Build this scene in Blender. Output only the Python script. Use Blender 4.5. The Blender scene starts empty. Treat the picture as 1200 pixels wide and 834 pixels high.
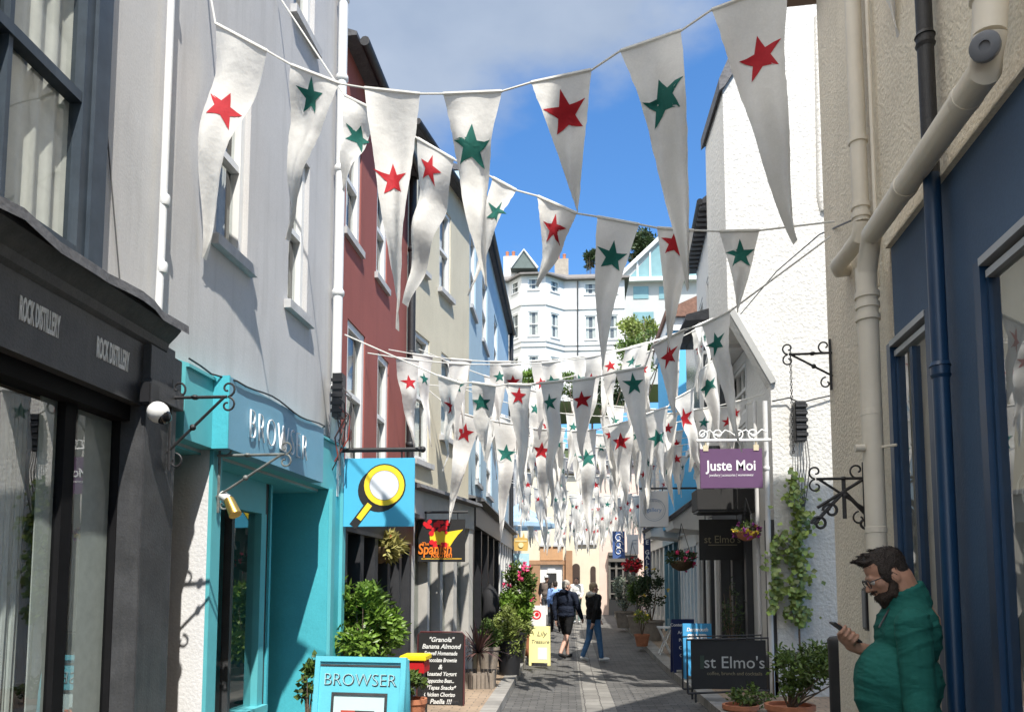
import bpy, bmesh, math, random
from mathutils import Vector, Matrix, Euler, noise
R = math.radians
C = bpy.context.scene.collection
rng = random.Random(7)

# ------------------------------------------------------------------ camera
F, PX, PY, HOR = 900.0, 600.0, 611.0, 685.0
PITCH = math.atan((HOR - PY) / F)
YAW = math.atan(65.0 / F)
CAM = Vector((0, 0, 1.6))
FWD = Vector((-math.sin(YAW) * math.cos(PITCH), math.cos(YAW) * math.cos(PITCH), math.sin(PITCH)))
RIGHT = Vector((math.cos(YAW), math.sin(YAW), 0))
UP = RIGHT.cross(FWD)


def ray(px, py):
    return FWD + RIGHT * ((px - PX) / F) + UP * (-(py - PY) / F)


def at(px, py, Y):
    d = ray(px, py)
    return CAM + d * (Y / d.y)


def gz(Y):
    return 0.0 if Y < 15 else (Y - 15) * 0.026


def gpt(px, py):
    d = ray(px, py)
    t = 5.0
    for _ in range(60):
        p = CAM + d * t
        t = t + (p.z - gz(p.y)) / max(0.02, -d.z) * 0.6
    return CAM + d * t


class Wall:
    """a vertical facade plane: s runs along it, o towards the street, z up"""
    def __init__(self, x, y, slope, side):
        self.o = Vector((x, y, 0))
        self.u = Vector((slope, 1, 0)).normalized()
        self.n = Vector((self.u.y, -self.u.x, 0)) * side      # side +1: left of the street

    def P(self, s, o, z):
        return self.o + self.u * s + self.n * o + Vector((0, 0, z))

    def at(self, px, py, off=0.0):
        d = ray(px, py)
        p0 = self.o + self.n * off
        t = (p0 - CAM).dot(self.n) / d.dot(self.n)
        p = CAM + d * t
        return (p - self.o).dot(self.u), p.z

    def rect(self, x0, y0, x1, y1, off=0.0):
        a, b = self.at(x0, y0, off), self.at(x1, y1, off)
        return min(a[0], b[0]), max(a[0], b[0]), min(a[1], b[1]), max(a[1], b[1])


# ------------------------------------------------------------------ objects
def props(o, label=None, cat=None, group=None, kind=None):
    if label: o['label'] = label
    if cat: o['category'] = cat
    if group: o['group'] = group
    if kind: o['kind'] = kind
    return o


def thing(name, label, cat, loc=(0, 0, 0), rz=0.0, group=None):
    o = bpy.data.objects.new(name, None)
    C.objects.link(o)
    o.location = loc
    o.rotation_euler = (0, 0, rz)
    o.empty_display_size = 0.1
    return props(o, label, cat, group)


def world(o):
    m = Matrix.LocRotScale(o.location, o.rotation_euler, o.scale)
    return world(o.parent) @ m if o.parent else m


class MB:
    """collects shapes in world (or local) coordinates, builds ONE mesh object"""
    def __init__(self):
        self.v, self.f, self.mi = [], [], []
        self.cur = 0

    def add(self, vs, fs):
        b = len(self.v)
        self.v += [Vector(p) for p in vs]
        for f in fs:
            self.f.append([b + i for i in f])
            self.mi.append(self.cur)
        return self

    def hexa(self, p):
        return self.add(p, [(0, 3, 2, 1), (4, 5, 6, 7), (0, 1, 5, 4), (1, 2, 6, 5), (2, 3, 7, 6), (3, 0, 4, 7)])

    def box(self, x0, x1, y0, y1, z0, z1):
        return self.hexa([(x0, y0, z0), (x1, y0, z0), (x1, y1, z0), (x0, y1, z0), (x0, y0, z1), (x1, y0, z1), (x1, y1, z1), (x0, y1, z1)])

    def wbox(self, w, s0, s1, o0, o1, z0, z1):
        P = w.P
        return self.hexa([P(s0, o0, z0), P(s1, o0, z0), P(s1, o1, z0), P(s0, o1, z0), P(s0, o0, z1), P(s1, o0, z1), P(s1, o1, z1), P(s0, o1, z1)])

    def wsheet(self, w, s0, s1, o, z0, z1):
        return self.add([w.P(s0, o, z0), w.P(s1, o, z0), w.P(s1, o, z1), w.P(s0, o, z1)], [(0, 1, 2, 3)])

    def wprism(self, w, s0, s1, prof):
        """prof: list of (o, z) extruded along s"""
        n = len(prof)
        vs = [w.P(s0, o, z) for o, z in prof] + [w.P(s1, o, z) for o, z in prof]
        fs = [tuple(range(n)), tuple(range(2 * n - 1, n - 1, -1))] + [(i, (i + 1) % n, n + (i + 1) % n, n + i) for i in range(n)]
        return self.add(vs, fs)

    def prism(self, pts, d):
        """polygon pts (3D) extruded by vector d"""
        n = len(pts); d = Vector(d)
        vs = [Vector(p) for p in pts] + [Vector(p) + d for p in pts]
        fs = [tuple(range(n)), tuple(range(2 * n - 1, n - 1, -1))] + [(i, (i + 1) % n, n + (i + 1) % n, n + i) for i in range(n)]
        return self.add(vs, fs)

    def tube(self, pts, r, seg=10, cap=True):
        pts = [Vector(p) for p in pts]
        n = len(pts)
        rs = r if isinstance(r, (list, tuple)) else [r] * n
        t0 = (pts[1] - pts[0]).normalized()
        a = t0.orthogonal().normalized()
        vs, fs = [], []
        for i, p in enumerate(pts):
            t = (pts[min(i + 1, n - 1)] - pts[max(i - 1, 0)])
            if t.length < 1e-9: t = t0
            t.normalize()
            a = (a - t * a.dot(t))
            a = a.normalized() if a.length > 1e-6 else t.orthogonal().normalized()
            b = t.cross(a)
            for k in range(seg):
                q = 2 * math.pi * k / seg
                vs.append(p + (a * math.cos(q) + b * math.sin(q)) * rs[i])
        for i in range(n - 1):
            for k in range(seg):
                k2 = (k + 1) % seg
                fs.append((i * seg + k, i * seg + k2, (i + 1) * seg + k2, (i + 1) * seg + k))
        if cap:
            fs.append(tuple(range(seg - 1, -1, -1)))
            fs.append(tuple(range((n - 1) * seg, n * seg)))
        return self.add(vs, fs)

    def lathe(self, c, prof, seg=20, axis=None):
        """prof: (r, h) from bottom to top around an axis at c"""
        c = Vector(c)
        ax = (axis or Vector((0, 0, 1))).normalized()
        a = ax.orthogonal().normalized(); b = ax.cross(a)
        vs, fs = [], []
        for r, h in prof:
            for k in range(seg):
                q = 2 * math.pi * k / seg
                vs.append(c + ax * h + (a * math.cos(q) + b * math.sin(q)) * r)
        n = len(prof)
        for i in range(n - 1):
            for k in range(seg):
                k2 = (k + 1) % seg
                fs.append((i * seg + k, i * seg + k2, (i + 1) * seg + k2, (i + 1) * seg + k))
        fs.append(tuple(range(seg - 1, -1, -1)))
        fs.append(tuple(range((n - 1) * seg, n * seg)))
        return self.add(vs, fs)

    def ball(self, c, r, seg=10, rings=7, M=None):
        c = Vector(c)
        r3 = r if isinstance(r, (list, tuple)) else (r, r, r)
        vs, fs = [], []
        for i in range(rings + 1):
            th = math.pi * i / rings
            for k in range(seg):
                q = 2 * math.pi * k / seg
                p = Vector((r3[0] * math.sin(th) * math.cos(q), r3[1] * math.sin(th) * math.sin(q), r3[2] * math.cos(th)))
                vs.append(c + (M @ p if M else p))
        for i in range(rings):
            for k in range(seg):
                k2 = (k + 1) % seg
                fs.append((i * seg + k, (i + 1) * seg + k, (i + 1) * seg + k2, i * seg + k2))
        return self.add(vs, fs)

    def build(self, name, mats, parent=None, smooth=False, local=False, bevel=0.0):
        me = bpy.data.meshes.new(name)
        vs = self.v
        if parent is not None and not local:
            inv = world(parent).inverted()
            vs = [inv @ p for p in self.v]
        me.from_pydata([tuple(p) for p in vs], [], self.f)
        for m in (mats if isinstance(mats, (list, tuple)) else [mats]):
            me.materials.append(m)
        for p, i in zip(me.polygons, self.mi):
            p.material_index = i
            p.use_smooth = smooth
        bm = bmesh.new(); bm.from_mesh(me)
        bmesh.ops.remove_doubles(bm, verts=bm.verts, dist=1e-6)
        bmesh.ops.recalc_face_normals(bm, faces=bm.faces)
        if bevel:
            es = [e for e in bm.edges if len(e.link_faces) == 2 and e.calc_face_angle(0) > 0.6]
            bmesh.ops.bevel(bm, geom=es, offset=bevel, segments=2, affect='EDGES', clamp_overlap=True)
        bm.to_mesh(me); bm.free()
        if smooth:
            try: me.set_sharp_from_angle(angle=R(42))
            except Exception: pass
        o = bpy.data.objects.new(name, me)
        C.objects.link(o)
        if parent is not None:
            o.parent = parent
        return o


# ------------------------------------------------------------------ materials
MATS = {}


def nt(m):
    m.use_nodes = True
    return m.node_tree.nodes, m.node_tree.links


def mat(name, col, rough=0.7, var=0.12, vscale=3.0, bump=0.0, bscale=60.0, metal=0.0, stain=0.0, stain_col=(0.12, 0.11, 0.09), island=0.0, trans=0.0, spec=0.5, fine=0.0, coat=0.0, streak=6.0):
    """a principled material: noise in its base colour, wear, a bump, optional per-leaf variation"""
    if name in MATS: return MATS[name]
    m = bpy.data.materials.new(name); MATS[name] = m
    N, L = nt(m)
    p = N['Principled BSDF']
    p.inputs['Roughness'].default_value = rough
    p.inputs['Metallic'].default_value = metal
    p.inputs['Specular IOR Level'].default_value = spec
    if coat: p.inputs['Coat Weight'].default_value = coat
    geo = N.new('ShaderNodeNewGeometry')
    c = N.new('ShaderNodeMix'); c.data_type = 'RGBA'; c.blend_type = 'MULTIPLY'
    c.inputs[0].default_value = 1.0
    c.inputs[6].default_value = (*col, 1)
    n1 = N.new('ShaderNodeTexNoise'); n1.inputs['Scale'].default_value = vscale; n1.inputs['Detail'].default_value = 6; n1.inputs['Roughness'].default_value = 0.65
    L.new(geo.outputs['Position'], n1.inputs['Vector'])
    mr = N.new('ShaderNodeMapRange'); mr.inputs[1].default_value = 0.3; mr.inputs[2].default_value = 0.7
    mr.inputs[3].default_value = 1 - var; mr.inputs[4].default_value = 1 + var
    L.new(n1.outputs['Fac'], mr.inputs[0])
    L.new(mr.outputs[0], c.inputs[7])
    out = c.outputs[2]
    if fine:
        n3 = N.new('ShaderNodeTexNoise'); n3.inputs['Scale'].default_value = 90; n3.inputs['Detail'].default_value = 3
        L.new(geo.outputs['Position'], n3.inputs['Vector'])
        m3 = N.new('ShaderNodeMapRange'); m3.inputs[1].default_value = 0.3; m3.inputs[2].default_value = 0.7
        m3.inputs[3].default_value = 1 - fine; m3.inputs[4].default_value = 1 + fine
        L.new(n3.outputs['Fac'], m3.inputs[0])
        c3 = N.new('ShaderNodeMix'); c3.data_type = 'RGBA'; c3.blend_type = 'MULTIPLY'; c3.inputs[0].default_value = 1
        L.new(out, c3.inputs[6]); L.new(m3.outputs[0], c3.inputs[7]); out = c3.outputs[2]
    if stain:
        mp = N.new('ShaderNodeMapping'); mp.inputs['Scale'].default_value = (streak, streak, 0.45)
        L.new(geo.outputs['Position'], mp.inputs['Vector'])
        n2 = N.new('ShaderNodeTexNoise'); n2.inputs['Scale'].default_value = 1.6; n2.inputs['Detail'].default_value = 8; n2.inputs['Roughness'].default_value = 0.7
        L.new(mp.outputs[0], n2.inputs['Vector'])
        rr = N.new('ShaderNodeMapRange'); rr.inputs[1].default_value = 0.5; rr.inputs[2].default_value = 0.75; rr.inputs[3].default_value = 0; rr.inputs[4].default_value = stain
        L.new(n2.outputs['Fac'], rr.inputs[0])
        c2 = N.new('ShaderNodeMix'); c2.data_type = 'RGBA'
        L.new(rr.outputs[0], c2.inputs[0]); L.new(out, c2.inputs[6]); c2.inputs[7].default_value = (*stain_col, 1)
        out = c2.outputs[2]
    if island:
        mi = N.new('ShaderNodeMapRange'); mi.inputs[3].default_value = 1 - island; mi.inputs[4].default_value = 1 + island
        L.new(geo.outputs['Random Per Island'], mi.inputs[0])
        c4 = N.new('ShaderNodeMix'); c4.data_type = 'RGBA'; c4.blend_type = 'MULTIPLY'; c4.inputs[0].default_value = 1
        L.new(out, c4.inputs[6]); L.new(mi.outputs[0], c4.inputs[7]); out = c4.outputs[2]
    L.new(out, p.inputs['Base Color'])
    if bump:
        nb = N.new('ShaderNodeTexNoise'); nb.inputs['Scale'].default_value = bscale; nb.inputs['Detail'].default_value = 5
        L.new(geo.outputs['Position'], nb.inputs['Vector'])
        b = N.new('ShaderNodeBump'); b.inputs['Strength'].default_value = bump; b.inputs['Distance'].default_value = 0.02
        L.new(nb.outputs['Fac'], b.inputs['Height']); L.new(b.outputs[0], p.inputs['Normal'])
    if trans:
        tr = N.new('ShaderNodeBsdfTranslucent'); L.new(out, tr.inputs['Color'])
        mx = N.new('ShaderNodeMixShader'); mx.inputs[0].default_value = trans
        L.new(p.outputs[0], mx.inputs[1]); L.new(tr.outputs[0], mx.inputs[2])
        L.new(mx.outputs[0], N['Material Output'].inputs['Surface'])
    return m


def glass(name, ior=1.6, tint=(1, 1, 1), rough=0.0, wob=0.0):
    if name in MATS: return MATS[name]
    m = bpy.data.materials.new(name); MATS[name] = m
    N, L = nt(m)
    N.remove(N['Principled BSDF'])
    fr = N.new('ShaderNodeFresnel')
    gb = N.new('ShaderNodeNewGeometry'); mi = N.new('ShaderNodeMapRange'); mi.inputs[3].default_value = ior; mi.inputs[4].default_value = 1 / ior   # a pane reflects alike from both sides
    L.new(gb.outputs['Backfacing'], mi.inputs[0]); L.new(mi.outputs[0], fr.inputs['IOR'])
    t = N.new('ShaderNodeBsdfTransparent'); t.inputs[0].default_value = (*tint, 1)
    g = N.new('ShaderNodeBsdfGlossy'); g.inputs['Roughness'].default_value = rough
    mx = N.new('ShaderNodeMixShader')
    if wob:
        geo = N.new('ShaderNodeNewGeometry')
        nb = N.new('ShaderNodeTexNoise'); nb.inputs['Scale'].default_value = 3.0
        L.new(geo.outputs['Position'], nb.inputs['Vector'])
        b = N.new('ShaderNodeBump'); b.inputs['Strength'].default_value = wob; b.inputs['Distance'].default_value = 0.02
        L.new(nb.outputs['Fac'], b.inputs['Height']); L.new(b.outputs[0], g.inputs['Normal'])
    L.new(fr.outputs[0], mx.inputs[0]); L.new(t.outputs[0], mx.inputs[1]); L.new(g.outputs[0], mx.inputs[2])
    L.new(mx.outputs[0], N['Material Output'].inputs['Surface'])
    return m


def lin(r, g, b):
    f = lambda c: (c / 255 / 12.92) if c / 255 <= 0.04045 else ((c / 255 + 0.055) / 1.055) ** 2.4
    return (f(r), f(g), f(b))


M_WHITE = mat('white_paint', (0.76, 0.76, 0.74), 0.45, 0.05, 6)
M_BLACK = mat('black_paint', (0.018, 0.018, 0.02), 0.4, 0.2, 9)
M_IRON = mat('wrought_iron', (0.02, 0.02, 0.022), 0.5, 0.3, 30, bump=0.2, bscale=200)
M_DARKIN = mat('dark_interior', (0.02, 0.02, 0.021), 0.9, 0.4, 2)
M_GLASS = glass('window_glass', 1.6, (0.9, 0.93, 0.92), 0.0, 0.06)
M_SHOPGLASS = glass('shop_glass', 3.1, (0.85, 0.88, 0.87), 0.0, 0.02)
M_CURTAIN = mat('net_curtain', (0.62, 0.61, 0.58), 0.9, 0.12, 25)
M_BLIND = mat('roller_blind', (0.5, 0.5, 0.48), 0.85, 0.06, 4)
M_SLATE = mat('roof_slate', (0.085, 0.085, 0.092), 0.7, 0.3, 8, bump=0.4, bscale=25)
M_ROPE = mat('bunting_rope', (0.7, 0.69, 0.65), 0.9, 0.1, 40)
M_FLAG = mat('flag_cotton', (0.74, 0.725, 0.69), 0.9, 0.05, 7, bump=0.35, bscale=14, trans=0.3, fine=.03)
M_RED = mat('star_red_felt', (0.42, 0.007, 0.016), 0.8, 0.1, 40, trans=0.1)
M_GREEN = mat('star_green_felt', (0.005, 0.125, 0.098), 0.8, 0.12, 40, trans=0.1)
M_TERRA = mat('terracotta', (0.42, 0.16, 0.08), 0.8, 0.2, 12, bump=0.15)
M_SOIL = mat('potting_soil', (0.035, 0.025, 0.018), 0.95, 0.3, 60)
M_BARK = mat('bark', (0.13, 0.095, 0.065), 0.9, 0.3, 20, bump=0.5, bscale=50)


def text(s, size, m, parent, M, xs=1.0, ext=0.002, name='lettering', shear=0.0, bold=0.0, align='CENTER', sp=1.0):
    """one line of raised lettering, M places its x-right, y-up plane"""
    cu = bpy.data.curves.new(name, 'FONT')
    cu.body = s; cu.size = size; cu.extrude = ext; cu.align_x = align; cu.align_y = 'CENTER'; cu.shear = shear; cu.offset = bold
    cu.resolution_u = 3; cu.space_character = sp
    t = bpy.data.objects.new('tmp', cu); C.objects.link(t)
    bpy.context.view_layer.update()
    me = bpy.data.meshes.new_from_object(t.evaluated_get(bpy.context.evaluated_depsgraph_get()))
    bpy.data.objects.remove(t); bpy.data.curves.remove(cu)
    me.name = name
    A = M @ Matrix.Diagonal((xs, 1, 1, 1))
    if parent is not None: A = world(parent).inverted() @ A
    me.transform(A)
    me.materials.clear(); me.materials.append(m)
    o = bpy.data.objects.new(name, me); C.objects.link(o)
    if parent is not None: o.parent = parent
    return o


def frame_from(origin, xdir, zdir=Vector((0, 0, 1))):
    """matrix whose x runs along xdir and y along zdir (so text stands upright), z = outwards"""
    x = Vector(xdir).normalized(); y = Vector(zdir); y = (y - x * y.dot(x)).normalized(); z = x.cross(y)
    M = Matrix((x, y, z)).transposed().to_4x4(); M.translation = Vector(origin)
    return M


def join_text(objs, name):
    """several lines become one lettering mesh"""
    bm = bmesh.new()
    for o in objs: bm.from_mesh(o.data)
    me = objs[0].data
    bm.to_mesh(me); bm.free()
    for o in objs[1:]: bpy.data.objects.remove(o)
    objs[0].name = name
    return objs[0]


# ------------------------------------------------------------------ foliage
def leaf(mb, p, d, L, w, up=None, bend=0.25):
    d = d.normalized()
    side = d.cross(up or Vector((rng.uniform(-1, 1), rng.uniform(-1, 1), rng.uniform(-1, 1))))
    if side.length < 1e-4: side = d.orthogonal()
    side.normalize(); nn = side.cross(d)
    a, b, c2, e = p, p + d * L * 0.5 + side * w * 0.5 + nn * bend * L * 0.1, p + d * L - nn * bend * L * 0.35, p + d * L * 0.5 - side * w * 0.5 + nn * bend * L * 0.1
    mb.add([a, b, c2, e], [(0, 1, 2), (0, 2, 3)])


def crown(mb, c, r, n, L, w, clumps=14, droop=0.0, rr=None, shell=0.55):
    """leaf clumps spread through a crown's volume"""
    rr = rr or rng
    c = Vector(c)
    cl = []
    for _ in range(clumps):
        v = Vector((rr.gauss(0, 1), rr.gauss(0, 1), rr.gauss(0, 1))).normalized() * (rr.uniform(shell, 1.0))
        cl.append((Vector((v.x * r[0], v.y * r[1], v.z * r[2])), rr.uniform(0.22, 0.42)))
    for i in range(n):
        q, k = cl[rr.randrange(len(cl))]
        o = Vector((rr.gauss(0, 1), rr.gauss(0, 1), rr.gauss(0, 1))).normalized() * (rr.random() ** 0.5) * k
        o = Vector((o.x * r[0], o.y * r[1], o.z * r[2]))
        p = q * 0.8 + o
        d = (p * 0.6 / max(r) + Vector((rr.uniform(-1, 1), rr.uniform(-1, 1), rr.uniform(-0.6, 0.9) - droop)))
        s = rr.uniform(0.65, 1.25)
        leaf(mb, c + p, d, L * s, w * s)


def sticks(mb, base, c, r, n, rad, rr=None):
    rr = rr or rng
    base, c = Vector(base), Vector(c)
    for _ in range(n):
        v = Vector((rr.gauss(0, 1), rr.gauss(0, 1), rr.gauss(0, 1))).normalized()
        e = c + Vector((v.x * r[0], v.y * r[1], v.z * r[2])) * 0.75
        m = base.lerp(e, 0.5) + Vector((rr.uniform(-.1, .1) * r[0], rr.uniform(-.1, .1) * r[1], 0.1 * r[2]))
        mb.tube([base, m, e], [rad, rad * 0.7, rad * 0.3], 5)
# ------------------------------------------------------------------ facades
def facade(mb, w, s0, s1, z0, z1, holes=(), depth=0.13, core=4.0, top=True):
    """front sheet with real openings, reveals, returns and a closed dark body behind"""
    ss = sorted(set([s0, s1] + [round(min(max(v, s0), s1), 5) for h in holes for v in h[:2]]))
    zs = sorted(set([z0, z1] + [round(min(max(v, z0), z1), 5) for h in holes for v in h[2:4]]))
    P = w.P
    for i in range(len(ss) - 1):
        for j in range(len(zs) - 1):
            cs, cz = (ss[i] + ss[i + 1]) / 2, (zs[j] + zs[j + 1]) / 2
            if any(h[0] < cs < h[1] and h[2] < cz < h[3] for h in holes): continue
            mb.add([P(ss[i], 0, zs[j]), P(ss[i + 1], 0, zs[j]), P(ss[i + 1], 0, zs[j + 1]), P(ss[i], 0, zs[j + 1])], [(0, 1, 2, 3)])
    for h in holes:
        a, b, c, d = max(h[0], s0), min(h[1], s1), max(h[2], z0), min(h[3], z1)
        q = [P(a, 0, c), P(b, 0, c), P(b, 0, d), P(a, 0, d)]
        k = [P(a, -depth, c), P(b, -depth, c), P(b, -depth, d), P(a, -depth, d)]
        for i in range(4):
            mb.add([q[i], q[(i + 1) % 4], k[(i + 1) % 4], k[i]], [(0, 1, 2, 3)])
    D = depth + 0.13
    for s in (s0, s1):
        mb.add([P(s, 0, z0), P(s, -D, z0), P(s, -D, z1), P(s, 0, z1)], [(0, 1, 2, 3)])
    mb.add([P(s0, 0, z1), P(s1, 0, z1), P(s1, -D, z1), P(s0, -D, z1)], [(0, 1, 2, 3)])
    if core: mb.wbox(w, s0, s1, -core, -D, z0, z1)


def sash(parent, w, r, fm, o=-0.09, sill=None, bars=0, curtain=True, back=M_DARKIN, fw=0.06, rail=True, inner=None):
    """a sash window in opening r=(s0,s1,z0,z1): frame part, pane / curtain / sill sub-parts"""
    s0, s1, z0, z1 = r
    f = MB()
    f.wbox(w, s0, s0 + fw, o - .04, o + .03, z0, z1); f.wbox(w, s1 - fw, s1, o - .04, o + .03, z0, z1)
    f.wbox(w, s0 + fw, s1 - fw, o - .04, o + .028, z0, z0 + fw * 1.2); f.wbox(w, s0 + fw, s1 - fw, o - .04, o + .028, z1 - fw, z1)
    zm = (z0 + z1) / 2
    if rail: f.wbox(w, s0 + fw, s1 - fw, o - .04, o + .024, zm - .025, zm + .025)
    for k in range(bars):
        s = s0 + fw + (s1 - s0 - 2 * fw) * (k + 1) / (bars + 1)
        f.wbox(w, s - .012, s + .012, o - .035, o + .012, z0 + fw, z1 - fw)
    win = f.build('window', fm, parent)
    g = MB(); g.wsheet(w, s0 + fw * .5, s1 - fw * .5, o - .018, z0 + fw * .5, z1 - fw * .5)
    g.build('pane', M_GLASS, win)
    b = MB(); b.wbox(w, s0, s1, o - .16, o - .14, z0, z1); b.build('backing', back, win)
    if curtain:
        c = MB()
        for a, e in ((s0 + fw, s0 + (s1 - s0) * .36), (s1 - (s1 - s0) * .36, s1 - fw)):
            n = 10
            pts = []
            for i in range(n + 1):
                t = a + (e - a) * i / n
                pts.append((t, o - .09 + .018 * math.sin(i * 2.1)))
            vs = [w.P(t, q, z0 + .05) for t, q in pts] + [w.P(t, q, z1 - .05) for t, q in pts]
            c.add(vs, [(i, i + 1, n + 2 + i, n + 1 + i) for i in range(n)])
        c.build('curtain', inner or M_CURTAIN, win)
    if sill:
        k = MB(); k.wbox(w, s0 - .06, s1 + .06, o + .03, sill, z0 - .07, z0)
        k.build('sill', fm if sill < 0 else M_SILL, win)
    return win


M_SILL = mat('stone_sill', (0.46, 0.46, 0.46), 0.8, 0.15, 10)


def pipe(name, label, cat, pts, r, m, clips=(), seg=14, group=None):
    t = thing(name, label, cat, pts[-1], 0, group)
    b = MB(); b.tube(pts, r, seg)
    b.build('pipe', m, t, True)
    if clips:
        for (p, d) in clips:
            c = MB(); c.tube([Vector(p) - Vector(d) * .03, Vector(p) - Vector(d) * .018, Vector(p) + Vector(d) * .018, Vector(p) + Vector(d) * .03], [r * 1.1, r * 1.28, r * 1.28, r * 1.1], seg)
            c.build('collar', m, t, True)
    return t


def scroll(c, a, b, r0, turns=1.4, n=18, start=0.0):
    """a spiral in the plane a,b"""
    return [Vector(c) + (Vector(a) * math.cos(start + 2 * math.pi * turns * i / n) + Vector(b) * math.sin(start + 2 * math.pi * turns * i / n)) * r0 * (1 - .75 * i / n) for i in range(n + 1)]


# ================================================================== the setting
def strip(name, mats, xs, ys, zoff, kind='structure'):
    mb = MB()
    for i in range(len(ys) - 1):
        for j in range(len(xs) - 1):
            q = [(xs[j], ys[i]), (xs[j + 1], ys[i]), (xs[j + 1], ys[i + 1]), (xs[j], ys[i + 1])]
            mb.add([(x, y, gz(y) + zoff) for x, y in q], [(0, 1, 2, 3)])
    o = mb.build(name, mats); o['kind'] = kind
    return o


def setts(name, c1, c2, mortar, bw, bh, off=0.5, rot=0.0, rough=0.75, patch=0.25):
    patch *= 1.4
    m = bpy.data.materials.new(name); N, L = nt(m); p = N['Principled BSDF']
    geo = N.new('ShaderNodeNewGeometry'); mp = N.new('ShaderNodeMapping'); mp.inputs['Rotation'].default_value = (0, 0, rot)
    L.new(geo.outputs['Position'], mp.inputs['Vector'])
    wob = N.new('ShaderNodeTexNoise'); wob.inputs['Scale'].default_value = 6
    L.new(geo.outputs['Position'], wob.inputs['Vector'])
    ad = N.new('ShaderNodeMix'); ad.data_type = 'RGBA'; ad.blend_type = 'LINEAR_LIGHT'; ad.inputs[0].default_value = 0.025
    L.new(mp.outputs[0], ad.inputs[6]); L.new(wob.outputs['Color'], ad.inputs[7])
    b = N.new('ShaderNodeTexBrick'); b.offset = off
    b.inputs['Color1'].default_value = (*c1, 1); b.inputs['Color2'].default_value = (*c2, 1); b.inputs['Mortar'].default_value = (*mortar, 1)
    b.inputs['Scale'].default_value = 1; b.inputs['Mortar Size'].default_value = 0.008; b.inputs['Brick Width'].default_value = bw; b.inputs['Row Height'].default_value = bh
    b.inputs['Mortar Smooth'].default_value = 0.3
    L.new(ad.outputs[2], b.inputs['Vector'])
    n = N.new('ShaderNodeTexNoise'); n.inputs['Scale'].default_value = 1.3; n.inputs['Detail'].default_value = 8; n.inputs['Roughness'].default_value = .7
    L.new(geo.outputs['Position'], n.inputs['Vector'])
    mr = N.new('ShaderNodeMapRange'); mr.inputs[1].default_value = .3; mr.inputs[2].default_value = .7; mr.inputs[3].default_value = 1 - patch; mr.inputs[4].default_value = 1 + patch
    L.new(n.outputs['Fac'], mr.inputs[0])
    x = N.new('ShaderNodeMix'); x.data_type = 'RGBA'; x.blend_type = 'MULTIPLY'; x.inputs[0].default_value = 1
    L.new(b.outputs['Color'], x.inputs[6]); L.new(mr.outputs[0], x.inputs[7]); L.new(x.outputs[2], p.inputs['Base Color'])
    p.inputs['Roughness'].default_value = rough
    bp = N.new('ShaderNodeBump'); bp.inputs['Strength'].default_value = .5; bp.inputs['Distance'].default_value = .01; bp.invert = True
    L.new(b.outputs['Fac'], bp.inputs['Height']); L.new(bp.outputs[0], p.inputs['Normal'])
    return m


YS = [-12, 0, 4, 8, 12, 15, 18, 22, 26, 30, 34, 40]
gm = MB()
GX = [-400, -60, -12, 12, 60, 400]; GY = [-200, -40, -12, 15, 40, 55, 120, 600]
for i in range(len(GY) - 1):
    for j in range(len(GX) - 1):
        q = [(GX[j], GY[i]), (GX[j + 1], GY[i]), (GX[j + 1], GY[i + 1]), (GX[j], GY[i + 1])]
        gm.add([(x, y, min(gz(y), .65) - .12) for x, y in q], [(0, 1, 2, 3)])
o = gm.build('ground', mat('ground_asphalt', (0.09, 0.09, 0.088), .9, .2, .6)); o['kind'] = 'structure'
M_SETT = setts('street_setts', (0.075, 0.073, 0.07), (0.12, 0.116, 0.11), (0.04, 0.039, 0.037), .21, .105)
M_CHAN = setts('channel_stone', (0.16, 0.152, 0.137), (0.21, 0.20, 0.18), (0.065, 0.06, 0.055), .3, .22, .5, R(90))
M_TAN = setts('tan_pavers', (0.34, 0.25, 0.17), (0.28, 0.21, 0.15), (0.14, 0.12, 0.09), .22, .11)
M_FLAGST = setts('flagstone', (0.34, 0.33, 0.32), (0.28, 0.275, 0.265), (0.12, 0.12, 0.11), .6, .45)
M_KERB = setts('kerb_stone', (0.30, 0.285, 0.26), (0.25, 0.24, 0.22), (0.1, 0.09, 0.085), .25, .8, 0, R(90))
strip('street', M_SETT, [-2.7, 3.2], YS, -.004)
strip('street_channel', M_CHAN, [.18, .62], YS, 0.0)
strip('left_pavement', M_TAN, [-2.6, -1.05], [-4, 4, 8, 12, 15, 18, 22], .1)
strip('right_pavement', M_TAN, [2.05, 4.0], [6, 8, 12, 15, 18, 22, 26, 30], .1)
for nm, x0, x1, ya, yb in (('left_kerb', -1.05, -.85, -4, 22), ('right_kerb', 1.8, 2.05, -4, 30)):
    k = MB(); ys = [v for v in [-4, 0, 4, 8, 12, 15, 18, 22, 26, 30] if ya <= v <= yb]
    for a, b in zip(ys[:-1], ys[1:]):
        k.hexa([(x0, a, gz(a) - .05), (x1, a, gz(a) - .05), (x1, b, gz(b) - .05), (x0, b, gz(b) - .05), (x0, a, gz(a) + .11), (x1, a, gz(a) + .11), (x1, b, gz(b) + .11), (x0, b, gz(b) + .11)])
    o = k.build(nm, M_KERB); o['kind'] = 'structure'

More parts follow.
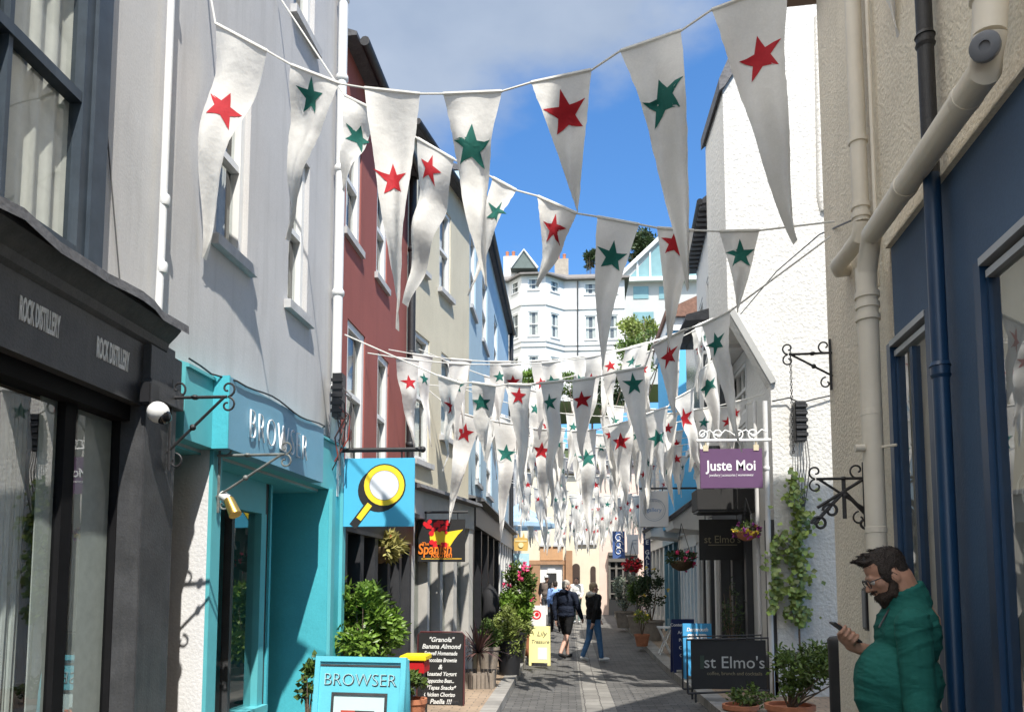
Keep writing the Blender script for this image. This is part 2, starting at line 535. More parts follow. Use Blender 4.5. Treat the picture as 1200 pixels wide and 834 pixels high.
# ================================================================== LEFT SIDE
LA = Wall(-2.30, -3.0, 0.0, 1)
LB = Wall(-2.30, 4.2, 0.045, 1)
M_LA = mat('pale_grey_render', (0.60, 0.59, 0.575), .85, .06, 1.5, bump=.06, bscale=60, stain=.55, stain_col=(.42, .41, .395), fine=.05)
M_LB = mat('grey_render', (0.52, 0.512, 0.507), .85, .07, 1.2, bump=.06, bscale=60, stain=.6, stain_col=(.38, .375, .365), fine=.05)
M_ANTH = mat('anthracite_wood', (0.05, 0.051, 0.054), .5, .35, 5, stain=.5, stain_col=(.10, .10, .098), fine=.15, bump=.1, bscale=90)
M_SLATEBLUE = mat('slate_blue_frame', (0.04, 0.055, 0.072), .5, .25, 8, stain=.3, stain_col=(.12, .135, .15))
M_LEADFLASH = mat('lead_flashing', (0.12, 0.12, 0.125), .6, .35, 10, bump=.3, bscale=30)

# --- the black shop and the pale grey house above it
t = thing('shop_house', 'pale grey rendered house over an anthracite shopfront, nearest on the left', 'building', (-2.3, 2, 0))
aw = LA.at(100, 150)[0]
win_r = (5.35, aw, 3.10, 4.70)
LAe = 7.2
LS = LA.at(201, 650, .14)[0]
f = MB(); facade(f, LA, 0, LAe, 2.9, 9.3, [win_r], .12)
f.wbox(LA, LS - .3, LAe, -1.2, -.32, -.3, 2.9); f.wbox(LA, 0, 3.0, -4, 0, -.3, 2.9)                                # ground floor beyond the shop
f.build('wall', M_LA, t)
w_ = sash(t, LA, win_r, M_SLATEBLUE, o=-.005, bars=1, fw=.06, curtain=False)
cm = MB(); n = 40
pts = [(win_r[0] + .05 + (win_r[1] - win_r[0] - .1) * i / n, -.055 + .012 * math.sin(i * 1.3)) for i in range(n + 1)]
for a_, b_ in ((0, 17), (23, 40)): cm.add([LA.P(s, q, win_r[2] + .03) for s, q in pts[a_:b_ + 1]] + [LA.P(s, q, win_r[3] - .03) for s, q in pts[a_:b_ + 1]], [(i, i + 1, b_ - a_ + 2 + i, b_ - a_ + 1 + i) for i in range(b_ - a_)])
cm.build('curtain', mat('cream_curtain', (.72, .70, .64), .9, .08, 12), w_, True)
sl = MB(); sl.wbox(LA, win_r[0] - .1, win_r[1] + .08, -.06, .07, 3.02, 3.10); sl.build('sill', M_SLATEBLUE, w_)
ar = MB()
ar.wbox(LA, win_r[1], win_r[1] + .11, -.05, .045, 3.10, 4.8); ar.wbox(LA, win_r[0], win_r[1], -.05, .045, 4.7, 4.8)
ar.build('architrave', M_SLATEBLUE, w_)
# shopfront
sf = MB()
sf.wbox(LA, 3.0, LS, -.1, .12, 2.52, 2.9)                         # fascia
sf.build('fascia', M_ANTH, t)
cn = MB()
LC = LA.at(209, 398, .2)[0]
cn.wprism(LA, 3.0, LC, [(.122, 2.84), (.14, 2.86), (.15, 2.9), (.19, 2.94), (.215, 2.97), (.215, 3.0), (0.0, 3.05), (0, 2.88), (.122, 2.88)])
cn.build('cornice', M_ANTH, t)
le = MB(); n = 34
prof = []
for i in range(n + 1):
    s = 3.0 + (LC + .02 - 3.0) * i / n
    e = .235 + .012 * math.sin(i * 1.7) + .01 * rng.uniform(-1, 1); dz = .012 * math.sin(i * .9) + rng.uniform(-.006, .006)
    prof.append([LA.P(s, 0.001, 3.09), LA.P(s, .12, 3.06 + dz * .6), LA.P(s, e, 3.012 + dz), LA.P(s, e + .004, 2.965 + dz)])
le.add([p for r_ in prof for p in r_], [(i * 4 + k, i * 4 + k + 1, i * 4 + 5 + k, i * 4 + 4 + k) for i in range(n) for k in range(3)])
le.build('lead_flashing', M_LEADFLASH, t, True)
pil0 = LA.at(166, 600, .14)[0]
pl = MB(); pl.wbox(LA, pil0, LS, -.4, .14, -.2, 2.56); pl.wbox(LA, pil0 - .015, LS + .012, -.1, .175, 2.56, 2.66); pl.wbox(LA, pil0 - .005, LS + .006, -.1, .16, 2.66, 2.842)
pl.build('pilaster', M_ANTH, t, bevel=.004)
g0, g1 = LA.at(80, 600, -.02)[0], LA.at(134, 600, -.02)[0]
gm0 = LA.at(60, 600, -.02)[0]
fr = MB()
fr.wbox(LA, g1, pil0, -.5, -.03, 0, 2.52)                          # dark jamb of the doorway
for k in range(3): fr.wbox(LA, g1 + .05 + k * .14, g1 + .09 + k * .14, -.03, .03, 0, 2.52)
fr.wbox(LA, gm0 + .03, g0 - .01, -.1, .005, .5, 2.52)                            # mullion
fr.wbox(LA, g1 - .03, g1, -.06, .01, .5, 2.52)
fr.wbox(LA, 3.0, g1 - .03, -.06, .06, 2.44, 2.52)
fr.wbox(LA, 3.0, g1, -.06, .08, -.2, .55)
fr.build('shop_frame', mat('near_black_frame', (0.008, 0.008, 0.009), .7, .2, 8, spec=.15), t)
for a, b in ((3.0, gm0 + .03), (g0 - .01, g1 - .03)):
    g = MB(); g.wsheet(LA, a, b, -.022, .55, 2.45); g.build('pane', M_SHOPGLASS, t)
inn = MB(); inn.wbox(LA, 3.0, pil0, -1.9, -1.85, 0, 2.9); inn.wbox(LA, 2.95, 3.0, -1.9, -.1, 0, 2.9); inn.wbox(LA, pil0, pil0 + .05, -1.9, -.4, 0, 2.9); inn.wbox(LA, 3.0, pil0, -1.9, -.1, 2.6, 2.65); inn.wbox(LA, 3, pil0, -1.9, -.1, .0, .5)
inn.build('shop_interior', mat('dim_interior', (0.30, 0.275, 0.24), .9, .35, 1.2), t)
cu = MB()
for a in (gm0 - .16, g1 - .14):
    for i in range(5):
        cu.tube([LA.P(a + i * .028, -.14, .55), LA.P(a + i * .028 + .004, -.14 + .01 * (i % 2), 1.5), LA.P(a + i * .028, -.14, 2.44)], .018, 8)
for a, e in ((gm0 - .08, gm0 + .03), (g1 - .30, g1 - .03)): cu.wbox(LA, a, e, -.042, -.036, .55, 2.44)
cu.build('drape', mat('pale_drape', (0.72, 0.77, 0.73), .9, .1, 20), t)
M_GREYLET = mat('grey_lettering', (0.72, 0.72, 0.70), .6, .15, 30)
for (x0, y0, x1, y1) in ((22, 375, 70, 383), (113, 413, 151, 428)):
    s0, z0 = LA.at(x0, y0, .122); s1, z1 = LA.at(x1, y1, .122)
    tx = text('ROCK DISTILLERY', .135, M_GREYLET, t, frame_from(LA.P((s0 + s1) / 2, .1215, 2.70), LA.u), xs=1, ext=.002, bold=.004)
    wdt = tx.dimensions.x if False else (max(v.co.y for v in tx.data.vertices) - min(v.co.y for v in tx.data.vertices))
    k = (s1 - s0) / wdt
    cy = LA.P((s0 + s1) / 2, 0, 0).y - t.location.y
    for v in tx.data.vertices: v.co.y = cy + (v.co.y - cy) * k

# drain pipe, cctv, bracket on the black shop
s, _ = LA.at(193, 200, .05)
pipe('drainpipe', 'thin white drainpipe down the pale grey wall above the black shop', 'drainpipe', [LA.P(s, .05, 9), LA.P(s, .05, 3.5), LA.P(s, .045, 3.1)], .021, M_WHITE,
     [(LA.P(s, .06, z), (0, 0, 1)) for z in (3.36, 3.75, 5.2)])
s, z = LA.at(181, 483, .2)
t = thing('security_camera', 'white dome security camera on the black shop pilaster', 'security camera', LA.P(s, .14, z + .08))
b = MB(); b.wbox(LA, s - .045, s + .045, .141, .2, z + .04, z + .15); b.build('mount', M_BLACK, t, bevel=.006)
b = MB(); b.ball(LA.P(s, .22, z), .055, 16, 12); b.build('housing', M_WHITE, t, True)
b = MB(); b.ball(LA.P(s + .005, .245, z - .022), .04, 14, 10); b.build('dome', mat('camera_dome', (.01, .01, .012), .08, 0), t, True)


def bracket(label, p, n, L, drop, m, cat='bracket'):
    """scrolled iron hanging bracket: back bar, arm, stay and curls"""
    n = Vector(n).normalized(); p = Vector(p); Z = Vector((0, 0, 1))
    t = thing('sign_bracket', label, cat, p)
    b = MB(); b.tube([p + n * .012 + Z * .1, p + n * .012 - Z * (drop + .1)], .009, 6); b.build('back_bar', m, t)
    b = MB()
    b.tube([p, p + n * L], .009, 8); b.ball(p + n * L * .45, (.022, .022, .014), 8, 6)
    b.tube(scroll(p + n * (L + .005) + Z * .045, n, Z, .045, 1.0, 14, -1.5), .006, 6)
    b.tube(scroll(p + n * (L + .005) - Z * .045, n, -Z, .045, 1.0, 14, -1.5), .006, 6)
    b.tube(scroll(p + n * .05 + Z * .05, n, Z, .05, .9, 14, -1.5), .006, 6)
    b.build('arm', m, t, True)
    b = MB()
    b.tube([p - Z * drop, p + n * L * .96], .008, 8); b.ball(p - Z * drop * .55 + n * L * .43, (.018, .018, .018), 8, 6)
    b.tube(scroll(p + n * .045 - Z * (drop + .05), n, -Z, .045, .9, 14, -1.5), .006, 6)
    b.build('stay', m, t, True)
    return t


s, z = LA.at(198, 466, .14)
e = at(272, 462, LA.P(s, 0, 0).y)
bracket('dark wrought iron bracket without a sign, on the black shop pilaster', LA.P(s, .141, z), LA.n, e.x - LA.P(0, .14, 0).x - .03, .30, M_IRON)
sc = MB()
s0_, z0_ = LA.at(113, 0, .01); s1_, z1_ = LA.at(143, 330, .01)
sc.tube([LA.P(s0_, .008, z0_ + .6), LA.P(s0_, .008, z0_), LA.P((s0_ + s1_) / 2 - .01, .008, (z0_ + z1_) / 2), LA.P(s1_, .008, 3.09)], .004, 5)
props(sc.build('cable', mat('grey_cable', (.12, .12, .12), .7), None), 'thin dark cable running down the pale grey wall', 'cable')

# --- turquoise shop and the grey house above it
lb_end = LB.at(397, 300)[0]
M_TURQ = mat('turquoise_paint', lin(78, 180, 194), .5, .08, 2.2, fine=.06, stain=.35, stain_col=lin(58, 146, 158), bump=.1, bscale=25)
M_TURQ2 = mat('turquoise_trim', lin(95, 180, 188), .5, .06, 5)
M_SIGNB = mat('grey_blue_sign', lin(112, 165, 190), .5, .05, 4, fine=.04)
t = thing('shop_house', 'grey rendered house above the turquoise shopfront', 'building', (-2.3, 5, 0))
holes = []
r1 = LB.rect(252, 300, 292, 150); r1 = (r1[0], LB.at(291, 250)[0], 3.86, 5.2)
r2 = LB.rect(338, 300, 362, 250); r2 = (r2[0], r2[1], 3.86, 5.2)
zz = LB.at(350, 22)[1]
r3 = (r2[0] - .02, r2[1] + .03, zz, zz + 1.4)
r4 = (r1[0], r1[1], zz, zz + 1.4)
f = MB(); facade(f, LB, 0, lb_end, 2.42, 9.5, [r1, r2, r3, r4], .10)
f.build('wall', M_LB, t)
for r_ in (r1, r2, r3, r4): sash(t, LB, r_, M_WHITE, o=-.07, sill=.055)
FZ0, FZ1 = 2.44, 2.86
o_f = .10
sA = LB.at(268, 490, .2)[0]; sB = LB.at(379, 530, .2)[0]
fb = MB(); fb.wbox(LB, 0.02, lb_end - .03, 0, o_f, FZ0, FZ1); fb.wprism(LB, 0.02, lb_end - .03, [(0, FZ1), (o_f + .02, FZ1), (o_f + .02, FZ1 + .02), (0, FZ1 + .06)])
fb.wbox(LB, .02, lb_end - .03, -.6, -.001, FZ0 - .03, FZ0 + .03)
fas = fb.build('fascia', M_TURQ2, t)
sg = MB(); sg.wbox(LB, sA, sB, o_f, o_f + .1, FZ0 + .0, FZ1 + .03); sgo = sg.build('sign_board', M_SIGNB, t)
ed = MB(); ed.wbox(LB, sA - .012, sA, o_f, o_f + .104, FZ0 - .003, FZ1 + .033); ed.build('edge_trim', M_TURQ, sgo)
M_SILV = mat('pale_steel_letter', (.80, .82, .82), .4, .05, 10)
s0, _ = LB.at(299, 500, .2); s1, _ = LB.at(352, 520, .2)
M_ = frame_from(LB.P((s0 + s1) / 2, o_f + .112, (FZ0 + FZ1) / 2 - .01), LB.u)
tx = text('BROWSER', .30, M_SILV, sgo, M_ @ Matrix.Diagonal((.66, 1, 1, 1)), ext=.005, bold=-.011, sp=1.16)
# ground floor: pier, bay window, door recess, far pier
yo = lambda px, py, off: LB.at(px, py, off)[0]
p0 = yo(244, 600, .06)                                                # near pier whose side faces us
pr = MB(); pr.wbox(LB, p0, p0 + .10, -.9, .06, -.2, FZ0); pr.build('pier', mat('white_render_pier', (.72, .72, .72), .85, .06, 4, bump=.2, bscale=50, stain=.12, fine=.05), t)
tr = MB(); tr.wbox(LB, p0 - .004, p0 + .11, .06, .085, -.2, FZ0); tr.build('corner_trim', M_TURQ2, t)
al = MB(); al.wbox(LB, 0, p0 + .1, -1.3, -.9, -.2, FZ0)
al.wbox(LB, -.0, .02, -.9, 0, -.2, FZ0); al.build('alcove_door', M_DARKIN, t)
GO = -.22
b0, b1 = yo(247, 700, GO), yo(303, 700, GO)
d1 = yo(330, 700, -.43)
f0 = yo(384, 650, .1)                                                # near face of the far pier
bw = MB()
bw.wbox(LB, p0 + .1, b1, GO - .05, GO + .06, -.2, 0.62)              # stall riser
bw.wbox(LB, p0 + .1, b1 + .02, GO - .05, GO + .09, .62, .67)
bw.wbox(LB, p0 + .1, b1, GO - .05, GO + .04, 2.16, FZ0 - .03)        # header
bw.wbox(LB, b1 - .09, b1, GO - .06, GO + .05, .67, 2.16)
bw.wbox(LB, b1 - .02, b1, GO - .5, GO - .06, -.2, FZ0 - .03)
bw.build('shop_frame', M_TURQ2, t)
mu = MB(); sm = yo(265, 700, GO); mu.wbox(LB, sm - .02, sm + .02, GO - .02, GO + .04, .67, 2.16); mu.build('mullion', M_ANTH, t)
dk = MB(); dk.wbox(LB, b1, b1 + .07, GO - .1, GO + .03, -.2, FZ0 - .03); dk.build('door_jamb', M_ANTH, t)
tr2 = MB(); tr2.wbox(LB, b1 + .07, b1 + .1, GO - .1, GO + .05, -.2, FZ0 - .03); tr2.build('jamb_strip', M_TURQ, t)
g = MB(); g.wsheet(LB, p0 + .1, b1 - .09, GO - .005, .67, 2.16); g.build('pane', M_SHOPGLASS, t)
ins = MB(); ins.wbox(LB, p0 + .1, f0, -2.2, -2.1, -.2, FZ0); ins.wbox(LB, p0 + .1, p0 + .12, -2.1, -.4, -.2, FZ0); ins.wbox(LB, f0 - .02, f0, -2.1, -.9, 0, FZ0)
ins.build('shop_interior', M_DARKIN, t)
DO = -.62
dr = MB()
for a, b_, c, d in ((b1 + .1, b1 + .2, 0, 2.1), (f0 - .16, f0 - .06, 0, 2.1), (b1 + .2, f0 - .16, 0, .62), (b1 + .2, f0 - .16, 2.0, 2.1)): dr.wbox(LB, a, b_, DO - .04, DO, c + .02, d)
dro = dr.build('door', M_TURQ2, t)
g = MB(); g.wbox(LB, b1 + .2, f0 - .16, DO - .025, DO - .015, .64, 2.0); g.build('pane', M_SHOPGLASS, dro)
hd = MB(); hd.wbox(LB, b1 + .1, f0, DO - .06, DO + .1, 2.1, FZ0 - .03); hd.build('door_header', M_TURQ2, t)
po = MB(); q0 = (b1 + f0) / 2
po.wbox(LB, q0 - .05, q0 + .2, DO + .004, DO + .012, 1.45, 1.85); po.build('door_notice', M_BLACK, dro)
fp = MB(); fp.wbox(LB, f0, lb_end - .03, -1.2, .1, -.2, FZ0 - .002); fp.build('far_pier', M_TURQ, t)
ft = MB(); ft.wbox(LB, f0 + .01, f0 + .09, .1, .13, -.2, FZ0); ft.wbox(LB, lb_end - .12, lb_end - .04, .1, .13, -.2, FZ0); ft.build('corner_trim', M_TURQ2, t)
# cable drooping along fascia
cb = MB()
pts = []
for i in range(22):
    q = i / 21
    pts.append(LB.P(.03 + q * (lb_end - .1), o_f + .012 + (.1 if sA - .02 < .03 + q * (lb_end - .1) < sB + .02 else 0), FZ1 + .05 - .035 * math.sin(q * 9) ** 2))
cb.tube(pts, .006, 6)
props(cb.build('cable', M_IRON), 'black cable sagging along the top of the turquoise fascia', 'cable')
p_ = LB.P(p0 + .04, .09, LB.at(256, 534, .09)[1])
e = at(344, 530, p_.y)
bracket('sunlit iron bracket on the corner of the turquoise shop, below its name board', p_, LB.n, e.x - p_.x - .05, .26, mat('sunlit_iron', (.16, .17, .16), .5, .4, 30))  # same iron as the other bracket, its colour lightened to look sunlit
# spot lamp
c = at(268, 585, p_.y + .02)
t = thing('spot_lamp', 'brass spotlight at the corner of the turquoise shop window', 'lamp', c)
M_BRASS = mat('brass', (.55, .36, .10), .35, .15, 20, metal=.8)
b = MB(); b.tube([c + Vector((-.05, 0, .03)), c], .03, 12); b.build('mount', M_WHITE, t, True)
b = MB(); b.tube([c, c + Vector((.06, -.03, -.10))], [.032, .04], 14); b.build('shade', M_BRASS, t, True)
# white downpipe, cable box
s = LB.at(398, 250, .07)[0]
pipe('drainpipe', 'white downpipe between the grey house and the red house', 'drainpipe', [LB.P(s, .07, 9), LB.P(s, .07, 4.5), LB.P(s, .065, 2.4)], .045, M_WHITE,
     [(LB.P(s, .07, z), (0, 0, 1)) for z in (3.4, 4.3, 5.5, 6.4, 7.2)])
c = at(399, 468, LB.P(s - .05, 0, 0).y - .05)
t = thing('junction_box', 'black cable junction box with loose wires below the white downpipe', 'junction box', c)
b = MB(); b.box(c.x - .06, c.x + .03, c.y - .06, c.y + .06, c.z - .17, c.z + .23)
for k in range(5): b.box(c.x - .07, c.x + .04, c.y - .072, c.y - .06, c.z - .13 + k * .07, c.z - .10 + k * .07)
b.build('box', M_BLACK, t)
for k in range(9):
    b = MB(); x0 = c + Vector((rng.uniform(-.03, .06), -.05, rng.uniform(-.2, .15)))
    b.tube([x0, x0 + Vector((rng.uniform(.02, .12), -.03, -.1)), x0 + Vector((rng.uniform(-.02, .1), -.03, -.3)), x0 + Vector((rng.uniform(-.06, .1), 0, -.5))], .006, 5)
    b.build('wire', [M_IRON, mat('red_wire', (.35, .05, .03), .5), M_IRON, mat('grey_cable', (.12, .12, .12), .7)][k % 4], t, True)

# --- red house
p_ = LB.P(lb_end, 0, 0)
RD = Wall(p_.x, p_.y, .03, 1)
rd_end = RD.at(478, 250)[0]
M_REDR = mat('red_render', lin(150, 84, 76), .85, .06, 1.5, bump=.1, bscale=45, stain=.4, stain_col=lin(122, 70, 64), fine=.06)
t = thing('terraced_house', 'brick red rendered house with white windows, on the left', 'building', (p_.x, p_.y, 0))
def rr_(w, x0, yA, x1, yB):
    a, zA = w.at(x0, yA); b, zB = w.at(x1, yB); return a, b, zA, zB
_, zt = RD.at(409, 374)
low = [(RD.at(407, 400)[0], RD.at(428, 400)[0], zt - 1.45, zt), (RD.at(443, 400)[0], RD.at(456, 400)[0], zt - 1.45, zt)]
zb = RD.at(419, 289)[1]
upp = [(RD.at(405, 250)[0], RD.at(422, 290)[0], zb, zb + 1.15), (RD.at(441, 300)[0], RD.at(453, 340)[0], zb, zb + 1.15)]
zeR = RD.at(415, 70)[1]
f = MB(); facade(f, RD, 0.002, rd_end, 2.5, zeR, low + upp, .08)
f.build('wall', M_REDR, t)
for r_ in low + upp: sash(t, RD, r_, M_WHITE, o=-.045, sill=.04, fw=.07)
rf = MB(); rf.wprism(RD, 0, rd_end, [(.14, zeR - .01), (.14, zeR + .03), (-4, zeR + 1.6), (-4, zeR + 1.4), (-.1, zeR - .01)]); rf.build('roof', M_SLATE, t)
gu = MB(); gu.tube([RD.P(0.1, .19, zeR + .0), RD.P(rd_end, .19, zeR + .0)], .05, 10); gu.build('gutter', M_IRON, t, True)
M_DKSHOP = mat('charcoal_shopfront', (0.035, 0.036, 0.04), .5, .2, 6)
sh = MB()
sh.wbox(RD, 0.002, rd_end, -.1, .12, 2.1, 2.5); sh.wbox(RD, 0, rd_end, -.05, .2, 2.44, 2.499)
ns = 5
for k in range(ns + 1):
    a = (rd_end - .12) * k / ns; sh.wbox(RD, a, a + .12, -.15, .1, -.2, 2.1)
sh.wbox(RD, 0, rd_end, -.12, .06, -.2, .6)
sh.build('shopfront', M_DKSHOP, t)
g = MB(); g.wbox(RD, .05, rd_end - .05, -.06, -.05, .6, 2.1); g.build('shop_window', M_GLASS, t)
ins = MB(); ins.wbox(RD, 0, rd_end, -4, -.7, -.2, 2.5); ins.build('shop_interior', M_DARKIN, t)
# dark downpipe between red and cream
s = rd_end - .05
pipe('drainpipe', 'black downpipe between the red house and the cream house', 'drainpipe', [RD.P(s, .08, zeR), RD.P(s, .08, 4), RD.P(s, .08, 2.4)], .05, M_IRON, [(RD.P(s, .08, z), (0, 0, 1)) for z in (3.4, 4.6, 6)])

# --- cream house
p_ = RD.P(rd_end, 0, 0)
CR = Wall(p_.x, p_.y, .20, 1)
cr_end = CR.at(550, 350)[0]
M_CREAM = mat('cream_render', lin(202, 194, 172), .85, .07, 1.6, bump=.2, bscale=45, stain=.3, stain_col=lin(176, 167, 144), fine=.06)
t = thing('terraced_house', 'cream rendered house between the red house and the pale blue house', 'building', (p_.x, p_.y, 0))
zt = CR.at(486, 386)[1]; zb = CR.at(494, 541)[1]
low = [(CR.at(486, 450)[0], CR.at(503, 450)[0], zb, zt), (CR.at(517, 450)[0], CR.at(532, 450)[0], zb + .5, zt)]
ztu = CR.at(517, 240)[1]; zbu = CR.at(520, 343)[1]
upp = [(CR.at(489, 300)[0], CR.at(499, 300)[0], zbu, ztu), (CR.at(515, 300)[0], CR.at(528, 300)[0], zbu, ztu)]
zeC = CR.at(520, 206)[1]
zfC = CR.at(510, 578)[1]
f = MB(); facade(f, CR, 0, cr_end, zfC, zeC, low + upp, .09); f.build('wall', M_CREAM, t)
for r_ in low + upp: sash(t, CR, r_, M_WHITE, o=-.05, sill=.07, fw=.06)
rf = MB(); rf.wprism(CR, -.05, cr_end + .05, [(.1, zeC - .01), (.1, zeC + .03), (-4, zeC + 1.4), (-4, zeC + 1.2), (-.1, zeC - .01)]); rf.build('roof', M_SLATE, t)
gu = MB(); gu.tube([CR.P(-.05, .15, zeC), CR.P(cr_end + .05, .15, zeC)], .045, 10); gu.build('gutter', M_IRON, t, True)
M_GREYSH = mat('pale_grey_shopfront', (0.50, 0.48, 0.44), .55, .1, 5, stain=.15)
sh = MB(); sh.wbox(CR, 0, cr_end, -.1, .1, zfC - .42, zfC - .001)
for a, b_ in ((0, .16), (.62, .70), (1.1, 1.2), (1.65, 1.8), (cr_end - .2, cr_end)): sh.wbox(CR, a, b_, -.15, .08, -.2, zfC - .42)
sh.wbox(CR, 0, cr_end, -.12, .05, -.2, .65)
sh.build('shopfront', M_GREYSH, t)
le = MB(); le.wprism(CR, -.02, cr_end + .02, [(0, zfC + .06), (.22, zfC + .0), (.24, zfC - .05), (.1, zfC - .06), (0, zfC - .04)]); le.build('shop_cornice', M_LEADFLASH, t)
g = MB(); g.wbox(CR, .05, cr_end - .05, -.06, -.05, .65, zfC - .42); g.build('shop_window', M_GLASS, t)
ins = MB(); ins.wbox(CR, 0, cr_end, -4, -.7, -.2, zfC); ins.wbox(CR, .3, .5, -.5, -.4, .65, 1.9)
ins.build('shop_interior', M_DARKIN, t)

# --- pale blue house
p_ = CR.P(cr_end, 0, 0)
BL = Wall(p_.x, p_.y, .0, 1)
bl_end = BL.at(596, 450)[0]
M_PBLUE = mat('pale_blue_render', lin(172, 197, 210), .85, .05, 1.6, bump=.15, bscale=45, stain=.15, stain_col=lin(150, 176, 192), fine=.05)
t = thing('terraced_house', 'pale blue rendered house beyond the cream house on the left', 'building', (p_.x, p_.y, 0))
zeB = BL.at(585, 345)[1]
zfB = BL.at(566, 598)[1]
zb = BL.at(568, 405)[1]; zb2 = BL.at(572, 580)[1]
holes = []
for x0, x1 in ((551, 557), (565, 571), (579, 583)): holes.append((BL.at(x0, 400)[0], BL.at(x1, 400)[0], zb, zb + 1.35))
for x0, x1 in ((557, 563), (570, 576), (584, 587)): holes.append((BL.at(x0, 560)[0], BL.at(x1, 560)[0], zb2, zb2 + 1.1))
f = MB(); facade(f, BL, 0, bl_end, zfB, zeB, holes, .09); f.build('wall', M_PBLUE, t)
for r_ in holes: sash(t, BL, r_, M_WHITE, o=-.05, sill=.05, fw=.07)
rf = MB(); rf.wprism(BL, 0, bl_end, [(.1, zeB - .01), (.1, zeB + .03), (-4, zeB + 1.2), (-4, zeB + 1.0), (-.1, zeB - .01)]); rf.build('roof', M_SLATE, t)
gu = MB(); gu.tube([BL.P(0, .15, zeB), BL.P(bl_end, .15, zeB)], .05, 10); gu.build('gutter', M_IRON, t, True)
M_BLKSH = mat('black_shopfront', (0.02, 0.02, 0.023), .4, .2, 6)
sh = MB(); half = bl_end * .55
sh.wbox(BL, .02, half, -.1, .12, zfB - .45, zfB - .001)
for k in range(5): sh.wbox(BL, .02 + (half - .14) * k / 4, .14 + (half - .14) * k / 4, -.15, .08, -.2, zfB - .45)
sh.wbox(BL, .02, half, -.12, .05, -.2, .6); sh.build('shopfront', M_BLKSH, t)
sh = MB(); sh.wbox(BL, half, bl_end, -.1, .12, zfB - .45, zfB - .001)
for k in range(6): sh.wbox(BL, half + (bl_end - half - .3) * k / 5, half + .3 + (bl_end - half - .3) * k / 5, -.15, .1, -.2, zfB - .45)
sh.wbox(BL, half, bl_end, -.12, .05, -.2, .6); sh.build('pale_shopfront', M_WHITE, t)
g = MB(); g.wbox(BL, .05, bl_end - .05, -.06, -.05, .6, zfB - .45); g.build('shop_window', M_GLASS, t)
ins = MB(); ins.wbox(BL, 0, bl_end, -4, -.7, -.2, zfB); ins.build('shop_interior', M_DARKIN, t)
le = MB(); le.wprism(BL, 0.02, bl_end, [(0, zfB + .06), (.24, zfB), (.26, zfB - .05), (.12, zfB - .06), (0, zfB - .04)]); le.build('shop_cornice', M_LEADFLASH, t)
s = bl_end - .06
pipe('drainpipe', 'black downpipe at the far end of the pale blue house', 'drainpipe', [BL.P(s, .08, zeB), BL.P(s, .08, 5), BL.P(s, .08, 2)], .06, M_IRON)

# --- houses further down on the left, up to the end of the street
p_ = BL.P(bl_end, 0, 0)
FL = Wall(p_.x - .1, p_.y, .0, 1)
t = thing('terraced_house', 'far white house on the left beyond the pale blue house', 'building', (p_.x, p_.y, 0))
flh = [(.6, 1.5, 4.2, 5.6), (2.2, 3.1, 4.2, 5.6), (4, 4.9, 4.2, 5.6)]
M_FARW = mat('far_white_render', (.60, .585, .56), .8, .06, 2, stain=.15)
f = MB(); facade(f, FL, 0.002, 7.5, -.2, 6.6, flh + [(.5, 2.0, .6, 2.5), (2.6, 3.5, 0, 2.5), (4, 6, .6, 2.5)], .1); f.build('wall', M_FARW, t)
for r_ in flh + [(.5, 2.0, .6, 2.5), (2.6, 3.5, 0, 2.5), (4, 6, .6, 2.5)]: sash(t, FL, r_, M_WHITE, o=-.06)
rf = MB(); rf.wprism(FL, 0, 7.5, [(.2, 6.58), (.2, 6.66), (-4, 9), (-4, 8.8), (-.1, 6.58)]); rf.build('roof', M_SLATE, t)
# ================================================================== RIGHT SIDE
RB = Wall(1.75 - .078 * 3.6, 0, .078, -1)
M_NAVYW = mat('navy_wall_paint', lin(64, 88, 116), .6, .06, 1.5, fine=.06, bump=.08, bscale=70, stain=.12, stain_col=lin(60, 80, 106))
M_NAVY = mat('navy_gloss', lin(20, 54, 86), .35, .12, 6)
M_RBC = mat('cream_roughcast', (0.76, 0.69, 0.56), .9, .09, 1.6, bump=.6, bscale=45, stain=.35, stain_col=(.52, .46, .36), fine=.12)
M_RBP = mat('cream_pipe_paint', (0.72, 0.66, 0.55), .55, .06, 4, stain=.15, stain_col=(.4, .36, .3))
t = thing('shop_building', 'cream roughcast building with a navy blue shopfront, nearest on the right', 'building', (1.75, 3.6, 0))
rb_end = RB.at(968, 330)[0]
sb = RB.at(1044, 291)[0]; ztop = RB.at(1044, 291)[1]
f = MB(); facade(f, RB, -5, rb_end, ztop + .03, 6.139, [], .1, core=5.5)
f.wbox(RB, -5, 2.25, -6, 0, 6.14, 10.7)                              # unseen taller block at the near end, needed for the shade on the bunting
f.wbox(RB, sb + .02, rb_end, -5.5, 0, -.2, ztop + .0295)
f.build('wall', M_RBC, t)
rf = MB(); rf.wprism(RB, 2.26, rb_end + .2, [(.2, 6.17), (.2, 6.2), (-3.0, 11.4), (-6, 11.4), (-6, 6.0)]); rf.build('roof', M_SLATE, t)
ea = MB(); ea.wbox(RB, 2.26, rb_end + .2, -.2, .19, 6.14, 6.168); ea.build('eaves_board', mat('brown_board', (.16, .09, .05), .6), t)
w1 = (RB.at(1050, 500)[0], None, .42, RB.at(1048, 402)[1])
s_r = RB.at(1108, 620)[0]; w1 = (s_r, w1[0], w1[2], w1[3])
w2e = RB.at(1150, 303)
w2 = (1.2, w2e[0], .42, w1[3])
nb = MB(); facade(nb, RB, -5, sb, -.2, ztop, [w1, w2], .10, core=0); nb.build('shopfront', M_NAVYW, t)
bk = MB(); bk.wbox(RB, -5, sb, -5, -.5, -.2, ztop); bk.build('shop_interior', mat('dim_interior', (0.10, 0.09, 0.075), .9), t)
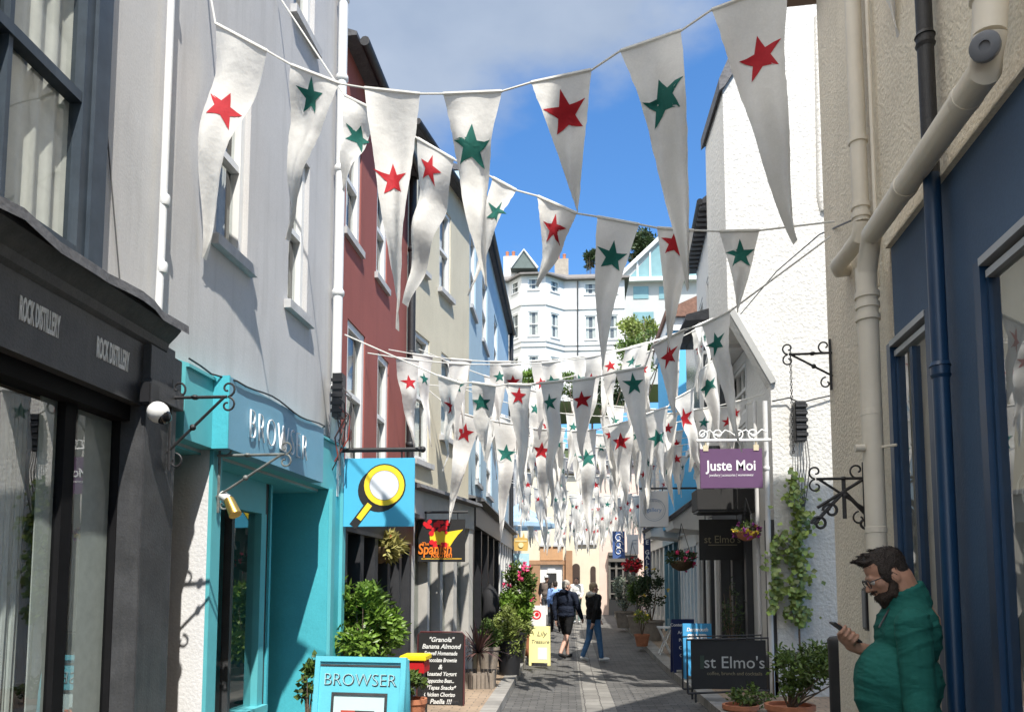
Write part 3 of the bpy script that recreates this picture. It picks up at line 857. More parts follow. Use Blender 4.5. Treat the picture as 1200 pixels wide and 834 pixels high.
tt = MB(); tt.wprism(RB, -5, sb, [(0, ztop), (.03, ztop), (.03, ztop + .012), (0, ztop + .03)]); tt.build('flashing', M_RBC, t)
for (a, b, c, d), dec in ((w1, 0), (w2, 1)):
    fr = MB()
    fr.wbox(RB, b - .045, b + .012, -.09, .03, c, d); fr.wbox(RB, a - .012, a + .055, -.09, .03, c, d)
    fr.wbox(RB, b - .065, b - .045, -.09, .006, c, d - .05); fr.wbox(RB, a + .055, a + .095, -.09, .012, c, d - .05)
    fr.wbox(RB, a + .095, b - .095, -.09, .02, c, c + .09)
    wn = fr.build('window', M_NAVY, t)
    hd = MB(); hd.wbox(RB, a + .055, b - .045, -.09, .034, d - .028, d + .004); hd.wbox(RB, a + .095, b - .065, -.09, .016, d - .085, d - .055)
    hd.build('head_trim', mat('white_trim', (.40, .42, .44), .35, .08), wn)
    hb = MB(); hb.wbox(RB, a + .095, b - .095, -.09, .0, d - .06, d - .04); hb.build('head_groove', M_NAVY, wn)
    g = MB(); g.wsheet(RB, a + .09, b - .06, -.008, c + .05, d - .08); g.build('pane', M_SHOPGLASS, wn)
    bl = MB(); bl.wbox(RB, a + .05, b - .05, -.06, -.04, c, d); bl.build('blind', mat('grey_blind', (.42, .41, .40), .85, .1, 3), wn)
    if not dec:
        sm = (a + b) / 2 + .01
        m_ = MB(); m_.wbox(RB, sm - .025, sm + .01, -.03, .012, c + .09, d - .105); m_.build('mullion', M_NAVY, wn)
        m_ = MB(); m_.wbox(RB, sm + .01, sm + .022, -.03, .008, c + .09, d - .105); m_.build('white_bead', M_WHITE, wn)
    else:
        # coral and white painted swirls on the blind
        q = MB()
        s0 = b - .2
        for k in range(4):
            c0 = RB.P(s0 - .05 * k, -.036, 1.95 + .1 * k)
            q.tube(scroll(c0, RB.u, Vector((0, 0, 1)), .09 - .012 * k, 1.5, 18, k), .004, 5)
        q.tube([RB.P(s0, -.036, 2.0), RB.P(s0 - .1, -.036, 2.3), RB.P(s0 - .08, -.036, 2.8)], .004, 5)
        q.build('swirl_decoration', M_WHITE, wn)
        q = MB()
        pts = [(0, .9), (.05, 1.3), (.03, 1.62), (-.02, 1.72), (-.07, 1.66), (-.1, 1.4), (-.16, 1.5), (-.24, 1.42), (-.3, 1.1), (-.35, .9)]
        q.prism([RB.P(b - .19 + x, -.038, z) for x, z in pts], RB.n * .004); q.build('coral_decoration', mat('coral_paint', (.42, .15, .10), .7, .4, 7), wn)
# navy / black downpipe
s = RB.at(1108, 560, .06)[0]
t = thing('drainpipe', 'tall downpipe painted navy over the shopfront and black above it', 'drainpipe', RB.P(s, .06, 0))
b = MB(); b.tube([RB.P(s, .06, 5.9), RB.P(s, .06, ztop + .02)], .036, 16); b.build('upper_pipe', M_IRON, t, True)
b = MB(); b.tube([RB.P(s, .06, ztop + .02), RB.P(s, .06, .05)], .036, 16); b.build('pipe', M_NAVY, t, True)
for z, m_ in ((RB.at(1090, 35, .06)[1], M_IRON), (RB.at(1112, 425, .06)[1], M_NAVY)):
    b = MB()
    b.tube([RB.P(s, .06, z - .045), RB.P(s, .06, z - .03), RB.P(s, .06, z - .029), RB.P(s, .06, z + .01), RB.P(s, .06, z + .011), RB.P(s, .06, z + .03)], [.037, .045, .04, .04, .046, .037], 16)
    b.build('collar', m_, t, True)
# the big cream waste pipes
oP = .12
sV, zV = RB.at(1015, 318, oP)
zE = RB.at(1146, 62, oP + .05); sE = zE[0]; zE = zE[1]
t = thing('waste_pipe', 'thick cream waste pipe running diagonally across the cream wall with a grey access cap', 'waste pipe', RB.P(sV, oP, 0))
b = MB(); b.tube([RB.P(sE, oP, 5.9), RB.P(sE, oP, zE + .16), RB.P(sE, oP + .01, zE + .06)], .058, 18); b.build('upper_pipe', M_RBP, t, True)
b = MB(); b.tube([RB.P(sE, oP + .01, zE + .06), RB.P(sE + .03, oP + .015, zE - .05), RB.P(sV - .12, oP, zV + .16), RB.P(sV, oP, zV - .02), RB.P(sV, oP, zV - .1)], [.06, .06, .055, .055, .055], 18); b.build('diagonal_pipe', M_RBP, t, True)
b = MB(); b.tube([RB.P(sV, oP, zV + .02), RB.P(sV, oP, zV - .1), RB.P(sV, oP, .1)], [.058, .056, .05], 18); b.build('lower_pipe', M_RBP, t, True)
b = MB()
dd = (RB.P(sV - .12, oP, zV + .16) - RB.P(sE + .03, oP + .015, zE - .05))
for q in (.12, .62):
    b = MB()
    c = RB.P(sE + .03, oP + .015, zE - .05) + dd * q; u_ = dd.normalized()
    b.tube([c - u_ * .022, c - u_ * .02, c + u_ * .02, c + u_ * .022], [.055, .062, .062, .055], 18); b.build('collar', M_RBP, t, True)
for z, k in ((zV - .14, .066), (zV - .2, .064), (zV - .27, .066), (2.55, .056), (1.9, .056)):
    b = MB(); b.tube([RB.P(sV, oP, z - .02), RB.P(sV, oP, z - .015), RB.P(sV, oP, z + .015), RB.P(sV, oP, z + .02)], [.05, k, k, .05], 18); b.build('collar', M_RBP, t, True)
b = MB()
b.tube([RB.P(sE, oP, zE + .2), RB.P(sE, oP, zE + .21), RB.P(sE, oP, zE + .25), RB.P(sE, oP, zE + .26)], [.055, .068, .068, .055], 18)
b.build('collar', M_RBP, t, True)
cdir = (CAM - RB.P(sE, oP, zE + .02)).normalized(); cdir = (Vector((-.5, -.75, -.35))).normalized()
cc = RB.P(sE, oP + .02, zE + .01)
b = MB(); b.lathe(cc + cdir * .03, [(.05, 0), (.05, .045), (.044, .05), (.018, .05), (.0175, .04)], 22, cdir); b.build('access_cap', mat('grey_plastic', (.17, .18, .2), .5, .05), t, True)
b = MB()
for z in (2.35,):
    c = RB.P(sV - .02, oP + .05, z); b.tube([c, c + RB.n * .05], .022, 10); b.tube([RB.P(sV - .1, .03, z), RB.P(sV, oP, z)], .008, 6)
b.build('inspection_stub', M_RBP, t, True)
# second cream pipe, further along, with a stub turning left round the corner
s2, z2 = RB.at(1001, 262, .07)
pp = RB.at(1003, 100, .07)[0]; s2 = pp
ze2 = RB.at(1003, 290, .07)[1]
t = thing('waste_pipe', 'cream waste pipe down the wall corner, ending in an elbow to the left', 'waste pipe', RB.P(s2, .07, ze2))
b = MB(); b.tube([RB.P(s2, .07, 5.9), RB.P(s2, .07, ze2 + .1)], .046, 18); b.build('pipe', M_RBP, t, True)
b = MB()
for z in (ze2 + .14, ze2 + .2, RB.at(1003, 170, .07)[1]):
    b = MB(); b.tube([RB.P(s2, .07, z - .02), RB.P(s2, .07, z - .015), RB.P(s2, .07, z + .015), RB.P(s2, .07, z + .02)], [.045, .055, .055, .045], 18); b.build('collar', M_RBP, t, True)
b = MB(); q_ = RB.P(RB.at(982, 311, .09)[0], .09, RB.at(982, 311, .09)[1])
b.tube([RB.P(s2, .07, ze2 + .1), RB.P(s2 + .02, .075, ze2 + .02), q_ * .5 + RB.P(s2 + .04, .08, ze2) * .5, q_, q_ + RB.u * .05 - RB.n * .02 - Vector((0, 0, .01)), q_ + RB.u * .07 - RB.n * .09], [.046, .05, .05, .05, .05, .045], 16); b.build('elbow', M_RBP, t, True)
b = MB(); b.tube([RB.P(s2 - .13, .03, 5.9), RB.P(s2 - .13, .03, 3.3)], .012, 8)
props(b.build('conduit', M_RBP, None), 'thin cream conduit beside the cream corner pipe', 'conduit')
# small black box fixed to the wall behind the man
s, z = RB.at(1018, 713, .03)
t = thing('letter_box', 'narrow black and grey box fixed on the cream wall behind the man', 'letter box', RB.P(s, 0, z))
b = MB(); b.wbox(RB, s - .07, s + .03, 0.002, .06, z - .13, z + .13); b.build('box', M_BLACK, t, bevel=.008)
b = MB(); b.wbox(RB, s - .05, s + .01, .06, .066, z - .11, z + .11); b.build('flap', mat('grey_plastic', (.17, .18, .2), .5), t)
# hanging bracket with chain near the end of the cream wall
s, z = RB.at(979, 405, .02)
p_ = RB.P(rb_end - .1, .0, z)
tip = at(926, 408, p_.y)
bracket('black iron bracket with a hanging chain, high on the cream wall', p_ + RB.n * .002, RB.n, (p_ - tip).length, .17, M_IRON)
ch = MB(); L_ = (at(926, 408, p_.y) - at(929, 530, p_.y)).length
for k in range(34):
    a = tip + Vector((0, 0, -.012 - k * L_ / 34)); e = a - Vector((0, 0, L_ / 34 * .62)); d = Vector((.007, 0, 0)) if k % 2 else Vector((0, .007, 0))
    ch.tube([a + d, e + d], .0028, 5); ch.tube([a - d, e - d], .0028, 5); ch.tube([a - d, a + d], .0028, 5); ch.tube([e - d, e + d], .0028, 5)
props(ch.build('chain', M_IRON), 'thin chain hanging from the iron bracket on the cream wall', 'chain')
# ornate bracket lower on the cream wall
s, z = RB.at(1011, 560, .02)
p_ = RB.P(s, 0.002, z); tip = at(958, 555, p_.y); L_ = (p_ - tip).length
t = bracket('ornate black iron bracket lower on the cream wall above the ivy', p_, RB.n, L_, .2, M_IRON)
b = MB(); Z = Vector((0, 0, 1)); n_ = RB.n
mid = p_ + n_ * L_ * .45 - Z * .08
b.tube([mid + Z * .09, mid - Z * .17], .012, 6)
for q in (-1, 1):
    b.tube([mid, mid + n_ * .16 * q + Z * .1 * (-q)], .011, 6); b.tube([mid, mid + n_ * .18 * q - Z * .2 + RB.u * .02], .012, 6)
b.tube(scroll(mid + n_ * .15 - Z * .2, n_, Z, .05, 1.2), .009, 6); b.tube(scroll(mid + n_ * .08 - Z * .12, n_, Z, .05, 1.2), .009, 6); b.tube(scroll(mid - n_ * .12 - Z * .2, -n_, -Z, .04, 1.2), .008, 6)
b.build('scrollwork', M_IRON, t, True)
# low black post at the corner
c = gpt(986, 855); c = Vector((at(986, 745, 6.15).x, 6.15, 0))
t = thing('post', 'low round black post at the end of the cream wall', 'post', c)
zt = at(986, 746, 6.15).z
b = MB(); b.lathe(c, [(.10, 0), (.10, zt - .1), (.104, zt - .09), (.104, zt - .02), (.088, zt), (.03, zt + .012)], 18); b.build('shaft', mat('dark_post', (.03, .03, .032), .55, .2), t, True)
# wires across
def wire(nm, lab, pts, r=.006, m=M_IRON, cat='wire'):
    b = MB(); b.tube(pts, r, 6); return props(b.build(nm, m), lab, cat)

# --- white gabled building
GY = 10.8
A_ = lambda x, y: at(x, y, GY)
M_GABLE = mat('white_roughcast', (.60, .59, .56), .9, .07, 1.2, bump=1.0, bscale=20, stain=.22, stain_col=(.46, .45, .42), fine=.04)
M_GREYW = mat('grey_white_wall', (.58, .58, .57), .8, .06, 2, stain=.15)
pL = A_(849, 200); pJ = A_(850, 368); pK = A_(903, 452)
XU, XL = pL.x, pK.x
t = thing('gabled_house', 'tall white roughcast house with a jettied upper floor, on the right', 'building', (XL, GY, 0))
zj0, zj1 = pJ.z, pK.z
ze = A_(846, 100).z; zv = A_(862, 58); zr = ze + 5
f = MB()
f.prism([(XU, GY, zj0), (XL + 5, GY, zj0), (XL + 5, GY, 12.4), (XU + 2.3, GY, 12.4), (XU, GY, ze)], (0, 1.4, 0))
f.box(XL, XL + 5, GY, GY + 1.4, -.2, zj0)
f.prism([(XU, GY, zj0), (XL, GY, zj1), (XL, GY, zj0)], (0, .2, 0))
f.build('wall', M_GABLE, t)
bd = MB(); e_ = Vector((.035, 0, .045)); bd.prism([(XU, GY - .06, zj0 + .02), (XL - .01, GY - .06, zj1 + .02), (XL + .07, GY - .06, zj1 + .05), (XU + .06, GY - .06, zj0 + .09)], (0, .055, 0)); bd.build('bracket_band', mat('pale_band', (.36, .36, .345), .8, .08), t)
vg = MB()
vg.prism([(XU - .06, GY - .07, ze - .12), (XU - .06, GY - .07, ze + .06), (XU + .2, GY - .07, zv.z + .1), (XU + 2.3, GY - .07, 12.6), (XU + 2.3, GY - .07, 12.42), (XU + .02, GY - .07, ze - .05)], (0, 1.55, 0))
vg.build('verge', M_SLATE, t)
vp = MB(); vp.tube([A_(959, 20), A_(962, 230) + Vector((.0, 0, 0)), A_(966, 247)], .06, 10); vp.build('raised_band', M_GABLE, t, True)
GU = Wall(XU, GY, .07, -1)
guL = GU.at(816, 320)[0]
zeG = GU.at(850, 172)[1]
uh = [(1.9, 2.6, 5.6, 6.9), (3.2, 3.9, 5.6, 6.9)]
f = MB(); facade(f, GU, 1.42, guL, zj0, zeG, uh, .08, core=4.5)
f.build('upper_wall', M_GREYW, t)
for r_ in uh: sash(t, GU, r_, M_WHITE, o=-.04, fw=.05)
rf = MB(); rf.wprism(GU, 1.41, guL + .1, [(.16, zeG - .03), (.16, zeG + .05), (-4, zeG + 3.2), (-4, zeG + 3.0), (-.1, zeG - .03)])
for k in range(14):
    s = 1.45 + k * .19; rf.wbox(GU, s, s + .1, -.02, .2, zeG - .09, zeG - .03)
rf.build('roof', M_SLATE, t)
gu = MB(); gu.tube([GU.P(1.42, .2, zeG), GU.P(guL + .1, .2, zeG)], .055, 10); gu.build('gutter', M_IRON, t, True)
e1 = GU.P(guL, 0, 0)
jt = MB(); jt.hexa([(XU, GY + 1.4, zj0 - .06), (XL, GY + 1.4, zj0 - .06), (XL, e1.y, zj0 - .06), (e1.x, e1.y, zj0 - .06), (XU, GY + 1.4, zj0 + .001), (XL, GY + 1.4, zj0 + .001), (XL, e1.y, zj0 + .001), (e1.x, e1.y, zj0 + .001)]); jt.build('jetty_soffit', M_GREYW, t)
GL = Wall(XL, GY, .0, -1)
glL = 5.2
lh = [(1.55, 2.6, 3.15, 4.2), (3.0, 4.2, 3.15, 4.2), (1.5, 2.7, 4.35, zj0 - .25), (3.0, 4.2, 4.35, zj0 - .25)]
f = MB(); facade(f, GL, 1.42, glL, 2.9, zj0 - .07, lh, .1, core=4); f.build('lower_wall', M_GREYW, t)
for r_ in lh: sash(t, GL, r_, M_WHITE, o=-.05, bars=2)
sh = MB()
sh.wbox(GL, 1.42, glL, -.1, .12, 2.5, 2.9)
for s in (.02, 1.3, 2.3, 3.3, 4.3, 5.05): sh.wbox(GL, s, s + .14, -.15, .1, -.2, 2.5)
sh.wbox(GL, .02, glL, -.12, .05, -.2, .6); sh.build('shopfront', M_DKSHOP, t)
g = MB(); g.wbox(GL, 1.45, glL, -.06, -.05, .6, 2.5); g.build('shop_window', M_GLASS, t)
ins = MB(); ins.wbox(GL, 1.4, glL, -4, -.7, -.2, 2.9); ins.build('shop_interior', M_DARKIN, t)
# corner pipes on the gable's lower edge
for x0, x1, r, lab in ((896, 897, .036, 'pale drainpipe on the corner of the white house, nearer one'), (884, 886, .028, 'white drainpipe on the white house behind the flower basket')):
    a = at(x0, 470, GY + (.3 if x0 < 890 else -.06)); b_ = at(x1, 780, GY + (.3 if x0 < 890 else -.06))
    pipe('drainpipe', lab, 'drainpipe', [a, Vector((a.x, a.y, 0.1))], r, M_GREYW, [((a.x, a.y, z), (0, 0, 1)) for z in (2, 3.2)])

# cable box on gable
c = at(938, 492, GY - .08)
t = thing('junction_box', 'black cable junction box hanging on the white gable wall', 'junction box', c)
b = MB(); b.box(c.x - .08, c.x + .07, c.y - .05, c.y + .07, c.z - .3, c.z + .26)
for k in range(5): b.box(c.x - .085, c.x + .085, c.y - .07, c.y - .05, c.z - .24 + k * .1, c.z - .18 + k * .1)
b.build('box', M_IRON, t, bevel=.01)
for k in range(5):
    b = MB(); b.tube([c + Vector((-.05 + k * .03, -.03, -.28)), c + Vector((-.06 + k * .04, -.03, -.6)), c + Vector((-.1 + k * .04, -.02, -.95)), c + Vector((-.02 + k * .01, 0, -1.2))], .007, 5); b.build('cable', mat('grey_cable', (.12, .12, .12), .7), t, True)
wire('cable', 'thin grey cable looped across the white gable at the junction box', [at(905, 470, GY - .04), at(925, 466, GY - .06), at(938, 472, GY - .1), at(952, 468, GY - .06), at(980, 462, GY - .04)], .01)
wire('cable', 'dark wire rising from the jetty to the cream wall elbow', [at(868, 368, 9.5), at(910, 318, 7.6), at(960, 275, 6.2), at(1001, 257, RB.P(pp, .1, 0).y)], .006)

# --- bright blue house
BY = 16.6
t = thing('terraced_house', 'bright sky blue house with a terracotta roof, on the right beyond the white house', 'building', at(800, 700, BY))
M_SKYB = mat('sky_blue_render', lin(96, 180, 226), .85, .05, 2, stain=.1, stain_col=lin(80, 160, 210))
xl = at(789, 500, BY).x; ztb = at(795, 372, BY).z
f = MB(); f.box(xl, 7, BY, BY + 2.6, 2.9, ztb); f.box(xl + .55, 7, BY + .0, BY + 2.6, -.2, 2.9); f.build('wall', M_SKYB, t)
rf = MB(); rf.prism([(xl - .15, BY - .15, ztb - .02), (xl - .15, BY - .15, ztb + .12), (xl + 2.5, BY - .15, ztb + 1.3), (xl + 5, BY - .15, ztb), (xl + 5, BY - .15, ztb - .02)], (0, 2.9, 0)); rf.build('roof', mat('brown_tiles', (.19, .10, .07), .8, .3, 15, bump=.4, bscale=20), t)
bo = MB(); bo.box(xl - .1, xl + .0, BY - .13, BY + 2.6, ztb - .3, ztb - .02); bo.box(xl, xl + 2, BY - .05, BY - .001, ztb - .3, ztb - .02); bo.build('barge_board', M_WHITE, t)
BW = Wall(xl, BY, 0, -1)
for r_ in ((.9, 1.7, 4.2, 5.6),):
    sash(t, BW, r_, M_WHITE, o=.06)

# --- pale shopfronts along the right pavement
def rshop(label, s0, s1, y0, m, zf, ztop_, X=None, pil=5, awn=None, mf=None):
    W_ = Wall(X or XL, y0, 0, -1)
    t = thing('shop_unit', label, 'shop', W_.P((s0 + s1) / 2, 0, 0))
    f = MB(); f.wbox(W_, s0, s1, -3.5, -.22, -.2, ztop_); f.wbox(W_, s0, s1, -.22, .0, zf + .35, ztop_); f.build('wall', mf or m, t)
    sh = MB(); sh.wbox(W_, s0, s1, -.2, .1, zf, zf + .348); sh.wbox(W_, s0, s1, -.1, .2, zf + .30, zf + .36)
    for k in range(pil):
        s = s0 + (s1 - s0 - .16) * k / (pil - 1); sh.wbox(W_, s, s + .16, -.2, .07, -.2, zf)
    sh.wbox(W_, s0, s1, -.18, .03, -.2, .65); sh.build('shopfront', m, t)
    g = MB(); g.wbox(W_, s0, s1, -.1, -.09, .65, zf); g.build('shop_window', M_GLASS, t)
    return t, W_
M_PALESH = mat('pale_shop_paint', (.62, .62, .60), .5, .06, 5, stain=.1)
M_TEALSH = mat('teal_shop_paint', lin(96, 140, 160), .5, .08, 5)
rshop('pale grey pillared shopfront past the hanging black signs', 0, 2.0, 14.7, M_PALESH, 2.5, 3.7, pil=5)
rshop('white pillared shopfront under the small pediment, right side', 2.02, 4.6, 14.7, M_WHITE, 2.45, 3.3, pil=6)
rshop('teal blue shopfront farther along the right side', 0, 3.0, 19.5, M_TEALSH, 2.7, 6.2, pil=4, mf=M_GREYW)
rshop('pale corner shop at the far end of the right side', 3.02, 8, 19.5, M_PALESH, 2.7, 6.4, pil=6, mf=mat('stone_wall', (.42, .39, .35), .85, .1))
# small pediment hoods
for lab, x0, x1, y0, y1, Yh in (('grey slate hood with a white soffit over the near pale shop', 783, 822, 566, 606, 15.2), ('small grey slate hood over the farther pale shop', 758, 800, 590, 618, 18.6)):
    a = at(x0, y1, Yh); b_ = at(x1, y0, Yh); q = at(x1, y1, Yh)
    t = thing('shop_hood', lab, 'hood', q)
    m_ = MB(); m_.prism([(a.x, Yh, a.z), (XL + .02, Yh, b_.z), (XL + .02, Yh, b_.z - .08), (a.x + .06, Yh, a.z - .06)], (0, 1.3, 0)); m_.build('roof', M_SLATE, t)
    m_ = MB(); m_.prism([(a.x + .08, Yh + .05, a.z - .05), (XL, Yh + .05, b_.z - .12), (XL, Yh + .05, a.z - .28), (a.x + .12, Yh + .05, a.z - .2)], (0, 1.2, 0)); m_.build('fascia', M_PALESH, t)
# oriel with dark hood
Yo = 13.2
a = at(818, 378, Yo); b_ = at(845, 520, Yo)
t = thing('bay_window', 'white oriel bay window with a dark lead hood, under the jetty of the white house', 'bay window', a)
m_ = MB(); m_.box(a.x, XL + .02, Yo, Yo + .06, b_.z, a.z)
m2 = MB()
for x in (a.x, (a.x + XL) / 2 - .1, XL - .3):
    m2.box(x, x + .07, Yo - .03, Yo, b_.z, a.z)
for k in range(5): m2.box(a.x, XL, Yo - .026, Yo - .001, b_.z + (a.z - b_.z) * k / 4 - .03, b_.z + (a.z - b_.z) * k / 4 + .03)
m2.box(a.x - .04, a.x - .001, Yo - .03, Yo + 1.4, b_.z, b_.z + .1)
m_.box(a.x, a.x + .05, Yo + .06, Yo + 1.4, b_.z, a.z); m_.box(a.x + .05, XL, Yo + .06, Yo + 1.4, b_.z, b_.z + .05)
m_.build('pane', mat('dull_pane', (.10, .11, .12), .12, .2, 3), t); m2.build('frame', M_WHITE, t)
m_ = MB(); m_.prism([(a.x - .25, Yo - .15, a.z), (a.x - .22, Yo - .15, a.z + .1), (XL, Yo - .15, a.z + .3), (XL, Yo - .15, a.z)], (0, 1.7, 0)); m_.build('hood', M_SLATE, t)

# ================================================================== END OF THE STREET
EY = 31.0
E = lambda x, y: at(x, y, EY)
EW = Wall(0, EY, 0, 1)
class EndWall(Wall):
    def __init__(self):
        self.o = Vector((0, EY, 0)); self.u = Vector((1, 0, 0)); self.n = Vector((0, -1, 0))
EW = EndWall()
def erect(x0, y0, x1, y1): return EW.rect(x0, y0, x1, y1)
M_TAN = mat('tan_render', lin(190, 148, 108), .85, .1, 2, stain=.15); M_BRN = mat('brown_render', lin(160, 124, 94), .85, .15, 2)
M_IVORY = mat('ivory_render', lin(214, 204, 180), .85, .07, 2, stain=.1); M_PINK = mat('pink_stone', lin(214, 190, 176), .85, .08, 2)
# tan house
t = thing('end_house', 'tan rendered house with a white door closing the end of the street', 'building', E(645, 720))
s0, s1 = erect(606, 500, 662, 500)[:2]
hs = [erect(634, 612, 644, 638), erect(650, 612, 659, 638), erect(633, 661, 660, 745)]
f = MB(); facade(f, EW, s0, s1, -.2, 6.3, hs, .25, core=5); f.build('wall', M_IVORY, t)
f = MB(); f.wbox(EW, hs[2][0], hs[2][1], .002, .04, E(645, 656).z, E(645, 640.5).z); f.build('tan_panel', M_TAN, t)
f = MB(); f.wbox(EW, s0, hs[2][0], 0, .05, -.2, E(680, 656).z); f.wbox(EW, hs[2][1], s1, 0, .05, -.2, E(680, 656).z); f.wbox(EW, s0, s1, 0, .07, E(680, 661).z, E(680, 657).z); f.build('brown_surround', M_BRN, t)
for r_ in hs[:2]: sash(t, EW, r_, M_WHITE, o=-.05, sill=.1, fw=.09)
d = MB(); a, b_, c, e = hs[2]; d.wbox(EW, a, b_, -.24, -.06, c, e); d.wbox(EW, a + .3, b_ - .3, -.06, -.03, c, e - .1); d.build('door', M_WHITE, t)
d = MB(); d.wbox(EW, (a + b_) / 2 - .2, (a + b_) / 2 + .2, -.03, -.02, c + 1.3, e - .35); d.build('door_pane', M_DARKIN, t)
rf = MB(); rf.wprism(EW, s0, s1, [(.2, 6.28), (.2, 6.38), (-4, 7.6), (-4, 7.4), (-.1, 6.28)]); rf.build('roof', M_SLATE, t)
# ivory house
t = thing('end_house', 'ivory rendered house with arched dark doorways at the end of the street', 'building', E(685, 720))
s0, s1 = erect(662, 500, 701, 500)[:2]
hs = [erect(676, 608, 686, 636), erect(690, 608, 698, 636)]
f = MB(); facade(f, EW, s0 + .003, s1, -.2, 6.1, hs, .15, core=5); f.build('wall', M_IVORY, t)
for r_ in hs: sash(t, EW, r_, M_WHITE, o=-.05, sill=.1, fw=.09)
f = MB(); f.wbox(EW, s0 + .003, E(671, 700).x, 0.002, .2, -.2, E(680, 645).z); f.build('brown_pier', M_BRN, t)
for x0, x1, y0 in ((670.5, 679.5, 660), (692, 698, 663)):
    a, b_ = E(x0, y0).x, E(x1, y0).x; r = (b_ - a) / 2; zc = E(x0, y0).z - r
    pts = [(a, EY - .05, 0), (b_, EY - .05, 0)] + [((a + b_) / 2 + r * math.cos(q), EY - .05, zc + r * math.sin(q)) for q in [math.pi * k / 10 for k in range(11)]]
    d = MB(); d.prism(pts, (0, .045, 0)); d.build('arched_door', mat('dark_oak', (.05, .03, .02), .6, .2), t)
rf = MB(); rf.wprism(EW, s0, s1, [(.2, 6.08), (.2, 6.18), (-4, 7.4), (-4, 7.2), (-.1, 6.08)]); rf.build('roof', M_SLATE, t)
# dark shop
t = thing('end_house', 'pink stone house with a dark paned shopfront at the end of the street', 'building', E(720, 720))
s0, s1 = erect(701, 500, 790, 500)[:2]
f = MB(); facade(f, EW, s0 + .003, s1, -.2, 6.4, [], .15, core=5); f.build('wall', M_PINK, t)
a = E(706, 0).x; b_ = E(738, 0).x; zt = E(680, 648).z
f = MB(); f.wbox(EW, a, b_, 0.002, .15, -.2, 1.0); f.wbox(EW, a, b_, .002, .25, zt - .35, zt); f.wbox(EW, a, b_, .002, .32, zt - .1, zt + .03)
for k in range(5): x = a + (b_ - a - .08) * k / 4; f.wbox(EW, x, x + .08, .002, .16, 1.0, zt - .35)
for k in range(3): z = 1.0 + (zt - 1.35) * (k + .5) / 3; f.wbox(EW, a, b_, .002, .13, z - .03, z + .03)
f.build('shopfront', mat('brown_grey_shopfront', (.13, .12, .105), .5, .1), t)
g = MB(); g.wbox(EW, a, b_, .003, .06, 1.0, zt - .35); g.build('shop_window', mat('dark_pane', (.012, .013, .014), .1), t)
rf = MB(); rf.wprism(EW, s0, s1, [(.2, 6.38), (.2, 6.48), (-4, 7.6), (-4, 7.4), (-.1, 6.38)]); rf.build('roof', M_SLATE, t)

# ================================================================== THE HILL
hm = MB(); nx, ny = 40, 24
def hz(x, y):
    k = min(1, max(0, (y - 37) / 24)); k = k * k * (3 - 2 * k)
    return .4 + k * 12 + max(0, y - 62) * .12 + noise.noise(Vector((x * .08, y * .08, 0))) * 1.2 * k
for j in range(ny + 1):
    for i in range(nx + 1):
        x = -70 + 140 * i / nx; y = 37 + 120 * j / ny
        hm.v.append(Vector((x, y, hz(x, y))))
for j in range(ny):
    for i in range(nx):
        k = j * (nx + 1) + i; hm.f.append([k, k + 1, k + nx + 2, k + nx + 1]); hm.mi.append(0)
o = hm.build('hill', mat('hill_scrub', (.05, .07, .025), .95, .4, .8, bump=.6, bscale=3), None, True); o['kind'] = 'structure'
HY = 62.0
H = lambda x, y: at(x, y, HY)
class FrontWall(Wall):
    def __init__(self, a, b):
        self.o = Vector((a[0], a[1], 0)); self.u = (Vector((b[0], b[1], 0)) - self.o).normalized(); self.n = Vector((self.u.y, -self.u.x, 0)); self.L = (Vector((b[0], b[1], 0)) - self.o).length
t = thing('hillside_villa', 'large white villa with canted bay and grey slate roof up on the hillside', 'building', H(660, 450))
M_VILLA = mat('villa_white', (.58, .58, .57), .7, .03, 1)
xa, xb, xc, xd, xe = H(596, 350).x, H(612, 350).x, H(640, 350).x, H(661, 350).x, H(732, 350).x
x_0 = H(540, 350).x
bay = 1.3
segs = [((x_0, HY), (xa, HY)), ((xa, HY), (xb, HY - bay)), ((xb, HY - bay), (xc, HY - bay)), ((xc, HY - bay), (xd, HY)), ((xd, HY), (xe, HY))]
zt = H(660, 329).z; zbs = H(660, 470).z
rows = [(H(660, 346).z, H(660, 332).z), (H(660, 399).z, H(660, 370).z), (H(660, 448).z, H(660, 421).z)]
f = MB()
allw = []
for k, (a, b_) in enumerate(segs):
    W_ = FrontWall(a, b_); L_ = W_.L
    hs = []
    if k in (1, 2, 3): hs = [(L_ / 2 - .45, L_ / 2 + .45, r0, r1) for r0, r1 in rows]
    if k == 4:
        for xx in (692, 717): sx = H(xx, 350).x - xd; hs += [(sx - .5, sx + .5, r0, r1) for r0, r1 in rows]
    facade(f, W_, 0, L_, zbs, zt, hs, .15, core=0)
    for h in hs: allw.append((W_, h))
    for z in (H(660, 362).z, H(660, 404).z, H(660, 410).z): f.wbox(W_, 0, L_, .002, .08, z - .09, z + .09)
f.box(x_0, xe, HY + .3, HY + 9, zbs, zt)
f.prism([(xa + .4, HY + .3, zbs), (xb + .2, HY - bay + .35, zbs), (xc - .2, HY - bay + .35, zbs), (xd - .4, HY + .3, zbs)], (0, 0, zt - zbs))
f.build('wall', M_VILLA, t)
for W_, h in allw: sash(t, W_, h, M_WHITE, o=-.08, sill=.06, fw=.1, curtain=True, back=mat('grey_backing', (.16, .165, .17), .8))
rf = MB()
rz = H(660, 308).z
base = [(x_0, HY - .4), (xa, HY - .4), (xb - .1, HY - bay - .4), (xc + .1, HY - bay - .4), (xd + .2, HY - .4), (xe + .4, HY - .4), (xe + .4, HY + 9.4), (x_0, HY + 9.4)]
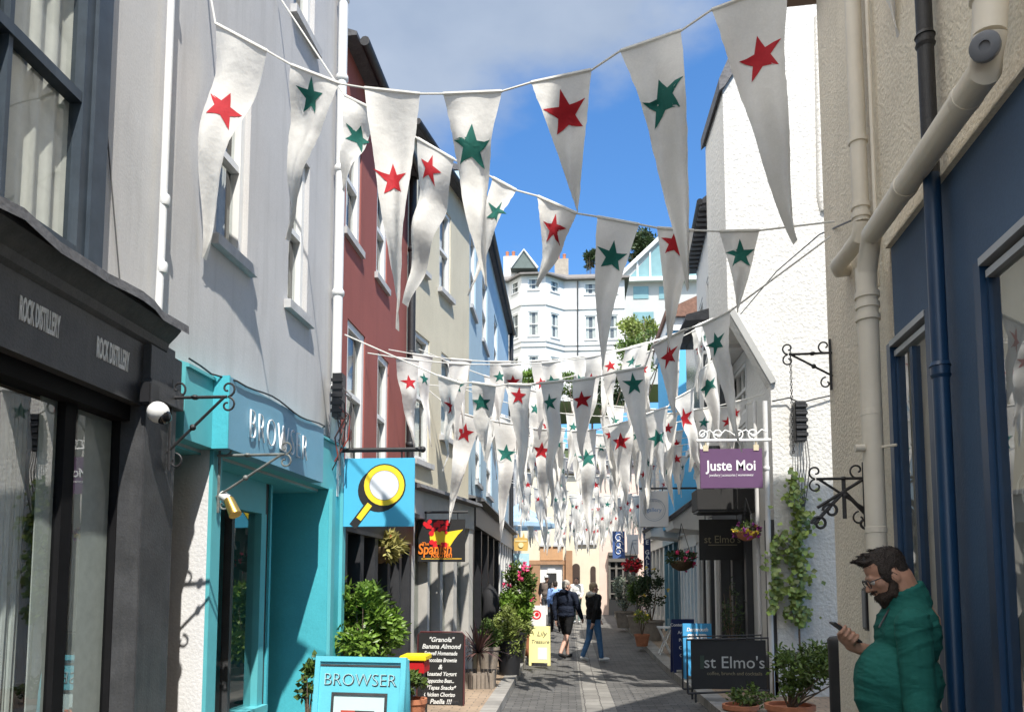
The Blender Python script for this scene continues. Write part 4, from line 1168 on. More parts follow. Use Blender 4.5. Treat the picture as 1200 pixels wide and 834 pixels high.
vs = [(x, y, zt - .02) for x, y in base] + [(x, y, zt + .12) for x, y in base] + [(x if 0 else min(max(x, x_0), xe - 2), max(y, HY + 2.5) if y < HY + 5 else HY + 6, rz) for x, y in base]
n = len(base)
fs = [tuple(range(n))] + [(i, (i + 1) % n, n + (i + 1) % n, n + i) for i in range(n)] + [(n + i, n + (i + 1) % n, 2 * n + (i + 1) % n, 2 * n + i) for i in range(n)] + [tuple(range(2 * n, 3 * n))]
rf.add(vs, fs); rf.build('roof', mat('villa_slate', (.17, .155, .145), .75, .2, 3, bump=.3, bscale=10), t)
dp = MB(); dp.tube([H(677, 330) + Vector((0, -.12, 0)), H(677, 450) + Vector((0, -.12, 0))], .05, 8); dp.build('drainpipe', M_IRON, t)
dm = MB(); a = at(598, 314, HY + 2); b_ = at(630, 314, HY + 2); c = at(614, 293, HY + 2); dm.prism([a, b_, c], (0, 4, 0)); dmo = dm.build('dormer', mat('dormer_green', (.10, .13, .12), .7), t)
dm = MB(); dm.tube([a - Vector((0, .05, 0)), c - Vector((0, .05, 0)), b_ - Vector((0, .05, 0))], .1, 5); dm.build('barge_board', M_WHITE, dmo)
for x, y, c_ in ((658, 303, mat('chimney_stone', (.33, .29, .24), .85, .2)), (598, 300, M_VILLA)):
    q = at(x, y, HY + 3); m_ = MB(); m_.box(q.x - .6, q.x + .6, q.y, q.y + 1, q.z - 2.2, q.z); ch_ = m_.build('chimney', c_, t)
    m_ = MB()
    for k in (-.3, .25): m_.lathe((q.x + k, q.y + .5, q.z), [(.17, 0), (.13, .4), (.17, .55), (.12, .6)], 10)
    m_.build('chimney_pot', M_TERRA, ch_, True)
# modern house
MY = 78.0
Q = lambda x, y: at(x, y, MY)
t = thing('hillside_house', 'modern pale house with a glazed gable beyond the white villa on the hill', 'building', Q(770, 420))
M_PALEH = mat('pale_house', (.45, .45, .43), .8, .06, .5)
xl, xr = Q(722, 400).x, Q(830, 400).x
z1, z2, zb = Q(770, 329).z, Q(770, 292).z, Q(770, 450).z
f = MB(); f.box(xl, xr, MY, MY + 8, zb, z1)
f.prism([(xl, MY, z1), (xr, MY, z1), (xr, MY, z2 + 1), ((xl + xr) / 2, MY, z2 + 1.2)], (0, 8, 0)); f.build('wall', M_PALEH, t)
g = MB(); a = Q(735, 327)
g.prism([(a.x, MY - .1, z1 + .2), (xr - .3, MY - .1, z1 + .2), (xr - .3, MY - .1, z2 + .4), ((xl + xr) / 2, MY - .1, z2 + .6)], (0, .08, 0)); gl_ = g.build('gable_glazing', mat('teal_glass', (.20, .33, .34), .15, .1, 1), t)
g = MB()
for x in (747, 762, 778): q = Q(x, 327); g.box(q.x - .08, q.x + .08, MY - .2, MY - .1, z1 + .2, z1 + 2.6 + (x - 747) * .03)
g.tube([(xl - .5, MY - .3, z1 - .3), ((xl + xr) / 2, MY - .3, z2 + 1.2)], .25, 4); g.box(xl - .4, xr, MY - .8, MY - .2, z1 - .25, z1 + .15)
g.build('frame', M_WHITE, t)
for r_ in ((742, 336, 760, 350), (742, 366, 766, 378), (772, 336, 795, 350)):
    a, b_ = Q(r_[0], r_[1]), Q(r_[2], r_[3]); g = MB(); g.box(a.x, b_.x, MY - .06, MY - .001, b_.z, a.z); g.build('window', mat('teal_glass', (.30, .45, .46), .15), t)
# hillside trees
M_LEAFD = mat('leaf_dark', (.035, .06, .02), .6, .3, 2, island=.5, trans=.15)
M_LEAFM = mat('leaf_mid', (.095, .15, .03), .55, .25, 3, island=.5, trans=.2)
M_LEAFY = mat('leaf_yellow_green', (.21, .26, .06), .55, .25, 3, island=.5, trans=.25)
M_LEAFB = mat('leaf_bright', (.15, .25, .035), .45, .2, 4, island=.5, trans=.25)
def tree(lab, x, y, Y, rx, rz, m, n, L, cl=18, cat='tree', nm='tree'):
    c = at(x, y, Y); zb = hz(c.x, Y) if Y > 37 else gz(Y)
    zb = min(zb, c.z - rz)
    t = thing(nm, lab, cat, (c.x, Y, zb), 0, 'trees and bushes on the hillside')
    m_ = MB(); m_.tube([(c.x, Y, zb - .3), (c.x + .1, Y, (zb + c.z) / 2), c], [.1 * rx + .05, .08 * rx + .03, .03 * rx], 8); sticks(m_, (c.x, Y, (zb + c.z) / 2), c, (rx, rx, rz), 10, .03 * rx); m_.build('trunk', M_BARK, t)
    m_ = MB(); crown(m_, c, (rx, rx * .8, rz), n, L, L * .55, cl); m_.build('crown', m, t)
tree('dark conifer rising behind the modern hillside house', 756, 291, 92, 2.4, 2.2, M_LEAFD, 2200, .55, 24)
tree('small dark conifer showing above the white villa roof', 692, 304, 88, .9, 1.2, M_LEAFD, 900, .4, 12)
tree('rounded yellow green bush right of the white villa', 748, 388, 58, 1.9, 1.4, M_LEAFY, 2000, .28, 22, 'bush', 'bush')
tree('tangled olive bush below the yellow green one', 752, 418, 54, 2.1, 2.0, M_LEAFM, 2200, .28, 24, 'bush', 'bush')
tree('broad clipped green bush in front of the white villa', 629, 444, 52, 2.1, .55, M_LEAFB, 2200, .2, 24, 'bush', 'bush')
tree('second clipped bush below the villa drainpipe', 671, 452, 50, 1.5, .9, M_LEAFM, 1500, .22, 18, 'bush', 'bush')
tree('dark shrub low on the slope behind the bunting', 712, 452, 48, 1.6, 1.4, M_LEAFD, 1500, .25, 18, 'bush', 'bush')
tree('green shrub at the left foot of the villa', 606, 462, 46, 1.4, 1.5, M_LEAFM, 1300, .25, 18, 'bush', 'bush')
# ================================================================== SIGNS AND STREET THINGS
class Panel(Wall):
    def __init__(self, o, u=(1, 0, 0), v=(0, 0, 1)):
        self.o = Vector(o); self.u = Vector(u).normalized(); self.v = Vector(v).normalized(); self.n = self.u.cross(self.v)
    def P(self, s, o, z): return self.o + self.u * s + self.n * o + self.v * z
    def T(self, s, o, z): return frame_from(self.P(s, o, z), self.u, self.v)
    def disc(self, mb, s, z, r, o0, o1, n=28, ry=None, inner=0.0):
        ring = lambda rr, ro, o: [self.P(s + rr * math.cos(2 * math.pi * k / n), o, z + ro * math.sin(2 * math.pi * k / n)) for k in range(n)]
        if not inner: return mb.prism(ring(r, ry or r, o0), self.n * (o1 - o0))
        a, b, c, d = ring(r, r, o0), ring(inner, inner, o0), ring(r, r, o1), ring(inner, inner, o1)
        fs = []
        for k in range(n):
            j = (k + 1) % n
            fs += [(k, j, 2 * n + j, 2 * n + k), (n + j, n + k, 3 * n + k, 3 * n + j), (2 * n + k, 2 * n + j, 3 * n + j, 3 * n + k), (k, n + k, n + j, j)]
        return mb.add(a + b + c + d, fs)
    def poly(self, mb, pts, o0, o1): return mb.prism([self.P(s, o0, z) for s, z in pts], self.n * (o1 - o0))


def board_from(x0, y0, x1, y1, Y):
    """a panel facing down the street whose frame is taken from its place; returns panel, width, height"""
    a, b = at(x0, y1, Y), at(x1, y0, Y)
    return Panel((a.x, Y, a.z)), b.x - a.x, b.z - a.z

M_SKY_SIGN = mat('sign_sky_blue', lin(84, 184, 220), .4, .04, 4)
M_YEL = mat('sign_yellow', lin(248, 214, 50), .45, .04, 8)
M_SIGNBLK = mat('sign_black', (.013, .0125, .0125), .65, .2, 8)
M_CHALK = mat('chalk_white', (.72, .72, .69), .9, .15, 60)
M_GOLD = mat('sign_gold', lin(214, 170, 60), .5, .1, 10)
M_ORANGE = mat('sign_orange', lin(240, 130, 40), .5, .1, 10)
M_SRED = mat('sign_red', lin(214, 30, 40), .5, .1, 10)
M_SIGNWH = mat('sign_white', (.78, .78, .78), .4, .03, 4)

# --- hanging sign with the magnifying glass
Ym = LB.P(lb_end, 0, 0).y - .14
p, W_, H_ = board_from(402, 536, 486, 617, Ym)
t = thing('hanging_sign', 'square sky blue hanging sign with a yellow magnifying glass', 'sign', p.P(W_ / 2, 0, H_))
b = MB(); b.wbox(p, 0, W_, -.025, .0, 0, H_); b.build('panel', M_SKY_SIGN, t, bevel=.003)
cs, cz = W_ * .575, H_ * .60; r = W_ * .285
b = MB()
p.disc(b, cs - .045, cz - .045, r + .012, .0008, .0022); th = R(233)
ax = Vector((math.cos(th), math.sin(th)));  pr_ = Vector((-ax.y, ax.x))
def bar(mb, t0, t1, w0, o0, o1, sh=(0, 0)):
    q = [Vector((cs, cz)) + ax * t0 + pr_ * w0, Vector((cs, cz)) + ax * t1 + pr_ * w0, Vector((cs, cz)) + ax * t1 - pr_ * w0, Vector((cs, cz)) + ax * t0 - pr_ * w0]
    p.poly(mb, [(v.x + sh[0], v.y + sh[1]) for v in q], o0, o1)
bar(b, r * .9, r + .27, .038, .0009, .0023, (-.012, -.01))
p.disc(b, cs, cz, r + .012, .0021, .0036)
b.build('black_outline', M_SIGNBLK, t)
b = MB(); p.disc(b, cs, cz, r, .0036, .0052, inner=r * .74); bar(b, r + .03, r + .2, .026, .0024, .005); b.build('yellow_ring', M_YEL, t)
b = MB(); p.disc(b, cs, cz, r * .72, .0036, .005); b.build('lens', mat('lens_grey_white', (.72, .74, .78), .3, .03), t)
bz = at(440, 527, Ym).z
a = at(396, 529, Ym); e = at(494, 526, Ym)
b = MB(); b.tube([(a.x - .05, Ym, bz), (e.x, Ym, bz)], .022, 10); b.ball((e.x + .01, Ym, bz), .03, 10, 8); b.box(a.x - .07, a.x - .03, Ym - .05, Ym + .05, bz - .5, bz + .12); b.build('bar', M_IRON, t, True)
b = MB()
for s in (.09, W_ - .12): b.tube([p.P(s, -.01, H_ - .01), (p.P(s, 0, 0).x, Ym, bz)], .008, 6)
b.build('hook', M_IRON, t)

# --- spanish kitchen sign
Ys = 10.15
p, W_, H_ = board_from(490, 608, 545, 658, Ys)
t = thing('hanging_sign', 'black hanging sign with red flowers and orange lettering, Spanish Kitchen', 'sign', p.P(W_ / 2, 0, H_))
b = MB(); b.wbox(p, 0, W_, -.03, 0, 0, H_); b.build('panel', M_SIGNBLK, t, bevel=.003)
b = MB(); p.poly(b, [(W_ * x, H_ * y) for x, y in ((.26, .44), (.24, .66), (.42, .74), (.62, .7), (.96, .76), (.84, .62), (.76, .5), (.68, .36), (.45, .40), (.3, .42))], .001, .003); b.build('yellow_shape', M_YEL, t)
b = MB()
rr = random.Random(3)
for k in range(26):
    x, y = W_ * rr.uniform(.12, .66), H_ * (rr.uniform(.66, .95) if k < 18 else rr.uniform(.36, .46))
    if k >= 18: x = W_ * rr.uniform(.26, .62)
    p.disc(b, x, y, rr.uniform(.02, .04), .0034 + k * .0002, .0056 + k * .0002, 8)
b.build('red_flowers', M_SRED, t)
text('Spanish', .2, M_ORANGE, t, p.T(W_ * .36, .0115, H_ * .29), xs=.76, bold=.004, shear=.1)
text('Kitchen', .115, M_ORANGE, t, p.T(W_ * .5, .0105, H_ * .165), xs=.8, bold=.002, shear=.1)
text('The', .06, M_ORANGE, t, p.T(W_ * .16, .0105, H_ * .42), bold=.001)
b = MB(); b.wbox(p, W_ * .07, W_ * .93, .001, .004, H_ * .06, H_ * .085); b.build('gold_line', M_GOLD, t)
bz = at(500, 600, Ys).z
b = MB(); b.tube([(p.o.x - .2, Ys, bz), (p.o.x + W_ + .04, Ys, bz)], .016, 8); b.build('bar', M_IRON, t)
b = MB()
for s in (.1, W_ - .1): b.tube([p.P(s, -.01, H_), (p.o.x + s, Ys, bz)], .007, 6)
b.build('hook', M_IRON, t)

# --- purple sign
Yj = GY - .2
p, W_, H_ = board_from(821, 525, 893, 572, Yj)
t = thing('hanging_sign', 'purple hanging sign lettered Juste Moi under a white scrolled bracket', 'sign', p.P(W_ / 2, 0, H_))
b = MB(); b.wbox(p, 0, W_, -.03, 0, 0, H_); b.build('panel', mat('sign_purple', lin(92, 62, 96), .5, .05), t, bevel=.003)
text('Juste Moi', .2, M_SIGNWH, t, p.T(W_ * .5, .001, H_ * .56), xs=.88, bold=.003)
text('jewellery | accessories | womenswear', .05, M_SIGNWH, t, p.T(W_ * .5, .001, H_ * .33), xs=.78)
bz = at(850, 516, Yj).z
b = MB(); b.tube([(p.o.x - .04, Yj, bz), (p.o.x + W_ + .12, Yj, bz)], .022, 8)
for q, d in ((.05, 1), (.3, -1), (.62, 1), (.86, -1)):
    b.tube(scroll((p.o.x + W_ * q, Yj, bz + .09), (d, 0, 0), (0, 0, 1), .075, 1.3, 16, -1.5), .011, 6)
b.tube([(p.o.x + W_ * (k / 12), Yj, bz + .06 + .09 * math.sin(k * .9) ** 2) for k in range(14)], .01, 6)
b.build('bracket', M_WHITE, t, True)
b = MB()
for s in (.08, W_ - .08): b.tube([p.P(s, -.01, H_), (p.o.x + s, Yj, bz)], .012, 6); b.wbox(p, s - .035, s + .035, -.02, .008, H_ - .03, H_ + .05)
b.build('hook', mat('pale_brass', (.6, .52, .36), .4), t)

# --- black lamp box and st Elmo's hanging sign
Yb = 11.6
p, W_, H_ = board_from(817, 572, 880, 597, Yb)
t = thing('lamp_box', 'plain black box projecting above the doorway below the purple sign', 'box', p.o)
b = MB(); b.wbox(p, 0, W_ + .1, -.5, 0, 0, H_); b.build('box', M_SIGNBLK, t, bevel=.006)
b = MB(); b.wbox(p, .02, W_ + .08, -.48, -.02, -.03, -.001); b.build('lid', M_BLACK, t)
Ye = 12.5
p, W_, H_ = board_from(820, 608, 871, 656, Ye)
t = thing('hanging_sign', "black hanging sign with faint gold lettering, st Elmo's", 'sign', p.P(W_ / 2, 0, H_))
b = MB(); b.wbox(p, 0, W_, -.03, 0, 0, H_); b.build('panel', M_SIGNBLK, t, bevel=.003)
M_DGOLD = mat('dull_gold', (.22, .19, .12), .5)
text("st Elmo's", .17, M_DGOLD, t, p.T(W_ * .52, .001, H_ * .5), xs=.95)
b = MB(); b.wbox(p, W_ * .2, W_ * .85, .0005, .002, H_ * .36, H_ * .38); b.build('gold_line', M_DGOLD, t)
b = MB(); b.tube([p.P(-.03, -.015, H_ + .08), p.P(W_ + .2, -.015, H_ + .08)], .015, 8); b.tube([p.P(.1, -.015, H_), p.P(.1, -.015, H_ + .08)], .006); b.tube([p.P(W_ - .1, -.015, H_), p.P(W_ - .1, -.015, H_ + .08)], .006); b.build('bar', M_IRON, t)

# --- round emblem gallery sign
Yg = 15.0
p, W_, H_ = board_from(750, 575, 783, 617, Yg)
t = thing('hanging_sign', 'white box sign with a pale ring and the word gallery', 'sign', p.P(W_ / 2, 0, H_))
b = MB(); b.wbox(p, 0, W_, -.14, 0, 0, H_); b.build('panel', M_SIGNWH, t, bevel=.004)
b = MB(); p.disc(b, W_ / 2, H_ * .47, W_ * .40, .001, .003, inner=W_ * .375); p.disc(b, W_ / 2, H_ * .47, W_ * .33, .001, .003, inner=W_ * .32); b.build('ring_emblem', mat('ring_grey', (.45, .5, .56), .6), t)
text('gallery', .11, mat('pale_blue_letter', lin(110, 150, 196), .6), t, p.T(W_ / 2, .001, H_ * .47))
text('arts & crafts', .06, mat('ring_grey', (.45, .5, .56), .6), t, p.T(W_ / 2, .001, H_ * .72))
b = MB(); b.tube([p.P(0, -.07, H_ + .06), (XL + .1, Yg + .07, p.o.z + H_ + .06)], .02, 8); b.tube([p.P(.1, -.07, H_), p.P(.1, -.07, H_ + .06)], .01); b.tube([p.P(W_ - .1, -.07, H_), p.P(W_ - .1, -.07, H_ + .06)], .01); b.build('bar', M_IRON, t)
# --- navy vertical banner, blue square sign, white sign with a bird-like mark
Yv = 21.0
p, W_, H_ = board_from(755, 612, 762, 690, Yv)
t = thing('banner_sign', 'narrow navy vertical banner with stacked white letters', 'sign', p.P(W_ / 2, 0, H_))
b = MB(); b.wbox(p, 0, W_, -.04, 0, 0, H_); b.build('panel', mat('sign_navy', lin(28, 40, 84), .5), t)
ls = [text(c, .16, M_SIGNWH, t, p.T(W_ / 2, .002, H_ * (.92 - .074 * k)), bold=.004) for k, c in enumerate('HOME GALLERY') if c != ' ']
join_text(ls, 'lettering')
p, W_, H_ = board_from(718, 622, 732, 654, 23.0)
t = thing('hanging_sign', 'small blue square sign with white swirls near the end of the street', 'sign', p.P(W_ / 2, 0, H_))
b = MB(); b.wbox(p, 0, W_, -.04, 0, 0, H_); b.build('panel', mat('sign_blue', lin(70, 96, 150), .5), t)
b = MB()
for k in range(3): b.tube(scroll(p.P(W_ * .5, .012, H_ * (.25 + .25 * k)), p.u, p.v, .13, 1.2), .012, 5)
b.build('swirl_emblem', M_SIGNWH, t)
p, W_, H_ = board_from(735, 626, 748, 649, 21.6)
t = thing('hanging_sign', 'small white square sign with a grey curved mark above the corner shop', 'sign', p.P(W_ / 2, 0, H_))
b = MB(); b.wbox(p, 0, W_, -.04, 0, 0, H_); b.build('panel', M_SIGNWH, t)
text('F', .34, mat('ring_grey', (.45, .5, .56), .6), t, p.T(W_ * .5, .002, H_ * .5), shear=.2)
# --- ochre sign and pale sign on the left
p, W_, H_ = board_from(602, 624, 619, 645, 21.0)
t = thing('hanging_sign', 'ochre yellow cut-out hanging sign beyond the pale blue house', 'sign', p.P(W_ / 2, 0, H_))
b = MB(); p.poly(b, [(W_ * .05, 0), (W_ * .95, 0), (W_, H_ * .4), (W_ * .95, H_ * .7), (W_ * .75, H_ * .72), (W_ * .7, H_), (W_ * .6, H_ * .75), (W_ * .4, H_ * .75), (W_ * .3, H_), (W_ * .25, H_ * .72), (W_ * .05, H_ * .7), (0, H_ * .4)], -.04, 0); b.build('panel', mat('ochre_paint', lin(205, 168, 92), .6), t)
b = MB(); p.disc(b, W_ / 2, H_ * .32, .07, .001, .02); b.wbox(p, .04, W_ - .04, .001, .01, H_ * .52, H_ * .58); b.build('emblem', mat('pale_yellow', (.8, .7, .4), .6), t)
b = MB(); b.tube([p.P(W_ * .5, -.02, H_ * .7), p.P(W_ * .5, -.02, H_ + .2), p.P(-.4, -.02, H_ + .2)], .015); b.build('bar', M_WHITE, t)
p, W_, H_ = board_from(598, 648, 620, 676, 22.6)
t = thing('wall_sign', 'pale blue painted sign board below the ochre sign', 'sign', p.P(W_ / 2, 0, H_))
b = MB(); b.wbox(p, 0, W_, -.04, 0, 0, H_); b.build('panel', mat('sign_paleblue', lin(170, 206, 216), .5), t)
ls = [text('the', .16, M_SIGNWH, t, p.T(W_ * .5, .002, H_ * .75), shear=.2), text('Studio', .2, M_SIGNWH, t, p.T(W_ * .55, .002, H_ * .45), shear=.2)]
b = MB(); b.tube([(p.P(.02, -.02, 0)), Vector((p.o.x + .02, 22.6, gz(22.6)))], .03); b.tube([(p.P(W_ - .02, -.02, 0)), Vector((p.o.x + W_ - .02, 22.6, gz(22.6)))], .03); b.build('leg', M_WHITE, t)
# --- patio parasol
c = at(612, 606, 24.0); g_ = Vector((c.x - .1, 24.0, gz(24)))
t = thing('parasol', 'pale blue parasol on a white pole at the far left', 'parasol', g_)
b = MB(); b.tube([g_, (g_.x, 24, c.z + .35)], .03, 8); b.build('pole', M_WHITE, t)
b = MB(); n = 8
top = Vector((g_.x, 24, c.z + .45)); rim = [Vector((g_.x + 1.15 * math.cos(2 * math.pi * k / n), 24 + 1.15 * math.sin(2 * math.pi * k / n), c.z - .22)) for k in range(n)]
rim2 = [v + Vector((0, 0, -.12)) for v in rim]
b.add([top] + rim + rim2, [(0, 1 + k, 1 + (k + 1) % n) for k in range(n)] + [(1 + k, n + 1 + k, n + 1 + (k + 1) % n, 1 + (k + 1) % n) for k in range(n)])
b.build('canopy', mat('parasol_cloth', lin(176, 206, 228), .8, .1, 3, trans=.3), t)

# --- turquoise A-board
def a_board(label, x0, y0, x1, Y, wid_top, top_z, m, rz, nm='sandwich_board', lean=.11, zb=0.0, border=True, group=None):
    a = at(x0, y0, Y)
    u = Vector((math.cos(rz), math.sin(rz), 0)); nh = Vector((math.sin(rz), -math.cos(rz), 0))
    zg = gz(Y) + zb; Hh = (top_z - zg)
    base = Vector((a.x, a.y, zg)) + nh * Hh * lean
    v = (Vector((0, 0, 1)) - nh * lean).normalized()
    pf = Panel(base, u, v); Lh = Hh / v.z
    t = thing(nm, label, 'sandwich board', base + u * wid_top / 2, 0, group)
    b = MB(); b.wbox(pf, 0, wid_top, -.025, 0, .06, Lh); b.wbox(pf, 0, .05, -.025, 0, 0, .06); b.wbox(pf, wid_top - .05, wid_top, -.025, 0, 0, .06); b.build('front_panel', m, t, bevel=.003)
    vb = (Vector((0, 0, 1)) + nh * lean).normalized()
    pb = Panel(base - nh * (2 * Hh * lean + .05), u, vb)
    b = MB(); b.wbox(pb, 0, wid_top, 0, .025, .06, Lh * .985); b.wbox(pb, 0, .05, 0, .025, 0, .06); b.wbox(pb, wid_top - .05, wid_top, 0, .025, 0, .06); b.build('back_panel', m, t)
    return t, pf, Lh
t, p, H_ = a_board('turquoise sandwich board lettered BROWSER in front of the bay tree', 371, 768, 476, 5.15, .64, at(371, 768, 5.15).z, mat('board_turquoise', lin(104, 196, 214), .45, .04, 5, fine=.03), R(-7))
Wd = .64
b = MB(); b.wbox(p, 0.035, Wd - .035, .001, .004, H_ - .065, H_ - .052); b.build('dark_rule', M_ANTH, t)
b = MB(); b.wbox(p, 0, .035, .0, .012, .06, H_); b.wbox(p, Wd - .035, Wd, 0, .012, .06, H_); b.wbox(p, .035, Wd - .035, 0, .012, H_ - .035, H_); b.build('frame_moulding', mat('board_turquoise', (0, 0, 0)), t)
text('BROWSER', .115, M_ANTH, t, p.T(Wd * .5 + .004, .0015, H_ - .158), xs=.98, bold=-.001, ext=.0015)
text('BROWSER', .115, mat('letter_pale', lin(176, 214, 222), .5), t, p.T(Wd * .5, .0045, H_ - .154), xs=.98, bold=-.003)
b = MB(); x0, x1, z1 = .13, Wd - .12, H_ - .235
for q in ((x0, x0 + .016, .3, z1), (x1 - .016, x1, .3, z1), (x0 + .016, x1 - .016, z1 - .016, z1)): b.wbox(p, q[0], q[1], .001, .012, q[2], q[3])
b.build('poster_frame', M_ANTH, t)
b = MB(); b.wbox(p, x0 + .016, x1 - .016, .001, .003, .3, z1 - .016); po = b.build('poster', mat('poster_pale', lin(200, 226, 226), .4, .04), t)
b = MB(); b.wbox(p, x0 + .07, x1 - .085, .0035, .005, .45, z1 - .115); b.build('poster_picture', mat('poster_dark', lin(70, 66, 66), .5, .3, 20), po)
b = MB(); b.wbox(p, x0 + .07, x0 + .17, .005, .0062, z1 - .15, z1 - .115); b.wbox(p, x0 + .07, x0 + .095, .005, .0062, .6, z1 - .15); b.build('poster_red', mat('poster_red', lin(196, 80, 62), .5), po)
text('STRIKE', .062, mat('poster_orange', lin(235, 140, 100), .5), po, p.T((x0 + x1) / 2 + .05, .0065, z1 - .155), xs=.95, bold=.002)

# --- chalkboard
Yc = 9.75
t, p, H_ = a_board('black chalkboard menu in a thin red-brown metal frame', 491, 741, 544, Yc, at(544, 741, Yc).x - at(491, 741, Yc).x, at(491, 741, Yc).z, M_SIGNBLK, R(-4), nm='chalkboard', lean=.06, zb=.1)
Wd = at(544, 741, Yc).x - at(491, 741, Yc).x
b = MB(); M_RB = mat('dark_red_metal', (.10, .03, .03), .45)
b.tube([p.P(-.012, -.01, 0), p.P(-.012, -.01, H_ - .03), p.P(.02, -.01, H_ + .012), p.P(Wd - .02, -.01, H_ + .012), p.P(Wd + .012, -.01, H_ - .03), p.P(Wd + .012, -.01, 0)], .011, 8); b.build('frame', M_RB, t, True)
lines = ['"Granola"', 'Banana Almond', 'Eatwell Homemade', 'Chocolate Brownie', '&', 'Roasted Yogurt', 'Cappuccino Bean...', '*Tapas Snacks*', 'Chicken Chorizo', 'Paella !!!']
ls = []
for k, s_ in enumerate(lines):
    ls.append(text(s_, .082 if len(s_) < 14 else .07, M_CHALK, t, p.T(Wd * .5 + .01 * math.sin(k * 3), .002, H_ - .085 - k * .085), xs=min(1.0, .94 * Wd / (.044 * len(s_))), shear=.25, bold=.0015))
join_text(ls, 'chalk_lettering')

# --- white card over yellow board
t, p, H_ = a_board('yellow sandwich board with handwriting beside the potted shrubs', 620, 735, 643, 15.4, .42, at(628, 733, 15.4).z, mat('board_yellow', lin(246, 236, 166), .5, .05, 6), R(-6), lean=.05)
ls = [text('Lily', .14, M_ANTH, t, p.T(.25, .002, H_ * .80), shear=.3), text('Treasure', .10, M_ANTH, t, p.T(.22, .002, H_ * .60), shear=.3)]
join_text(ls, 'lettering')
b = MB(); b.wbox(p, .18, .36, .001, .004, H_ * .16, H_ * .46); b.build('paper_notice', M_SIGNWH, t)
t, p, H_ = a_board('white sandwich board with a round red emblem behind the yellow board', 618, 709, 641, 16.6, .40, at(628, 709, 16.6).z, M_SIGNWH, R(-6), lean=.04)
b = MB(); p.disc(b, .2, H_ - .2, .10, .001, .003, inner=.07); p.disc(b, .21, H_ - .19, .045, .001, .004, 9); b.build('red_emblem', M_SRED, t)

# --- st Elmo's framed sign
Y0 = 10.15
p, W_, H_ = board_from(806, 747, 900, 812, Y0)
g_ = Vector((p.o.x, Y0, .1))
t = thing('pavement_sign', "long black framed banner sign on legs lettered st Elmo's", 'sign', (p.o.x + W_ / 2, Y0, .1))
b = MB(); b.wbox(p, .05, W_ - .03, -.02, 0, .06, H_ - .03); b.build('panel', M_SIGNBLK, t)
b = MB()
fr_ = [p.P(0, 0, 0), p.P(W_, 0, .05), p.P(W_, 0, H_), p.P(0, 0, H_ - .03), p.P(0, 0, 0)]
b.tube(fr_, .015, 8); b.tube([v + Vector((-.02, .28, .02)) for v in fr_], .012, 8); b.build('frame', M_IRON, t)
for s in (.1, W_ - .1):
    for y in (0, .28):
        b = MB(); q = p.P(s, -y, .02); b.tube([q, (q.x, q.y, .1)], .014, 8); b.build('leg', M_IRON, t)
M_SILV2 = mat('sign_silver', (.42, .42, .40), .5)
text("st Elmo's", .215, M_SILV2, t, p.T(W_ * .58, .002, H_ * .55), xs=1.0)
text('coffee, brunch and cocktails', .062, M_DGOLD, t, p.T(W_ * .58, .002, H_ * .36))
b = MB(); b.wbox(p, W_ * .16, W_ * .21, .001, .003, H_ * .44, H_ * .68); b.build('emblem', mat('sign_darkgreen', (.03, .05, .035), .6), t)
# --- blue A-boards
t, p, H_ = a_board('bright blue sandwich board lettered SILVER behind the black framed sign', 800, 732, 832, 12.6, .46, at(810, 730, 12.6).z, mat('board_blue', lin(66, 150, 200), .5, .08), R(4), lean=.08, zb=.1)
text('SILVER', .115, M_SIGNWH, t, p.T(.23, .002, H_ - .22), xs=.95, bold=.006)
text('Dartmouth', .08, M_SIGNWH, t, p.T(.23, .002, H_ - .10), xs=.95, bold=.002, shear=.2)
t, p, H_ = a_board('navy sandwich board with small white writing, left of the bright blue one', 787, 725, 813, 13.5, .40, at(790, 725, 13.5).z, mat('sign_navy', lin(28, 40, 84), .5), R(10), lean=.08, zb=.1)
ls = [text(s_, .075, M_SIGNWH, t, p.T(.2, .002, H_ - .1 - k * .13), bold=.001) for k, s_ in enumerate(('Contemporary', 'Artists', 'Prints', 'Cards', 'Open'))]
join_text(ls, 'lettering')

# --- folding trestle
Yt = 16.4
a = at(774, 736, Yt); zt = a.z; zg = gz(Yt) + .1; b0 = at(774, 755, Yt)
t = thing('folding_stool', 'white folding stool with crossed legs on the right pavement', 'stool', (a.x + .12, Yt, zg))
x0, x1 = at(773, 740, Yt).x, at(787, 740, Yt).x
b = MB(); b.box(x0 - .02, x1 + .02, Yt - .02, Yt + .34, zt, zt + .03); b.build('seat', M_WHITE, t)
for y in (0, .3):
    for q0, q1 in ((x0, x1), (x1, x0)):
        b = MB(); b.tube([(q0, Yt + y, zg), (q1, Yt + y + .01 * (q0 < q1), zt)], .014, 6); b.build('leg', M_WHITE, t)

